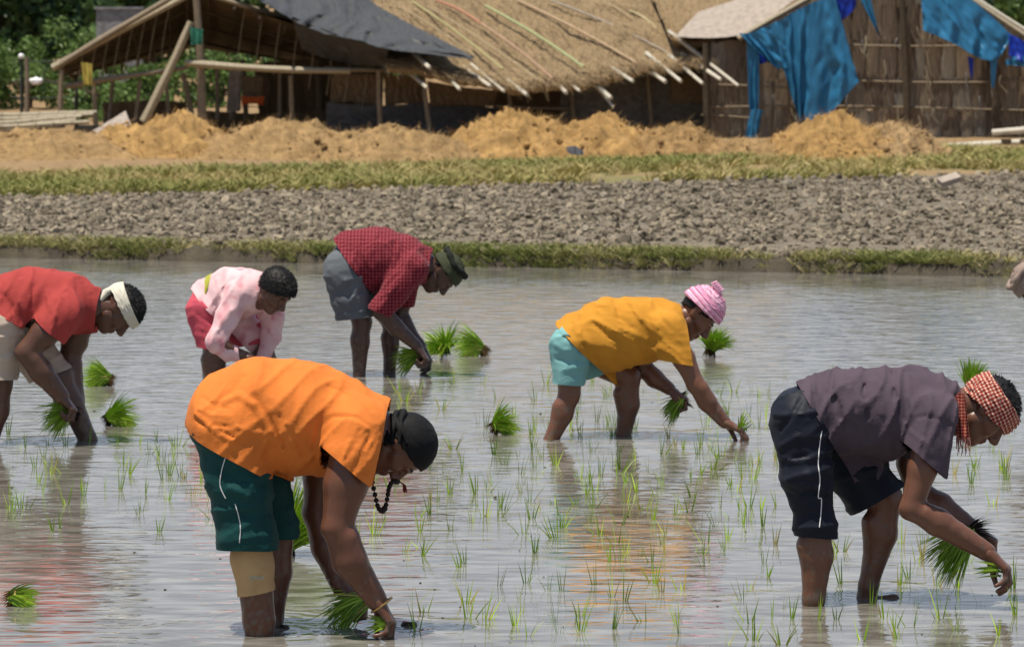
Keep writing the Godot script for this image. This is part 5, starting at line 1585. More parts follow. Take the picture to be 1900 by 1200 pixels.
	drape("plastic_sheet", [Vector3(-3.1712, 1.7171, -69.75) + inv, Vector3(-2.5439, 1.4725, -69.5) + inv, Vector3(-1.7607, 1.2483, -69) + inv], [Vector3(-3.0374, 1.2321, -70.2) + inv, Vector3(-2.4114, 1.0315, -70.1) + inv, Vector3(-1.8073, 1.0089, -69.6) + inv], M.black_tarp, o, 5.0, 0.03, 16)

func slab_mesh(s: int) -> ArrayMesh:
	var g := Geo.new()
	var q := noise_of(s, 1.0, 2)
	var rows := []
	for j in 4:
		var r := PackedInt32Array()
		for i in 8:
			var u := i / 7.0
			var t := j / 3.0
			var z := 0.35 * sin(u * PI) + (0.22 if i % 2 else 0.0) + 0.25 * q.get_noise_2d(u * 5.0, t * 3.0)
			r.append(g.p(Vector3(u - 0.5 + 0.05 * q.get_noise_2d(u, t * 6.0 + 4.0), t + 0.06 * q.get_noise_2d(u * 9.0, 7.0), z if i > 0 and i < 7 else -0.5)))
		rows.append(r)
	g.grid(rows)
	return g.mesh()

func tarp_hut() -> void:
	var o := base("tarp_hut", Vector3(4.9825, -0.0758, -69), "hut of brown straw panels hung with torn blue tarps", "hut")
	var inv := -o.position
	var g := Geo.new()
	# core of the wall behind the panels, as a gable
	var prof := [Vector3(2.8291, -0.1054, -69.2), Vector3(2.8251, 1.307, -69.2), Vector3(3.3774, 1.4449, -69.2), Vector3(4.6784, 2.2565, -69.2), Vector3(5.7504, 2.5624, -69.2), Vector3(6.5205, 2.0423, -69.2), Vector3(7.292, 1.4449, -69.2), Vector3(7.9868, 0.9543, -69.2), Vector3(7.9954, -0.1054, -69.2)]
	var ring := PackedInt32Array()
	for q in prof:
		ring.append(g.p(q + inv))
	var mid := g.p(Vector3(5.3766, 0.8008, -69.2) + inv)
	for i in ring.size() - 1:
		g.tri(mid, ring[i], ring[i + 1])
	for i in ring.size() - 1:
		g.face(g.v[ring[i]], g.v[ring[i + 1]], g.v[ring[i + 1]] + Vector3(0, 0, -4), g.v[ring[i]] + Vector3(0, 0, -4))
	var wall := put("wall", g.mesh(), M.mat_brown, o)
	var kinds := [slab_mesh(1), slab_mesh(2), slab_mesh(3), slab_mesh(4)]
	var tones := []
	for c in [Color(0.27, 0.20, 0.135), Color(0.21, 0.155, 0.11), Color(0.33, 0.255, 0.18), Color(0.17, 0.125, 0.09), Color(0.27, 0.235, 0.19)]:
		tones.append(mat(lin(c.r, c.g, c.b), 0.95, M.mottle, M.fine, 3.0, 1.0))
	var marks := [Vector3(-7.2982, -0.1037, -69.15).y, Vector3(-7.2946, 0.3876, -69.15).y, Vector3(-7.2914, 0.8172, -69.15).y, Vector3(-7.2874, 1.3536, -69.15).y, Vector3(-7.2836, 1.8741, -69.15).y, Vector3(-7.2797, 2.4093, -69.15).y]
	for row in 5:
		var x := Vector3(2.8366, 1.9506, -69.15).x
		while x < 7.95:
			var wd := rng.randf_range(0.185, 0.32)
			var y0: float = marks[row] + rng.randf_range(-0.02, 0.02)
			var y1: float = marks[row + 1] + rng.randf_range(-0.015, 0.045)
			var roof := -INF
			for i in prof.size() - 1:
				var c := x + wd * 0.5
				if c >= prof[i].x and c < prof[i + 1].x and prof[i + 1].x > prof[i].x:
					roof = lerpf(prof[i].y, prof[i + 1].y, (c - prof[i].x) / (prof[i + 1].x - prof[i].x))
			y1 = minf(y1, roof - 0.015)
			if y1 - y0 > 0.11:
				var s := put("straw_panel", kinds[rng.randi() % 4], tones[rng.randi() % 5], wall)
				s.transform = Transform3D(Basis(Vector3(0, 0, 1), rng.randf_range(-0.05, 0.05)).scaled_local(Vector3(wd * 1.06, (y1 - y0) * 1.05, 0.05)), Vector3(x + wd * 0.5, y0, -69.15) + inv)
			x += wd * 0.93
	for q in [[Vector3(2.7603, 0.3825, -69.05), Vector3(7.9738, 0.4209, -69.05)], [Vector3(2.7593, 0.7426, -69.05), Vector3(3.9857, 0.7119, -69.05)], [Vector3(4.9817, 0.8038, -69.05), Vector3(7.9705, 0.8344, -69.05)], [Vector3(4.6728, 1.3089, -69.05), Vector3(6.9706, 1.3395, -69.05)], [Vector3(2.6838, 0.3136, -69.05), Vector3(3.4507, 0.2829, -69.05)]]:
		pole("batten", q[0] + inv, q[1] + inv, 0.014, M.old_wood, o, 6)
	for q in [[Vector3(2.8057, -0.1141, -69), Vector3(2.7403, 1.3401, -69)], [Vector3(5.6113, -0.1141, -69), Vector3(5.5367, 2.2563, -69)], [Vector3(6.8992, -0.1141, -69), Vector3(6.8257, 1.6457, -69)]]:
		pole("post", q[0] + inv, q[1] + inv, 0.05, M.bark, o)
	var reed := Geo.new()
	reed.blade(Vector3.ZERO, Vector3(0, 1, 0.02), 1.0, 0.03, 0.1, Color.WHITE, 2)
	var where := []
	var cols := []
	for i in 3800:
		var p := Vector3(rng.randf_range(prof[0].x, 7.95), 0, -69.1 + rng.randf() * 0.05)
		var roof := 0.0
		for k in prof.size() - 1:
			if p.x >= prof[k].x and p.x < prof[k + 1].x:
				roof = lerpf(prof[k].y, prof[k + 1].y, (p.x - prof[k].x) / (prof[k + 1].x - prof[k].x))
		var l := rng.randf_range(0.12, 0.42)
		p.y = rng.randf_range(0.0, maxf(roof - l * 0.8, 0.05))
		where.append(Transform3D(Basis(Vector3(0, 0, 1), rng.randfn(0, 0.16)).scaled_local(Vector3(0.55, 1, 1) * l), p + inv))
		var b := rng.randf_range(0.5, 1.5)
		cols.append(Color(0.29 * b, 0.205 * b, 0.135 * b).lerp(Color(0.31 * b, 0.28 * b, 0.235 * b), rng.randf()))
	many("reeds", reed.mesh(), M.straw, where, cols, wall)
	# tie strings and straws that hang off the wall
	for i in 60:
		var g2 := Geo.new()
		var a := Vector3(rng.randf_range(3.7, 7.9), rng.randf_range(0.2, 1.75), -69.0) + inv
		var l := rng.randf_range(0.12, 0.4)
		g2.tube([a, a + Vector3(rng.randf_range(-0.04, 0.04), -l * 0.5, 0.02), a + Vector3(rng.randf_range(-0.1, 0.1), -l, 0.01)], [0.012, 0.01, 0.006], 5)
		put("hanging_straw", g2.mesh(), M.bamboo if i % 3 else M.concrete, o)
	# roof edges
	pole("gable_pole", Vector3(3.2254, 1.3871, -68.9) + inv, Vector3(4.6581, 2.2562, -68.9) + inv, 0.04, M.bamboo, o)
	pole("gable_pole", Vector3(6.4158, 2.0581, -68.9) + inv, Vector3(7.9521, 0.9748, -68.9) + inv, 0.04, M.bamboo, o)
	pole("gable_pole", Vector3(6.4969, 2.058, -68.95) + inv, Vector3(7.9955, 1.0504, -68.95) + inv, 0.03, M.pole_white, o)
	thatch([Vector3(2.2788, 1.3813, -69.4) + inv, Vector3(2.8484, 1.3967, -69.4) + inv, Vector3(3.4025, 1.4428, -69.4) + inv], [Vector3(1.7841, 2.6654, -73.2) + inv, Vector3(3.0816, 2.6816, -73.2) + inv, Vector3(4.4602, 2.6977, -73.2) + inv], o, 900, 6, Color(1.15, 1.0, 0.8))
	drape("pale_board", [Vector3(2.6933, 1.7762, -70.2) + inv, Vector3(3.4243, 1.9937, -70.2) + inv, Vector3(4.2058, 2.0561, -70) + inv], [Vector3(2.3148, 1.4307, -69.1) + inv, Vector3(2.9085, 1.4165, -69) + inv, Vector3(3.3804, 1.4781, -68.95) + inv], M.pale_sheet, o, 0.6, 0.015, 17)
	# tarps
	drape("blue_tarp", [Vector3(3.6752, 1.5715, -68.75) + inv, Vector3(3.9613, 1.7696, -68.7) + inv, Vector3(4.2654, 1.9217, -68.7) + inv, Vector3(4.5729, 2.0127, -68.75) + inv], [Vector3(3.8889, 0.826, -68.7) + inv, Vector3(4.0403, 0.3701, -68.65) + inv, Vector3(4.2396, 0.1263, -68.65) + inv, Vector3(4.9108, 0.7956, -68.7) + inv], M.blue_tarp, o, 5.0, 0.05, 31, 60, 36)
	drape("blue_tarp", [Vector3(3.2204, 1.4796, -68.8) + inv, Vector3(3.4329, 1.5103, -68.78) + inv, Vector3(3.8104, 1.6783, -68.72) + inv], [Vector3(3.616, 1.0994, -68.75) + inv, Vector3(3.7979, 0.978, -68.72) + inv, Vector3(4.0568, 1.0542, -68.72) + inv], M.blue_tarp, o, 4.0, 0.035, 32)
	drape("blue_tarp", [Vector3(3.3274, 1.4187, -68.8) + inv, Vector3(3.4189, 1.4492, -68.8) + inv, Vector3(3.5106, 1.4187, -68.8) + inv], [Vector3(3.3614, 0.412, -68.8) + inv, Vector3(3.4302, 0.3967, -68.8) + inv, Vector3(3.4989, 0.412, -68.8) + inv], M.blue_tarp, o, 2.0, 0.03, 33, 16, 24)
	drape("tarp_knot", [Vector3(3.39, 0.4054, -68.76) + inv, Vector3(3.448, 0.4145, -68.7) + inv, Vector3(3.558, 0.3977, -68.76) + inv], [Vector3(3.2846, -0.045, -68.76) + inv, Vector3(3.3888, -0.1041, -68.7) + inv, Vector3(3.4829, 0.0466, -68.76) + inv], M.blue_tarp, o, 3.0, 0.03, 34, 16, 16)
	drape("deep_blue_tarp", [Vector3(3.4365, 1.4791, -68.85) + inv, Vector3(3.5892, 1.4944, -68.85) + inv], [Vector3(3.5145, 1.0368, -68.85) + inv, Vector3(3.6366, 1.0825, -68.85) + inv], M.deep_blue, o, 2.0, 0.02, 35, 12, 14)
	drape("deep_blue_tarp", [Vector3(4.5, 1.9974, -68.8) + inv, Vector3(4.6904, 2.0735, -68.8) + inv, Vector3(4.8961, 2.1039, -68.8) + inv], [Vector3(4.5628, 1.6167, -68.8) + inv, Vector3(4.6999, 1.6777, -68.8) + inv, Vector3(4.8669, 1.8452, -68.8) + inv], M.deep_blue, o, 3.0, 0.02, 36, 18, 14)
	drape("blue_tarp", [Vector3(4.8503, 2.1191, -68.8) + inv, Vector3(5.033, 2.18, -68.8) + inv], [Vector3(5.1739, 1.4949, -68.8) + inv, Vector3(5.2202, 1.4035, -68.8) + inv], M.blue_tarp, o, 2.0, 0.02, 37, 14, 18)
	drape("blue_tarp", [Vector3(5.7803, 2.18, -68.8) + inv, Vector3(6.1727, 2.1344, -68.75) + inv, Vector3(6.6318, 1.8606, -68.75) + inv, Vector3(7.0973, 1.4492, -68.8) + inv], [Vector3(5.8215, 1.5263, -68.7) + inv, Vector3(6.2448, 1.3443, -68.65) + inv, Vector3(6.627, 1.1314, -68.65) + inv, Vector3(6.876, 1.1002, -68.7) + inv], M.blue_tarp, o, 4.0, 0.035, 38, 50, 26)
	drape("deep_blue_tarp", [Vector3(7.0339, 1.4798, -68.78) + inv, Vector3(7.2483, 1.3732, -68.78) + inv, Vector3(7.7088, 1.0379, -68.78) + inv], [Vector3(7.0433, 1.1611, -68.7) + inv, Vector3(7.2423, 1.0545, -68.7) + inv, Vector3(7.6259, 0.7346, -68.7) + inv], M.deep_blue, o, 3.0, 0.03, 39, 20, 14)
	drape("blue_tarp", [Vector3(6.9827, 1.1002, -68.7) + inv, Vector3(7.1652, 1.1611, -68.7) + inv, Vector3(7.4705, 1.1154, -68.7) + inv], [Vector3(6.9984, 1.0393, -68.7) + inv, Vector3(7.1815, 1.024, -68.7) + inv, Vector3(7.4718, 0.9479, -68.7) + inv], M.blue_tarp, o, 3.0, 0.03, 40, 18, 10)
	drape("deep_blue_tarp", [Vector3(6.4534, 1.1603, -68.75) + inv, Vector3(6.5452, 1.1299, -68.75) + inv], [Vector3(6.5012, 0.8555, -68.75) + inv, Vector3(6.5318, 0.8403, -68.75) + inv], M.deep_blue, o, 1.0, 0.01, 41, 8, 10)
	drape("blue_tarp", [Vector3(6.774, 1.1299, -68.75) + inv, Vector3(6.8809, 1.1146, -68.75) + inv], [Vector3(6.792, 0.7336, -68.75) + inv, Vector3(6.838, 0.7031, -68.75) + inv], M.blue_tarp, o, 1.0, 0.01, 42, 8, 10)

# ---------- yard ----------
func heap(label: String, cx: float, cz: float, rx: float, rz: float, h: float, s: int, col: Color) -> void:
	var y0 := ground_y(cx, cz) - 0.05
	var g := Geo.new()
	var q := noise_of(s, 1.0, 4)
	var rows := []
	for j in 30:
		var r := PackedInt32Array()
		var t := j / 29.0
		for i in 72:
			var a := TAU * i / 72.0
			var wob := 1.0 + 0.22 * q.get_noise_2d(cos(a) * 1.5, sin(a) * 1.5)
			var p := Vector3(cos(a) * rx * t * wob, 0, sin(a) * rz * t * wob)
			var k := pow(0.5 + 0.5 * cos(PI * t), 0.75)
			p.y = h * (k * (1.0 + 0.35 * q.get_noise_2d(p.x * 1.4, p.z * 1.4)) + 0.17 * q.get_noise_2d(p.x * 4.0 + 9.0, p.z * 4.0) * minf(k * 2.5, 1.0) + 0.17 * q.get_noise_2d(p.x * 11.0, p.z * 11.0) * minf(k * 3.0, 1.0)) - 0.05 * t
			r.append(g.p(p, col * (1.0 + 0.5 * q.get_noise_2d(p.x * 4.0, p.z * 4.0 + 50.0))))
		rows.append(r)
	g.grid(rows, true)
	var o := put("sand_heap", g.mesh(), M.earth)
	o.position = Vector3(cx, y0, cz)
	tag(o, label, "heap", "heaps of ochre sand before the huts")
	var where := []
	var cols := []
	for i in 120:
		var a := rng.randf() * TAU
		var t := sqrt(rng.randf()) * 0.9
		var p := Vector3(cos(a) * rx * t, 0, sin(a) * rz * t)
		var k := pow(0.5 + 0.5 * cos(PI * t), 0.75)
		p.y = h * (k * (1.0 + 0.35 * q.get_noise_2d(p.x * 1.4, p.z * 1.4)) + 0.17 * q.get_noise_2d(p.x * 4.0 + 9.0, p.z * 4.0) * minf(k * 2.5, 1.0))
		where.append(Transform3D(Basis(Vector3.UP, rng.randf() * TAU).scaled(Vector3.ONE * (0.008 + 0.04 * pow(rng.randf(), 4.0))), p))
		cols.append(col * rng.randf_range(0.7, 1.1))
	many("sand_lumps", clod_mesh(s + 300), M.clod, where, cols, o)
	var stem := Geo.new()
	stem.blade(Vector3.ZERO, Vector3(0, 1, 0.05), 1.0, 0.05, 0.3, Color.WHITE, 2)
	where = []
	cols = []
	for i in 2200:
		var a := rng.randf() * TAU
		var t := sqrt(rng.randf()) * 0.97
		var p := Vector3(cos(a) * rx * t, 0, sin(a) * rz * t)
		var k := pow(0.5 + 0.5 * cos(PI * t), 0.75)
		p.y = h * (k * (1.0 + 0.35 * q.get_noise_2d(p.x * 1.4, p.z * 1.4)) + 0.17 * q.get_noise_2d(p.x * 4.0 + 9.0, p.z * 4.0) * minf(k * 2.5, 1.0)) + 0.005
		where.append(Transform3D(Basis.from_euler(Vector3(rng.randfn(1.2, 0.35), rng.randf() * TAU, 0)).scaled_local(Vector3(0.6, 1, 1) * rng.randf_range(0.06, 0.17)), p))
		cols.append(col * rng.randf_range(0.55, 1.6))
	many("chaff", stem.mesh(), M.straw, where, cols, o)

func yard_things() -> void:
	var ochre := Color(0.37, 0.225, 0.085)
	var dull := Color(0.325, 0.21, 0.095)
	heap("long low sand heap at the left picture edge before the bamboo stack", -5.6, -57.5, 1.95, 1.80, 0.36, 1, dull)
	heap("tall sand heap in front of the shed's leaning brace", -4.15, -58.0, 1.52, 1.65, 0.50, 2, ochre)
	heap("broad sand heap before the shed's orange rag", -2.75, -57.5, 1.71, 1.65, 0.44, 3, dull)
	heap("broad sand heap before the shed's dark sheets", -1.5, -57.0, 1.65, 1.50, 0.39, 4, dull)
	heap("highest rounded sand heap in the middle before the thatched house", 0.1, -58.0, 1.40, 1.65, 0.52, 5, ochre)
	heap("rounded sand heap just right of the highest middle one", 1.0, -57.8, 1.22, 1.50, 0.48, 6, ochre)
	heap("small dark crusted sand heap before the grey low wall", 1.9, -57.5, 1.04, 1.20, 0.40, 7, Color(0.32, 0.20, 0.085))
	heap("flat sand heap under the knotted blue tarp strip", 2.8, -57.0, 1.22, 1.20, 0.26, 8, dull)
	heap("steep sand heap under the big hanging blue tarp", 3.75, -57.0, 1.22, 1.35, 0.52, 9, ochre)
	heap("sand heap with a dark end before the straw panel wall", 4.45, -57.0, 0.92, 1.20, 0.44, 10, Color(0.36, 0.24, 0.12))
	# stack of bamboo poles at the left
	for i in 9:
		var q: Array = [[Vector3(-7.1827, 0.396, -66), Vector3(-5.6751, 0.4347, -66.2)], [Vector3(-7.1777, 0.3388, -65.95), Vector3(-5.715, 0.4067, -66.15)], [Vector3(-7.1727, 0.2817, -65.9), Vector3(-5.8724, 0.3786, -66.1)], [Vector3(-7.1678, 0.21, -65.85), Vector3(-5.9416, 0.336, -66.05)], [Vector3(-7.1629, 0.1384, -65.8), Vector3(-5.8648, 0.1689, -66)], [Vector3(-7.158, 0.067, -65.75), Vector3(-5.7873, 0.1484, -65.95)], [Vector3(-7.1513, 0.2437, -65.7), Vector3(-5.7453, 0.3109, -65.9)], [Vector3(-7.1464, 0.1723, -65.65), Vector3(-6.0704, 0.2612, -65.85)], [Vector3(-7.1418, 0.0572, -65.6), Vector3(-5.6648, 0.0946, -65.8)]][i]
		var a: Vector3 = q[0]
		var o := base("bamboo_pole", a, ["topmost pale bamboo pole on the stack at the left edge", "second bamboo pole from the top of the stack at the left edge", "third bamboo pole from the top of the stack at the left edge", "middle bamboo pole of the stack at the left edge", "long dark pole low in the stack at the left edge", "lowest dark pole of the stack at the left edge", "slanting bamboo pole crossing the stack at the left edge", "short bamboo pole inside the stack at the left edge", "long low pole ending by the grey sheet"][i], "pole", "bamboo poles stacked at the left")
		var shape := Geo.new()
		var b: Vector3 = q[1] - a
		shape.tube([Vector3.ZERO, b * 0.33 + Vector3(0, -0.01, 0), b * 0.66, b], [0.034, 0.036, 0.032, 0.026], 8)
		put("stem", shape.mesh(), M.bamboo if i in [0, 1, 2, 3, 6] else M.bark, o)
		for k in 5:
			var c := b * (0.15 + 0.17 * k)
			shape = Geo.new()
			shape.tube([c - b * 0.004, c + b * 0.004], [0.039, 0.039], 8)
			put("joint", shape.mesh(), M.old_wood, o)
	# poles at the right
	var names := ["pale bamboo pole resting above the other poles at the right edge", "long white bamboo pole lying before the straw panel hut", "short pale pole under the long white one at the right edge"]
	var right := [[Vector3(6.4403, 0.1921, -65), Vector3(7.485, 0.2846, -64.8), 0.046], [Vector3(5.7772, 0.0044, -65), Vector3(7.4864, 0.1119, -64.8), 0.044], [Vector3(6.7018, -0.0389, -65), Vector3(7.4869, 0.0543, -64.8), 0.04]]
	for i in 3:
		var q: Array = right[i]
		var a: Vector3 = q[0]
		var o := base("bamboo_pole", a, names[i], "pole", "white bamboo poles at the right")
		var b: Vector3 = q[1] - a
		var shape := Geo.new()
		shape.tube([Vector3.ZERO, b * 0.3, b * 0.7, b], [q[2], q[2] * 1.05, q[2], q[2]], 10)
		put("stem", shape.mesh(), M.pole_white, o)
		for k in 4:
			var c := b * (0.2 + 0.2 * k)
			shape = Geo.new()
			shape.tube([c - b * 0.006, c + b * 0.006], [q[2] * 1.16, q[2] * 1.16], 10)
			put("joint", shape.mesh(), M.pole_white, o)
	# props that carry the right poles
	for i in 2:
		var o := base("wooden_block", [Vector3(6.6193, -0.0211, -64.9), Vector3(6.8645, -0.0211, -64.9)][i] + Vector3(0, -0.06, 0), ["rough wooden block under the poles nearer the blue tarps", "rough wooden block under the poles at the right edge"][i], "block", "blocks under the right poles")
		var shape := Geo.new()
		shape.box(Vector3(-0.09, -0.12, -0.1), Vector3(0.09, 0.03, 0.1))
		shape.box(Vector3(-0.07, 0.034, -0.08), Vector3(0.06, 0.19, 0.08))
		put("block", shape.mesh(), M.bark, o)
	# crumpled grey sheet
	var gs := base("grey_sheet", Vector3(-5.4564, 0.2205, -65.5), "bent light grey sheet leaning beside the bamboo stack", "sheet")
	var inv := -gs.position
	drape("panel", [Vector3(-5.6981, 0.1884, -65.6) + inv, Vector3(-5.4524, 0.3402, -65.9) + inv, Vector3(-5.278, 0.4567, -66.2) + inv], [Vector3(-5.5743, 0.12, -65) + inv, Vector3(-5.3231, 0.1715, -65.2) + inv, Vector3(-5.1361, 0.2496, -65.5) + inv], M.pale_sheet, gs, 1.0, 0.02, 50, 24, 12)
	# block wall far behind
	var bw := base("block_wall", Vector3(-6.5, 0, -80), "plain grey block wall rising behind the shed's rafter", "wall")
	var shape := Geo.new()
	shape.box(Vector3(-0.34, 0, -0.15), Vector3(0.40, 1.76, 0.15))
	put("wall", shape.mesh(), M.concrete, bw)
	shape = Geo.new()
	shape.box(Vector3(-0.37, 1.763, -0.18), Vector3(0.43, 1.80, 0.18))
	put("coping", shape.mesh(), M.concrete, bw)
	# slim fence posts with white caps
	M.white_cap = mat(lin(0.85, 0.85, 0.85), 0.25)
	M.dark_post = mat(lin(0.03, 0.035, 0.03), 0.6)
	var fence := [[Vector3(-7.4952, 0.0812, -74), Vector3(-7.4881, 1.0825, -74), "slim dark fence post with a shiny white cap at far left", 0.028, true, false], [Vector3(-7.413, 0.0812, -74), Vector3(-7.4061, 1.0661, -74), "bare brown fence post beside the white capped one", 0.04, false, true], [Vector3(-6.6569, 0.0812, -74), Vector3(-6.6522, 0.8364, -74), "slim dark post with a white knob under the shed's eave", 0.026, true, false]]
	for q in fence:
		var foot: Vector3 = q[0]
		var o := base("fence_post", foot, q[2], "post", "fence posts left of the shed")
		var top: Vector3 = q[1] - foot
		pole("stem", Vector3(0, -0.1, 0), top, q[3], M.old_wood if q[5] else M.dark_post, o)
		if q[4]:
			var s := SphereMesh.new()
			s.radius = 0.042
			s.height = 0.084
			put("cap", s, M.white_cap, o).position = top
	var wires := base("fence_wire", Vector3(-7.4885, 1.0333, -74), "thin dark wires strung between the fence posts", "wire")
	for k in 3:
		shape = Geo.new()
		var e: Array = [[Vector3(-7.6364, 1.0169, -74), Vector3(-7.0617, 1.0005, -74), Vector3(-6.5689, 1.0169, -74)], [Vector3(-7.6386, 0.7052, -74), Vector3(-7.0638, 0.6888, -74), Vector3(-6.5709, 0.7052, -74)], [Vector3(-7.6404, 0.459, -74), Vector3(-7.0654, 0.4425, -74), Vector3(-6.5724, 0.459, -74)]][k]
		shape.tube([e[0] - wires.position, e[1] - wires.position, e[2] - wires.position], [0.008, 0.008, 0.008], 4)
		put("strand", shape.mesh(), M.dark_post, wires)
	var bag := base("plastic_bag", Vector3(-7.251, 0.7072, -73.9), "small white plastic bag caught on the fence wire", "bag")
	shape = Geo.new()
	var q2 := noise_of(12, 1.2, 3)
	var rows := []
	for j in 9:
		var r := PackedInt32Array()
		var e := PI * j / 8.0
		for i in 12:
			var t := TAU * i / 12.0
			var p := Vector3(sin(e) * cos(t) * 0.11, cos(e) * 0.055, sin(e) * sin(t) * 0.06)
			r.append(shape.p(p * (1.0 + 0.5 * q2.get_noise_3dv(p * 14.0))))
		rows.append(r)
	shape.grid(rows, true)
	put("bag", shape.mesh(), M.white_cap, bag)
	# scraps on the sand
	M.dark_rag = mat(lin(0.06, 0.06, 0.07), 0.7, M.mottle, M.fine, 3.0, 0.8)
	var rag := base("dark_rag", Vector3(0.7205, 0.2469, -55.9), "crumpled dark rag lying on the middle sand heaps", "rag")
	drape("cloth", [Vector3(-0.10, 0.05, -0.05), Vector3(0.0, 0.07, -0.05), Vector3(0.1, 0.02, -0.05)], [Vector3(-0.08, 0.0, 0.08), Vector3(0.0, -0.03, 0.1), Vector3(0.11, -0.03, 0.06)], M.dark_rag, rag, 3.0, 0.02, 51, 16, 10)
	var pl := base("broken_board", Vector3(4.197, 0.2825, -46.5), "pale broken board lying among the clods at the right", "board")
	shape = Geo.new()
	shape.box(Vector3(-0.1, -0.03, -0.07), Vector3(0.1, 0.02, 0.07), Color.WHITE, Transform3D(Basis.from_euler(Vector3(0.3, 0.3, 0.3)), Vector3(0, 0.03, 0)))
	put("board", shape.mesh(), M.pale_sheet, pl)

# ---------- people ----------
func bones(f: Field, rows: Array, k: float) -> void:
	for b in rows:
		f.bone(Vector3(b[0], b[1], b[2]), Vector3(b[3], b[4], b[5]), b[6], b[7], Vector3(1, 1, b[8]), int(b[9]), k)

func head_field() -> Field:
	var f := Field.new()
	var o := Vector3(-0.005, 0.02, 0)
	f.bone(o, o + Vector3(0.0005, 0, 0), 0.09, 0.09, Vector3(1.05, 0.98, 0.85), 0, 0.02)
	f.bone(Vector3(0.03, -0.015, 0), Vector3(0.04, -0.075, 0), 0.056, 0.046, Vector3(1, 1, 0.98), 0, 0.03)
	f.bone(Vector3(0.062, -0.106, 0), Vector3(0.066, -0.106, 0), 0.022, 0.022, Vector3(1, 1, 1.2), 0, 0.02)
	for s in [-1.0, 1.0]:
		f.bone(Vector3(0.0, -0.065, 0.048 * s), Vector3(0.058, -0.104, 0.014 * s), 0.02, 0.018, Vector3.ONE, 0, 0.025)
		f.bone(Vector3(0.083, 0.012, 0.012 * s), Vector3(0.066, 0.010, 0.046 * s), 0.011, 0.010, Vector3.ONE, 0, 0.012)
		f.bone(Vector3(0.062, -0.036, 0.042 * s), Vector3(0.03, -0.03, 0.058 * s), 0.02, 0.016, Vector3.ONE, 0, 0.02)
		f.bone(Vector3(0.103, -0.046, 0.011 * s), Vector3(0.1, -0.046, 0.011 * s), 0.009, 0.009, Vector3.ONE, 0, 0.006)
		f.bone(Vector3(-0.014, -0.02, 0.074 * s), Vector3(-0.018, 0.008, 0.078 * s), 0.02, 0.023, Vector3(1, 1, 0.42), 0, 0.006)
	f.bone(Vector3(0.09, 0.004, 0), Vector3(0.116, -0.04, 0), 0.0085, 0.0125, Vector3.ONE, 0, 0.01)
	f.bone(Vector3(0.078, -0.040, 0), Vector3(0.106, -0.044, 0), 0.015, 0.0125, Vector3.ONE, 0, 0.008)
	f.bone(Vector3(0.0895, -0.071, -0.017), Vector3(0.0895, -0.071, 0.017), 0.008, 0.008, Vector3.ONE, 0, 0.006)
	f.bone(Vector3(0.087, -0.083, -0.013), Vector3(0.087, -0.083, 0.013), 0.0085, 0.0085, Vector3.ONE, 0, 0.006)
	f.bone(Vector3(0.02, -0.06, 0), Vector3(-0.03, -0.13, 0), 0.052, 0.056, Vector3.ONE, 0, 0.03)
	for s in [-1.0, 1.0]:
		f.bone(Vector3(0.092, -0.008, 0.031 * s), Vector3(0.092, -0.008, 0.034 * s), 0.0155, 0.0155, Vector3.ONE, 0, 0.01, true)
		f.bone(Vector3(0.001, -0.008, 0.088 * s), Vector3(-0.006, 0.004, 0.089 * s), 0.009, 0.009, Vector3.ONE, 0, 0.006, true)
	f.bone(Vector3(0.102, -0.077, -0.02), Vector3(0.102, -0.077, 0.02), 0.0035, 0.0035, Vector3.ONE, 0, 0.003, true)
	return f

# a hand from the wrist along x, back of the hand up y, thumb on the side of z = thumb
func hand_field(pose: String, thumb: float) -> Field:
	var f := Field.new()
	var flex: Array = {"dig": [0.62, 0.75, 0.35], "hold": [0.95, 1.25, 0.7], "pinch": [0.5, 0.55, 0.3]}[pose]
	var mcp := [Vector3(0.088, 0.0, 0.031), Vector3(0.092, 0.003, 0.0105), Vector3(0.086, 0.002, -0.010), Vector3(0.077, -0.002, -0.029)]
	var lens := [[0.043, 0.026, 0.021], [0.047, 0.030, 0.022], [0.043, 0.028, 0.021], [0.034, 0.021, 0.019]]
	f.bone(Vector3(-0.03, 0, 0), Vector3(0.02, 0, 0), 0.024, 0.024, Vector3(1, 0.8, 1.15), 0, 0.015)
	for i in 4:
		var b: Vector3 = mcp[i] * Vector3(1, 1, thumb)
		f.bone(Vector3(0.01, 0, b.z * 0.55), b, 0.019, 0.0135, Vector3(1, 0.9, 1), 0, 0.012)
	for i in 4:
		var p: Vector3 = mcp[i] * Vector3(1, 1, thumb)
		var a := 0.0
		for j in 3:
			a += flex[j] + 0.05 * i * (1 if j < 2 else 0)
			var d := Vector3(cos(a), -sin(a), (0.10 - 0.07 * i) * thumb * (1.0 if pose != "hold" else 0.3))
			var q: Vector3 = p + d * lens[i][j] * 1.02
			var r := [0.0098, 0.0092, 0.0082][j] as float
			f.bone(p, q, r * (0.9 if i == 3 else 1.0), r * 0.9 * (0.9 if i == 3 else 1.0), Vector3.ONE, 0, 0.0035)
			p = q
	f.bone(Vector3(0.018, -0.008, 0.020 * thumb), Vector3(0.048, -0.024, 0.040 * thumb), 0.017, 0.0135, Vector3.ONE, 0, 0.01)
	f.bone(Vector3(0.048, -0.024, 0.040 * thumb), Vector3(0.076, -0.046, 0.038 * thumb), 0.012, 0.0105, Vector3.ONE, 0, 0.004)
	f.bone(Vector3(0.076, -0.046, 0.038 * thumb), Vector3(0.098, -0.062, 0.028 * thumb), 0.0105, 0.0085, Vector3.ONE, 0, 0.004)
	return f

func job(f: Field, h: float, clips: Array = [], wob: FastNoiseLite = null, amp := 0.004) -> int:
	jobs.append({"f": f, "h": h, "clips": clips, "wob": wob, "amp": amp, "out": []})
	return jobs.size() - 1

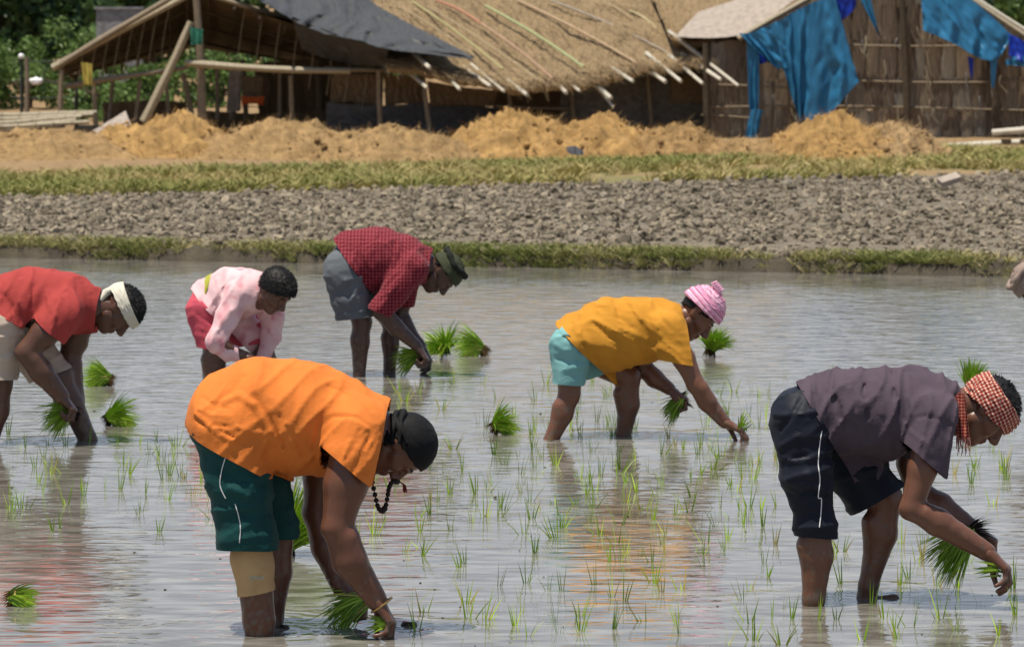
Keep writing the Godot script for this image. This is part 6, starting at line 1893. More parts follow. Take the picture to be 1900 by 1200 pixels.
func run_job(i: int) -> void:
	var j: Dictionary = jobs[i]
	var f: Field = j.f
	if j.has("creases"):
		for c in j.creases:
			f.crease(c[2], c[0], c[1])
	var m := surface(f, j.h)
	if j.clips:
		m = hem(f, m, j.clips, j.wob, j.amp)
	j.out = m

func workers() -> void:
	var cell := {"orange": 0.0072, "purple": 0.0072, "yellow": 0.0092, "red": 0.0092, "pink": 0.0105, "plaid": 0.0105}
	var fold := {"orange": [0.9, 0.008], "purple": [1.2, 0.013], "yellow": [-0.7, 0.012], "red": [1.2, 0.011], "pink": [1.0, 0.010], "plaid": [1.1, 0.011]}
	var wob := noise_of(2, 4.0, 1)
	var id := {}
	id.head = job(head_field(), 0.0042)
	for pose in ["dig", "hold", "pinch"]:
		for s in [-1, 1]:
			id[pose + str(s)] = job(hand_field(pose, s), 0.0036)
	for key in people:
		var p: Dictionary = people[key]
		var f := Field.new()
		bones(f, p.body, 0.016)
		f.noise = noise_of(p.seed + 3, 1.0, 1)
		f.namp = 0.0016
		f.nbasis = Basis(Vector3(0, 0, 1), 0.25).scaled(Vector3(22.0, 7.0, 16.0))
		f.nbasis2 = Basis().scaled(Vector3(40.0, 17.0, 30.0))
		id[key + "body"] = job(f, cell[key] * 1.15)
		f = Field.new()
		f.noise = noise_of(p.seed, 1.0, 1)
		f.namp = fold[key][1]
		f.nbasis = Basis(Vector3(0, 0, 1), -fold[key][0]).scaled(Vector3(2.2, 8.5, 3.0))
		f.nbasis2 = Basis(Vector3(0, 0, 1), -fold[key][0] - 0.5).scaled(Vector3(5.0, 21.0, 7.0))
		bones(f, p.shirt, 0.03)
		id[key + "shirt"] = job(f, cell[key], p.shirt_clip, wob, 0.006)
		jobs[-1].creases = p.shirt_crease
		f = Field.new()
		f.noise = noise_of(p.seed + 1, 1.0, 1)
		f.namp = 0.008
		f.nbasis = Basis(Vector3(0, 0, 1), -0.2).scaled(Vector3(2.5, 9.0, 3.0))
		f.nbasis2 = Basis(Vector3(0, 0, 1), 0.3).scaled(Vector3(6.0, 20.0, 7.0))
		bones(f, p.shorts, 0.025)
		id[key + "shorts"] = job(f, cell[key], p.shorts_clip, wob, 0.005)
		jobs[-1].creases = p.shorts_crease
	# stretch bandage on the nearest calf, waistband of the pink shirt
	var bf := Field.new()
	bf.grow = 0.0045
	bones(bf, people.orange.body.filter(func(b: Array) -> bool: return b[9] == 1 and b[4] < 0.6), 0.016)
	id.bandage = job(bf, 0.007, [[-1, 0, 1, Vector3(-0.0075, 0.3162, 0.11).y], bandage_plane(Vector3(-0.0623, 0.1329, 0.11), Vector3(0.0605, 0.1583, 0.11))], wob, 0.001)
	bf = Field.new()
	bf.grow = 0.013
	bones(bf, people.pink.shirt.slice(0, 2), 0.03)
	id.band = job(bf, 0.009, people.pink.band_clip, wob, 0.001)
	var task := WorkerThreadPool.add_group_task(run_job, jobs.size())
	WorkerThreadPool.wait_for_group_task_completion(task)
	print("fields ", Time.get_ticks_msec())
	var look := {
		"orange": ["person", "person in orange t-shirt, green shorts and black head scarf bending low", Color(0.150, 0.062, 0.036), cloth(lin(0.72, 0.20, 0.038), 0.8), cloth(lin(0.010, 0.060, 0.058), 0.6)],
		"purple": ["person", "person in dark purple t-shirt and black shorts with red checked head cloth", Color(0.165, 0.072, 0.044), cloth(lin(0.085, 0.062, 0.082), 0.85), cloth(lin(0.013, 0.016, 0.026), 0.55)],
		"yellow": ["person", "person in mustard t-shirt, pale teal shorts and pink turban", Color(0.185, 0.080, 0.048), cloth(lin(0.56, 0.25, 0.03), 0.85), cloth(lin(0.20, 0.42, 0.42), 0.85)],
		"red": ["person", "person in red t-shirt and beige shorts with white head band", Color(0.120, 0.058, 0.038), cloth(lin(0.38, 0.055, 0.05), 0.85), cloth(lin(0.52, 0.42, 0.34), 0.85)],
		"pink": ["person", "bare headed person in pale pink long sleeved shirt and pink shorts", Color(0.14, 0.066, 0.044), cloth(lin(0.74, 0.52, 0.54), 0.85, M_pink_print()), cloth(lin(0.55, 0.085, 0.12), 0.85)],
		"plaid": ["person", "person in red checked shirt, grey shorts and dark olive turban", Color(0.090, 0.046, 0.034), null, cloth(lin(0.125, 0.140, 0.155), 0.85)],
	}
	look.plaid[3] = cloth(Color.WHITE, 0.85, plaid_texture(), 13.0)
	var nodes := {}
	for key in people:
		var p: Dictionary = people[key]
		var l: Array = look[key]
		var o := base("person", p.base, l[1], "person", "workers planting rice")
		nodes[key] = o
		var skin: Color = l[2]
		var g := Geo.new()
		var q := noise_of(p.seed + 5, 6.0, 3)
		g.add(jobs[id[key + "body"]].out, Transform3D(), skin)
		var hx := head_frame(p)
		var from := g.v.size()
		g.add(jobs[id.head].out, hx, skin * 0.95)
		var hv: PackedVector3Array = jobs[id.head].out[0]
		for i in hv.size():
			var c := hv[i]
			if c.x > 0.078 and c.y < -0.064 and c.y > -0.092 and absf(c.z) < 0.026:
				g.c[from + i] = skin * Color(0.9, 0.7, 0.7)
		for hnd in p.hands:
			var d: Vector3 = hnd[3].normalized()
			var up := Vector3(-d.y, d.x, 0.0).normalized()
			var t := Transform3D(Basis(d, up, d.cross(up)).scaled_local(Vector3.ONE * (1.05 if key in ["orange", "purple"] else 1.0)), hnd[2])
			g.add(jobs[id[hnd[1] + str(-1 if hnd[0] == "n" else 1)]].out, t, skin * 0.92)
		for i in g.v.size():
			var k := 1.0 + 0.16 * q.get_noise_3dv(g.v[i])
			g.c[i] = g.c[i] * Color(k, k, k)
			# wet mud splashed on shins and hands
			if g.v[i].y < 0.3 and q.get_noise_3dv(g.v[i] * 5.0) > 0.05 + g.v[i].y * 1.6:
				g.c[i] = g.c[i].lerp(Color(0.15, 0.125, 0.10), 0.6)
		put("body", g.mesh(), M.skin, o)
		for e in ["shirt", "shorts"]:
			g = Geo.new()
			g.add(jobs[id[key + e]].out, Transform3D())
			put(e, g.mesh(), l[3] if e == "shirt" else l[4], o)
		eyes(o, hx)
	clothing_details(nodes, id)

func bandage_plane(a: Vector3, b: Vector3) -> Array:
	var d := (b - a).normalized()
	return [-1, d.y, -d.x, d.y * a.x - d.x * a.y]

func head_frame(p: Dictionary) -> Transform3D:
	var a: float = deg_to_rad(p.head[1])
	var up := Vector3(cos(a), sin(a), 0)
	var fwd := Vector3(sin(a), -cos(a), 0)
	var b := Basis(fwd, up, Vector3(0, 0, 1))
	b = Basis(Vector3.UP, deg_to_rad(p.head[2])) * b
	return Transform3D(b.scaled_local(Vector3.ONE * p.head[3]), p.head[0] - b * Vector3(-0.005, 0.02, 0) * p.head[3])

func eyes(o: Node3D, hx: Transform3D) -> void:
	if not M.has("eye"):
		M.eye = mat(Color.WHITE, 0.45, null, null, 1.0, 1.0, true)
	for s in [-1.0, 1.0]:
		var g := Geo.new()
		var rows := []
		for j in 9:
			var r := PackedInt32Array()
			var e := PI * j / 8.0
			for i in 12:
				var t := TAU * i / 12.0
				var p := Vector3(cos(e), sin(e) * cos(t), sin(e) * sin(t))
				r.append(g.p(hx * (Vector3(0.066, -0.010, 0.032 * s) + p * 0.0115), Color(0.01, 0.008, 0.007) if j < 4 else Color(0.06, 0.045, 0.04)))
			rows.append(r)
		g.grid(rows, true)
		put("eye", g.mesh(), M.eye, o)
		g = Geo.new()
		g.tube([hx * Vector3(0.0945, 0.016, 0.014 * s), hx * Vector3(0.09, 0.022, 0.03 * s), hx * Vector3(0.077, 0.018, 0.047 * s)], [0.003, 0.0045, 0.002], 6)
		put("eyebrow", g.mesh(), M.hair, o)

func M_pink_print() -> Texture2D:
	return noise_tex(noise_of(91, 0.006, 2), 512, false, 1.0, [[0.0, Color(0.85, 0.6, 0.65)], [0.4, Color(1, 0.95, 0.95)], [1.0, Color(1, 1, 1)]])

func plaid_texture() -> Texture2D:
	var im := Image.create(128, 128, false, Image.FORMAT_RGB8)
	for y in 128:
		for x in 128:
			var c := Color(0.46, 0.11, 0.16)
			var u := x % 32
			var v := y % 32
			if u < 7:
				c = c.lerp(Color(0.30, 0.05, 0.09), 0.8)
			if v < 7:
				c = c.lerp(Color(0.30, 0.05, 0.09), 0.8)
			if u > 17 and u < 21:
				c = c.lerp(Color(0.80, 0.50, 0.52), 0.65)
			if v > 17 and v < 21:
				c = c.lerp(Color(0.80, 0.50, 0.52), 0.65)
			if (x + y) % 4 == 0:
				c = c.darkened(0.12)
			im.set_pixel(x, y, c)
	return ImageTexture.create_from_image(im)

func check_texture() -> Texture2D:
	var im := Image.create(128, 128, false, Image.FORMAT_RGB8)
	for y in 128:
		for x in 128:
			var red := Color(0.50, 0.13, 0.13)
			var white := Color(0.86, 0.76, 0.66)
			var u := (x % 16) < 9
			var v := (y % 16) < 9
			var c := red if u and v else white if not u and not v else red.lerp(white, 0.42)
			im.set_pixel(x, y, c.darkened(0.1 if (x + y) % 3 == 0 else 0.0))
	return ImageTexture.create_from_image(im)

func stripe_texture() -> Texture2D:
	var im := Image.create(64, 256, false, Image.FORMAT_RGB8)
	var q := noise_of(14, 0.06, 3)
	for y in 256:
		var k := q.get_noise_1d(y * 2.0)
		var c := Color(0.86, 0.50, 0.66).lerp(Color(0.95, 0.83, 0.88), clampf(0.5 + 1.6 * k, 0, 1))
		if y % 64 < 9:
			c = Color(0.50, 0.16, 0.30)
		elif y % 64 > 28 and y % 64 < 33:
			c = Color(0.66, 0.30, 0.46)
		for x in 64:
			im.set_pixel(x, y, c.darkened(0.08 if (x + y) % 3 == 0 else 0.0))
	return ImageTexture.create_from_image(im)

# cloth wound round a head: a band or a cap on an ellipsoid, its edges given as height angles that change round the head
func wind(called: String, o: Node3D, hx: Transform3D, tilt: Basis, radii: Vector3, low: Array, high: Array, pleats: float, depth: float, m: Material, s: int, slant := 1.5, uv := 9.0) -> MeshInstance3D:
	var g := Geo.new()
	var q := noise_of(s, 1.0, 3)
	var rows := []
	var nt := 96
	var nv := 40
	for j in nv + 3:
		var r := PackedInt32Array()
		for i in nt + 1:
			var t := TAU * i / nt
			var a: float = low[0] + low[1] * cos(t) + low[2] * sin(t) + 0.05 * q.get_noise_2d(cos(t) * 3.0, sin(t) * 3.0)
			var b: float = high[0] + high[1] * cos(t) + high[2] * sin(t)
			var u := clampf(float(j - 1) / nv, 0.0, 1.0)
			var e := lerpf(a, minf(b, PI / 2), u)
			var way := u * pleats + slant * sin(t * 0.5 + s) + 0.7 * q.get_noise_3d(cos(t) * 2.0, sin(t) * 2.0, u * 3.0)
			var ridge := absf(fposmod(way, 1.0) - 0.5) * 2.0
			var k := 1.0 + depth * (0.5 - ridge * ridge) + depth * 0.8 * q.get_noise_3d(cos(t) * 3.0, u * 5.0, sin(t) * 3.0)
			if j == 0 or j == nv + 2:
				k = 0.9
			var p := Vector3(cos(e) * cos(t), sin(e), cos(e) * sin(t)) * radii * k
			r.append(g.p(hx * (tilt * p + Vector3(-0.005, 0.02, 0)), Color.WHITE, Vector2(t * 0.1 * uv, e * 0.1 * uv)))
		rows.append(r)
	g.grid(rows)
	return put(called, g.mesh(), m, o)

func hair(o: Node3D, hx: Transform3D, tilt: Basis, radii: Vector3, low: Array, s: int, strands := 900) -> void:
	var g := Geo.new()
	var q := noise_of(s, 1.0, 4)
	var rows := []
	for j in 31:
		var r := PackedInt32Array()
		for i in 73:
			var t := TAU * i / 72.0
			var a: float = low[0] + low[1] * cos(t) + low[2] * sin(t) + 0.12 * q.get_noise_2d(cos(t) * 6.0, sin(t) * 6.0)
			var e := lerpf(a, PI / 2, clampf((j - 1) / 29.0, 0, 1))
			var k := 1.0 + 0.05 * q.get_noise_3d(cos(t) * cos(e) * 7.0, sin(e) * 7.0, sin(t) * cos(e) * 7.0)
			if j == 0:
				k = 0.9
			r.append(g.p(hx * (tilt * (Vector3(cos(e) * cos(t), sin(e), cos(e) * sin(t)) * radii * k) + Vector3(-0.005, 0.02, 0))))
		rows.append(r)
	g.grid(rows)
	var r := RandomNumberGenerator.new()
	r.seed = s
	for i in strands:
		var t := r.randf() * TAU
		var a: float = low[0] + low[1] * cos(t) + low[2] * sin(t)
		var e := asin(lerpf(sin(a), 1.0, r.randf()))
		var d := Vector3(cos(e) * cos(t), sin(e), cos(e) * sin(t))
		g.blade(hx * (tilt * (d * radii * 0.97) + Vector3(-0.005, 0.02, 0)), hx.basis * (tilt * (d + Vector3(r.randfn(0.3, 0.5), r.randfn(-0.4, 0.4), r.randfn(0, 0.5)))), 0.016, 0.0035, 0.4, Color.WHITE, 2)
	put("hair", g.mesh(), M.hair, o)

func line_on(f: Field, pts: Array, r: float, called: String, m: Material, o: Node3D) -> void:
	var way := []
	var rad := []
	var n := (pts.size() - 1) * 7
	for i in n + 1:
		var p := curve(pts, float(i) / n)
		# creases shift the cloth a little; look it up with them
		var z := f.front(p.x, p.y)
		way.append(Vector3(p.x, p.y, z + 0.0015))
		rad.append(r)
	var g := Geo.new()
	g.tube(way, rad, 6)
	put(called, g.mesh(), m, o)

func clothing_details(nodes: Dictionary, id: Dictionary) -> void:
	var white := mat(lin(0.75, 0.75, 0.75), 0.7)
	# nearest man: head scarf, bandage, bangle, beads, piping
	var o: Node3D = nodes.orange
	var hx := head_frame(people.orange)
	var black := cloth(lin(0.011, 0.011, 0.012), 0.7)
	wind("head_scarf", o, hx, Basis(Vector3(0, 0, 1), 0.12), Vector3(0.108, 0.101, 0.091), [-0.22, 0.42, 0.0], [1.6, 0, 0], 2.0, 0.012, black, 3, 0.8)
	var g := Geo.new()
	for k in 5:
		var arc := []
		var thick := []
		for i in 21:
			var t := deg_to_rad(lerpf(95.0, 265.0, i / 20.0))
			var e := -0.78 + 0.17 * k + 0.07 * sin(i * 0.7 + k * 2.0)
			arc.append(hx * (Vector3(cos(e) * cos(t), sin(e), cos(e) * sin(t)) * Vector3(0.112, 0.108, 0.097) + Vector3(-0.005, 0.02, 0)))
			thick.append(0.011 * (0.6 + 0.4 * sin(PI * i / 20.0)) * (1.0 + 0.2 * sin(i * 1.3 + k)))
		g.tube(arc, thick, 7)
	put("scarf_tie", g.mesh(), black, o)
	g = Geo.new()
	g.add(jobs[id.bandage].out, Transform3D())
	put("calf_bandage", g.mesh(), cloth(lin(0.56, 0.36, 0.175), 0.9), o).set_meta("label", "tan elastic calf bandage with a small pale print")
	# the small print on the bandage
	var tm := TextMesh.new()
	tm.text = "tynor"
	tm.font_size = 16
	tm.pixel_size = 0.0013
	tm.depth = 0.0015
	var font := SystemFont.new()
	font.font_names = PackedStringArray(["Droid Sans"])
	tm.font = font
	var spot: Vector3 = Vector3(0.0065, 0.2055, 0.11)
	var pm := put("print", tm, mat(lin(0.42, 0.52, 0.46), 0.7), o)
	pm.position = Vector3(spot.x, spot.y, (jobs[id.bandage].f as Field).front(spot.x, spot.y) + 0.001)
	pm.rotation.y = 0.05
	g = Geo.new()
	var c: Vector3 = Vector3(0.4235, 0.1159, 0.19)
	var along: Vector3 = (Vector3(0.4683, 0.0472, 0.19) - Vector3(0.4055, 0.134, 0.19)).normalized()
	var sx := along.cross(Vector3(0, 0, 1)).normalized()
	var ring := []
	var rr := []
	for i in 25:
		var t := TAU * i / 24.0
		ring.append(c + (sx * cos(t) * 1.12 + Vector3(0, 0, 1) * sin(t)) * 0.037)
		rr.append(0.0038)
	g.tube(ring, rr, 6)
	var gold := mat(lin(0.55, 0.34, 0.12), 0.35)
	gold.metallic = 0.8
	put("bangle", g.mesh(), gold, o)
	var beads := Node3D.new()
	beads.name = "bead_necklace"
	o.add_child(beads)
	beads.set_meta("label", "string of dark round beads hanging from the neck")
	var bm := SphereMesh.new()
	bm.radius = 0.0088
	bm.height = 0.0176
	bm.radial_segments = 10
	bm.rings = 6
	var bead_mat := mat(lin(0.022, 0.012, 0.010), 0.5, M.mottle, M.fine, 20.0, 1.0)
	var loop := [Vector3(0.3844, 0.5457, 0.05), Vector3(0.39, 0.5104, 0.06), Vector3(0.3992, 0.4678, 0.07), Vector3(0.4082, 0.4315, 0.07), Vector3(0.4205, 0.4159, 0.06), Vector3(0.433, 0.4294, 0.05), Vector3(0.44, 0.4647, 0.04), Vector3(0.4452, 0.4927, 0.03), Vector3(0.4559, 0.5099, 0.02), Vector3(0.4717, 0.5096, 0)]
	var count := 20
	var pts := []
	for i in count:
		var b := put("bead", bm, bead_mat, beads)
		b.position = curve(loop, i / float(count - 1))
		b.scale = Vector3.ONE * (1.25 if i in [9, 10, 18, 19] else 1.0)
		pts.append(b.position)
	g = Geo.new()
	var thin := []
	for i in pts:
		thin.append(0.0022)
	g.tube(pts, thin, 5)
	var red_thread := mat(lin(0.22, 0.02, 0.03), 0.8)
	put("thread", g.mesh(), red_thread, beads)
	g = Geo.new()
	for i in 9:
		var e := Vector3(0.479, 0.5096, 0)
		g.tube([e, e + Vector3(0.012 + 0.001 * i, -0.012, 0.004 * (i % 3)), e + Vector3(0.012 + 0.0018 * i, -0.034 - 0.002 * (i % 4), 0.003 * (i % 3))], [0.0018, 0.0016, 0.001], 4)
	put("tassel", g.mesh(), red_thread, beads)
	var sf: Field = jobs[id.orangeshorts].f
	line_on(sf, [Vector3(-0.0838, 0.658, 0.2), Vector3(-0.093, 0.6166, 0.2), Vector3(-0.1075, 0.568, 0.2), Vector3(-0.1131, 0.5176, 0.2), Vector3(-0.0953, 0.4744, 0.2)], 0.0019, "piping", white, o)
	line_on(sf, [Vector3(-0.0631, 0.4564, 0.2), Vector3(-0.0525, 0.4185, 0.2), Vector3(-0.0455, 0.3735, 0.2), Vector3(-0.0493, 0.3266, 0.2)], 0.0019, "piping", white, o)
	# man in purple
	o = nodes.purple
	hx = head_frame(people.purple)
	hair(o, hx, Basis(), Vector3(0.103, 0.098, 0.086), [0.0, 0.35, 0.0], 5)
	var check := cloth(Color.WHITE, 0.9)
	check.uv1_triplanar = false
	check.albedo_texture = check_texture()
	check.uv1_scale = Vector3(1, 1, 1)
	wind("head_cloth", o, hx, Basis(Vector3(0, 0, 1), -0.12), Vector3(0.116, 0.112, 0.099), [-0.36, 0.34, 0.0], [0.50, 0.16, 0.0], 5.0, 0.05, check, 6, 1.6, 10.5)
	# the loose end that hangs over the neck
	drape("cloth_end", [Vector3(0.4854, 0.7332, 0.1), Vector3(0.4995, 0.753, 0.11), Vector3(0.5221, 0.7454, 0.11)], [Vector3(0.492, 0.5947, 0.12), Vector3(0.5118, 0.5957, 0.13), Vector3(0.5373, 0.5947, 0.12)], check_strip(), o, 3.0, 0.008, 61, 24, 24)
	g = Geo.new()
	for i in 12:
		var a: Vector3 = (Vector3(0.492, 0.5966, 0.12)).lerp(Vector3(0.5368, 0.5971, 0.125), i / 11.0)
		g.tube([a, a + Vector3(0.003 * sin(i * 3.0), -0.022, 0.002), a + Vector3(0.006 * sin(i * 2.0), -0.042 - 0.012 * (i % 3), 0.0)], [0.0026, 0.002, 0.0012], 4)
	put("fringe", g.mesh(), cloth(lin(0.50, 0.22, 0.19), 0.9), o)
	sf = jobs[id.purpleshorts].f
	line_on(sf, [Vector3(0.0149, 0.6249, 0.2), Vector3(0.0076, 0.5777, 0.2), Vector3(0.0023, 0.5117, 0.2), Vector3(0.0082, 0.455, 0.2), Vector3(0.0028, 0.3946, 0.2), Vector3(0.0141, 0.387, 0.2), Vector3(0.0125, 0.3322, 0.2), Vector3(0.007, 0.2887, 0.2)], 0.0019, "piping", white, o)
	# man in yellow: wound pink towel
	o = nodes.yellow
	hx = head_frame(people.yellow)
	hair(o, hx, Basis(), Vector3(0.098, 0.093, 0.082), [-0.15, 0.45, 0.0], 7, 300)
	var pink := cloth(Color.WHITE, 0.9)
	pink.uv1_triplanar = false
	pink.albedo_texture = stripe_texture()
	pink.uv1_scale = Vector3(1, 1.2, 1)
	wind("turban", o, hx, Basis(Vector3(0, 0, 1), 0.05), Vector3(0.118, 0.128, 0.106), [0.06, 0.10, 0.0], [1.25, 0, 0], 6.0, 0.045, pink, 8, 1.2, 10.0)
	g = Geo.new()
	for i in 5:
		var e := hx * Vector3(-0.05 + 0.012 * i, 0.145, 0.02)
		g.tube([e, e + Vector3(-0.01, 0.02, 0.004 * i), e + Vector3(0.012, 0.03, 0.0)], [0.010, 0.012, 0.005], 6)
	put("turban_end", g.mesh(), pink, o)
	# man in red: white band and hair above it
	o = nodes.red
	hx = head_frame(people.red)
	hair(o, hx, Basis(), Vector3(0.106, 0.101, 0.089), [0.0, 0.35, 0.0], 9, 1500)
	var cream := cloth(lin(0.66, 0.62, 0.52), 0.9)
	wind("head_band", o, hx, Basis(Vector3(0, 0, 1), -0.10), Vector3(0.117, 0.112, 0.100), [-0.12, 0.22, 0.0], [0.38, 0.12, 0.0], 4.0, 0.035, cream, 10, 1.4)
	g = Geo.new()
	var kn := hx * Vector3(-0.10, -0.005, 0.02)
	g.tube([kn, kn + Vector3(-0.025, -0.012, 0.02), kn + Vector3(-0.05, -0.05, 0.03)], [0.018, 0.02, 0.008], 8)
	put("band_knot", g.mesh(), cream, o)
	# youth in pink
	o = nodes.pink
	hx = head_frame(people.pink)
	hair(o, hx, Basis(), Vector3(0.113, 0.106, 0.095), [-0.22, 0.55, 0.0], 11, 1800)
	g = Geo.new()
	g.add(jobs[id.band].out, Transform3D())
	put("waistband", g.mesh(), cloth(lin(0.42, 0.42, 0.06), 0.8), o)
	# man in plaid: olive turban with a dark roll
	o = nodes.plaid
	hx = head_frame(people.plaid)
	hair(o, hx, Basis(), Vector3(0.098, 0.093, 0.082), [-0.15, 0.45, 0.0], 12, 300)
	wind("turban", o, hx, Basis(Vector3(0, 0, 1), 0.1), Vector3(0.110, 0.106, 0.098), [-0.05, 0.12, 0.0], [1.6, 0, 0], 4.0, 0.03, cloth(lin(0.052, 0.060, 0.034), 0.9), 13)
	g = Geo.new()
	ring = []
	rr = []
	for i in 41:
		var t := TAU * i / 40.0
		ring.append(hx * (Basis(Vector3(0, 0, 1), 0.25) * Vector3(cos(t) * 0.092, 0.088 + 0.008 * sin(t * 3.0), sin(t) * 0.085)))
		rr.append(0.017 * (1.0 + 0.18 * sin(t * 9.0)))
	g.tube(ring, rr, 8)
	g.tube([ring[24], ring[24] + Vector3(-0.005, 0.028, 0.01), ring[24] + Vector3(0.012, 0.036, 0.02)], [0.016, 0.014, 0.006], 7)
	put("turban_roll", g.mesh(), cloth(lin(0.020, 0.022, 0.018), 0.9), o)
	# a man just outside the picture at the right edge: only his head cloth reaches into view
	var src: Node3D = nodes.plaid
	var far := src.duplicate() as Node3D
	far.name = numbered("person")
	add_child(far)
	far.rotation.y = PI
	var dest: Vector3 = Vector3(2.7987, 0.5863, -26)
	var at: Vector3 = head_frame(people.plaid).origin
	far.position = Vector3(dest.x + at.x, 0.0, -26.0)
	tag(far, "person cut off by the right picture edge, only a brown checked turban showing", "person", "workers planting rice")
	for ch in far.get_children():
		if ch.name.begins_with("turban"):
			ch.material_override = cloth(lin(0.30, 0.225, 0.19), 0.9)
		elif ch.name.begins_with("shirt"):
			ch.material_override = cloth(lin(0.25, 0.22, 0.18), 0.9)

var strip_mat: StandardMaterial3D
func check_strip() -> StandardMaterial3D:
	if strip_mat == null:
		strip_mat = cloth(Color(0.95, 0.8, 0.78), 0.9)
		strip_mat.albedo_texture = check_texture()
		strip_mat.uv1_scale = Vector3.ONE * 11.0
	return strip_mat

# ---------- rice ----------
func green(r: RandomNumberGenerator) -> Color:
	return (Color(0.10, 0.21, 0.014).lerp(Color(0.30, 0.46, 0.04), r.randf()) if r.randf() < 0.93 else Color(0.38, 0.33, 0.09)) * r.randf_range(0.75, 1.15)

func bundle(label: String, root: Vector3, dir: Vector3, length: float, spread: float, n: int, droop: float, s: int, group: String, root_len := 0.06, yellow := false) -> void:
	var o := base("seedling_bundle", root, label, "seedling bundle", group)
	var r := RandomNumberGenerator.new()
	r.seed = s
	var d := dir.normalized()
	var g := Geo.new()
	var x := d.cross(Vector3(0.1, 0.2, 1)).normalized()
	var y := d.cross(x)
	for i in int(n * 1.6):
		var t := r.randf() * TAU
		var k := sqrt(r.randf())
		var off := (x * cos(t) + y * sin(t)) * k
		var p := off * 0.022 + d * r.randf_range(0.0, 0.03)
		g.blade(p, d + off * spread + Vector3(r.randfn(0, 0.16), r.randfn(0, 0.12), r.randfn(0, 0.16)), length * r.randf_range(0.42, 0.92), r.randf_range(0.005, 0.009), droop * r.randf_range(0.4, 2.2), green(r), 4)
	put("leaves", g.mesh(), M.leaf, o)
	g = Geo.new()
	for i in n / 2:
		var t := r.randf() * TAU
		var off := (x * cos(t) + y * sin(t)) * sqrt(r.randf())
		var c := Color(0.36, 0.27, 0.06) if yellow else Color(0.07, 0.055, 0.035)
		g.blade(off * 0.024 + d * 0.02, -d + off * 0.7, root_len * r.randf_range(0.6, 1.3), 0.005, 0.8, c * r.randf_range(0.6, 1.3), 3)
	put("roots", g.mesh(), M.root, o)
	if n < 30:
		return
	g = Geo.new()
	var ring := []
	var rr := []
	for i in 13:
		var t := TAU * i / 12.0
		ring.append((x * cos(t) + y * sin(t)) * 0.026 + d * 0.03)
		rr.append(0.004)
	g.tube(ring, rr, 5)
	put("tie", g.mesh(), M.straw_tie, o)

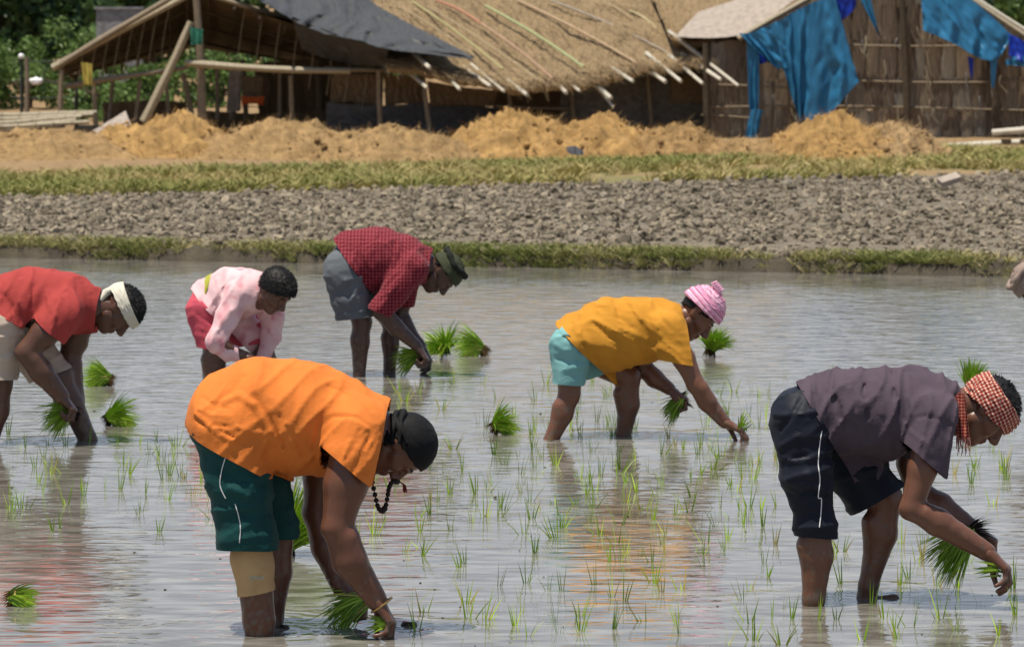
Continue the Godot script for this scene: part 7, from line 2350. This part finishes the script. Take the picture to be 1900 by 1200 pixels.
func seedling_bundles() -> void:
	M.straw_tie = mat(lin(0.45, 0.33, 0.10), 0.8)
	var held := "seedling bundles held by the workers"
	bundle("bundle of rice seedlings held by the person in orange", Vector3(-0.476, 0.0982, -16.3702), Vector3(-1.0, -0.12, 0.25), 0.22, 0.42, 110, 0.5, 1, held, 0.05)
	bundle("bundle of rice seedlings held by the person in purple", Vector3(1.6503, 0.2435, -17.1367), Vector3(-0.9, -0.55, 0.2), 0.25, 0.5, 150, 0.5, 2, held, 0.075)
	bundle("thin bundle of rice seedlings held by the person in mustard", Vector3(0.8395, 0.1825, -23.3832), Vector3(-1.0, -0.5, 0.1), 0.17, 0.4, 70, 0.7, 3, held, 0.05)
	bundle("bundle of rice seedlings held by the person in red", Vector3(-2.0709, 0.165, -22.8684), Vector3(-1.0, 0.02, 0.1), 0.20, 0.55, 150, 0.8, 4, held, 0.05)
	bundle("bundle of rice seedlings held by the person in checked shirt", Vector3(-0.503, 0.1192, -26.8673), Vector3(-1.0, 0.02, 0.1), 0.19, 0.5, 130, 0.6, 5, held, 0.05)
	var afloat := "seedling bundles floating in the water"
	bundle("floating seedling bundle with pale roots behind the person in red", Vector3(-2.1824, 0, -26.2765) + Vector3(0, 0.035, 0), Vector3(-1.0, 0.35, 0.0), 0.19, 0.7, 190, 0.6, 6, afloat, 0.05, true)
	bundle("floating seedling bundle right of the shin of the person in red", Vector3(-2.0094, 0, -23.8915) + Vector3(0, 0.03, 0), Vector3(1.0, 0.5, 0.0), 0.20, 0.75, 220, 0.9, 7, afloat, 0.04)
	bundle("upright seedling bundle beyond the hands of the person in checked shirt", Vector3(-0.3905, 0, -28.2568) + Vector3(0, 0.03, 0), Vector3(-0.35, 0.9, 0.1), 0.21, 0.9, 230, 0.9, 8, afloat, 0.04)
	bundle("floating seedling bundle with yellow roots right of the checked shirt person", Vector3(-0.1647, 0, -28.4215) + Vector3(0, 0.035, 0), Vector3(-1.0, 0.5, 0.0), 0.24, 0.7, 240, 0.9, 9, afloat, 0.06, true)
	bundle("upright bushy seedling bundle below the pink turban", Vector3(1.1621, 0, -28.3389) + Vector3(0, 0.03, 0), Vector3(0.25, 1.0, 0.0), 0.19, 0.65, 230, 0.6, 10, afloat, 0.05, true)
	bundle("floating seedling bundle between the orange and mustard shirts", Vector3(-0.0915, 0, -23.4313) + Vector3(0, 0.03, 0), Vector3(0.9, 0.75, 0.0), 0.16, 0.7, 190, 0.9, 11, afloat, 0.045, true)
	bundle("pointed seedling bundle standing behind the red checked head cloth", Vector3(2.4377, 0, -25.7216) + Vector3(0, 0.02, 0), Vector3(0.15, 1.0, 0.0), 0.19, 0.4, 150, 0.3, 12, afloat, 0.04)
	bundle("tall seedling bundle standing behind the legs of the person in orange", Vector3(-0.8659, 0, -18.4475) + Vector3(0, 0.02, 0), Vector3(0.30, 1.0, 0.0), 0.34, 0.36, 230, 0.8, 13, afloat, 0.05)
	bundle("floating seedling bundle at the lower left picture edge", Vector3(-1.7725, 0, -16.9324) + Vector3(0, 0.025, 0), Vector3(1.0, 0.12, 0.05), 0.12, 0.5, 120, 0.5, 14, afloat, 0.04, true)
	# the tuft being pressed into the mud by each digging hand
	bundle("few seedlings pressed into the mud by the person in orange", Vector3(-0.4022, 0.0521, -16.0502), Vector3(-1.0, 0.25, 0.1), 0.09, 0.4, 14, 0.2, 15, held, 0.02)
	bundle("few seedlings set by the fingertips of the person in mustard", Vector3(1.0909, 0.0549, -23.0632), Vector3(0.4, 0.9, 0.1), 0.10, 0.5, 10, 0.3, 16, held, 0.02)
	bundle("few seedlings hanging from the right hand of the person in purple", Vector3(1.7164, 0.1336, -16.8367), Vector3(-1.0, 0.35, 0.1), 0.12, 0.3, 12, 0.2, 17, held, 0.02)

func seedlings() -> void:
	var kinds: Array[ArrayMesh] = []
	var leaves := []
	var r := RandomNumberGenerator.new()
	r.seed = 19
	for s in 12:
		var g := Geo.new()
		leaves.append(r.randi_range(2, 6))
		for i in leaves[-1]:
			var t := r.randf() * TAU
			var off := Vector3(cos(t), 0, sin(t))
			g.blade(off * 0.012 * r.randf() + Vector3(0, -0.03, 0), Vector3.UP + off * r.randf_range(0.02, 0.45), r.randf_range(0.06, 0.155), r.randf_range(0.004, 0.007), r.randf_range(0.0, 0.9), green(r) * Color(1.35, 1.2, 1.0), 4)
		kinds.append(g.mesh())
	# [count, nearest, farthest, x from, x to, label]
	var beds := [
		[34, 19.6, 23.0, -2.35, -1.15, "young rice seedling standing in the water below the person in red"],
		[60, 18.4, 22.9, -0.75, 0.25, "young rice seedling standing in the water between the orange and mustard shirts"],
		[60, 18.2, 22.4, 0.25, 1.05, "young rice seedling standing in the water below the person in mustard"],
		[40, 18.2, 24.5, 1.0, 2.3, "young rice seedling standing in the water around the person in purple"],
		[22, 22.5, 27.0, -0.7, 0.35, "young rice seedling standing in the water left of the person in mustard"],
		[26, 22.4, 26.6, 0.25, 1.6, "young rice seedling standing in the water near the hands of the person in mustard"],
		[46, 15.9, 17.7, -0.12, 1.75, "young rice seedling standing in the water along the bottom picture edge"],
		[8, 16.2, 17.0, -0.35, 0.1, "young rice seedling standing beside the planting hand of the person in orange"],
	]
	var placed := []
	for b in beds:
		for i in b[0]:
			var p := Vector3.ZERO
			for attempt in 12:
				var z := r.randf_range(b[1], b[2])
				p = Vector3(clampf(r.randf_range(b[3], b[4]) * z / lerpf(b[1], b[2], 0.5), -0.104 * z, 0.104 * z), 0, -z)
				var ok := true
				for e in placed:
					if absf(e.x - p.x) < 0.055 and absf(e.z - p.z) < 0.22:
						ok = false
						break
				if ok:
					break
			placed.append(p)
			var o := MeshInstance3D.new()
			var kind := r.randi() % 12
			o.mesh = kinds[kind]
			o.material_override = M.leaf
			o.name = numbered("rice_seedling")
			add_child(o)
			o.position = p
			o.rotation = Vector3(r.randfn(0, 0.12), r.randf() * TAU, r.randfn(0, 0.12))
			var size := r.randf_range(0.65, 1.12)
			o.scale = Vector3.ONE * size
			var lean := "leaning" if absf(o.rotation.z) + absf(o.rotation.x) > 0.18 else "upright"
			var word: String = "%s %s %s-leaved rice seedling" % ["tall" if size > 0.97 else "short" if size < 0.8 else "middling", lean, ["two", "three", "four", "five", "six"][leaves[kind] - 2]]
			tag(o, b[5].replace("young rice seedling standing", word), "seedling", b[5].replace("young rice seedling", "seedlings"))

# the shoots past the countable ones: short blades all over the planted water
func shoots() -> void:
	var r := RandomNumberGenerator.new()
	r.seed = 63
	var g := Geo.new()
	for i in 3:
		g.blade(Vector3(0.004 * i, -0.02, 0.003 * i), Vector3(0.12 * (i - 1), 1, 0.08 * (i % 2)), [0.13, 0.10, 0.115][i], 0.0055, [0.25, 0.6, 0.1][i], Color.WHITE, 4)
	var where := []
	var cols := []
	for i in 420:
		var z := lerpf(15.9, 27.0, pow(r.randf(), 0.8))
		var x := r.randf_range(-0.105, 0.105) * z
		if x < -0.3 and (z < 19.0 or z > 23.5) or x < -0.05 and z < 17.5 or z > 24.0 and (x < -0.5 or x > 1.8):
			continue
		where.append(Transform3D(Basis.from_euler(Vector3(r.randfn(0, 0.12), r.randf() * TAU, r.randfn(0, 0.12))).scaled_local(Vector3(1, r.randf_range(0.5, 1.05), 1)), Vector3(x, 0, -z)))
		cols.append(green(r) * Color(1.3, 1.2, 1.0))
	tag(many("rice_shoots", g.mesh(), M.leaf, where, cols), "scattered thin rice shoots poking out of the planted water", "shoots", "", "stuff")

# rings spreading on the water from where a leg or a hand goes in
func ring(at: Vector3, inner: float, outer: float, amp: float, s: int) -> void:
	var g := Geo.new()
	var q := noise_of(s, 1.0, 2)
	var rows := []
	for j in 56:
		var r := PackedInt32Array()
		var d := lerpf(inner, outer, j / 55.0)
		for i in 56:
			var t := TAU * i / 56.0
			var wob := 1.0 + 0.10 * q.get_noise_2d(cos(t) * 1.5, sin(t) * 1.5)
			var fall := exp(-(d - inner) * 7.0) * clampf((outer - d) * 12.0, 0.0, 1.0)
			var y := 0.0035 * clampf((outer - d) * 12.0, 0.05, 1.0) + amp * fall * cos((d - inner) * 95.0) * (1.0 + 0.5 * q.get_noise_2d(cos(t) * 3.0 + 9.0, sin(t) * 3.0))
			var p := at + Vector3(cos(t) * d * wob, y, sin(t) * d * wob)
			r.append(g.p(p, Color.WHITE, Vector2(p.x / 4.6, p.z / 1.9)))
		rows.append(r)
	g.grid(rows, true)
	tag(put("water_ring", g.mesh(), M.water), "small rings on the water round a planter's limb", "water", "", "structure")

func floating_bits() -> void:
	var n := 0
	for e in [[Vector3(-0.8545, 0, -16.2502), 0.02, 0.42, 0.0016], [Vector3(-0.8389, 0, -16.556), 0.02, 0.30, 0.0012], [Vector3(-0.3928, 0, -16.3325), 0.01, 0.36, 0.0014], [Vector3(1.0669, 0, -17.0367), 0.02, 0.38, 0.0012], [Vector3(1.2825, 0, -17.3262), 0.02, 0.34, 0.0012], [Vector3(0.1851, 0, -23.0429), 0.02, 0.40, 0.0014], [Vector3(0.5424, 0, -23.375), 0.02, 0.40, 0.0014], [Vector3(1.1071, 0, -23.5162), 0.01, 0.30, 0.0012], [Vector3(-2.0182, 0, -23.0429), 0.02, 0.45, 0.0014], [Vector3(-0.8472, 0, -26.8558), 0.02, 0.45, 0.0014], [Vector3(-0.6863, 0, -27.0046), 0.02, 0.40, 0.0014]]:
		ring(e[0], e[1], e[2], e[3], 500 + n)
		n += 1
	# mud stirred up round the nearest man's feet and hand
	var g := Geo.new()
	var q := noise_of(88, 1.0, 3)
	var m := clod_mesh(401)
	var spots := [[Vector3(-0.7711, 0, -16.3325), 0.022, "small wet mud lump right of the near shin of the person in orange"], [Vector3(-0.3483, 0, -16.3878), 0.028, "dark wet mud lump right of the planting hand of the person in orange"]]
	for s in spots:
		var o := put("mud_lump", m, M.mud)
		o.transform = Transform3D(Basis(Vector3.UP, s[1] * 90.0).scaled_local(Vector3(s[1] * 1.2, s[1] * 0.8, s[1] * 1.0)), s[0] + Vector3(0, 0.004, 0))
		tag(o, s[2], "mud", "lumps of wet mud round the person in orange")
	var where := []
	var cols := []
	for i in 110:
		var z := -rng.randf_range(15.8, 26.0)
		var x := rng.randf_range(0.107, -0.107) * z
		if i < 30:
			x = -0.86 + rng.randfn(0.15, 0.3)
			z = -16.35 + rng.randfn(0.0, 0.22)
		where.append(Transform3D(Basis(Vector3.UP, rng.randf() * TAU).scaled_local(Vector3(rng.randf_range(0.5, 2.5), 0.6, 1.0) * rng.randf_range(0.0015, 0.005)), Vector3(x, 0.002, z)))
		var b := rng.randf_range(0.4, 1.2)
		cols.append(Color(0.05 * b, 0.042 * b, 0.03 * b))
	var wet := []
	var wet_cols := []
	for i in 150:
		var e: Array = [[Vector3(-0.8308, 0, -16.1417), 0.10], [Vector3(-0.7429, 0, -16.1958), 0.07], [Vector3(-0.4006, 0, -16.2775), 0.07], [Vector3(-0.5636, 0, -16.2502), 0.12]][i % 4]
		var o: Vector3 = e[0] + Vector3(rng.randfn(0, e[1]), 0, rng.randfn(0, 0.05))
		wet.append(Transform3D(Basis(Vector3.UP, rng.randf() * TAU).scaled_local(Vector3(1.8, 0.55, 1.2) * rng.randf_range(0.003, 0.013)), o))
		var b := rng.randf_range(0.6, 1.3)
		wet_cols.append(Color(0.15 * b, 0.12 * b, 0.085 * b))
	var slick := M.mud.duplicate() as StandardMaterial3D
	slick.albedo_color = Color.WHITE
	slick.vertex_color_use_as_albedo = true
	tag(many("stirred_mud", m, slick, wet, wet_cols), "crumbs of wet brown mud stirred up before the person in orange", "mud", "", "stuff")
	tag(many("floating_bits", m, M.clod, where, cols), "dark specks of mud and straw floating on the water", "debris", "", "stuff")
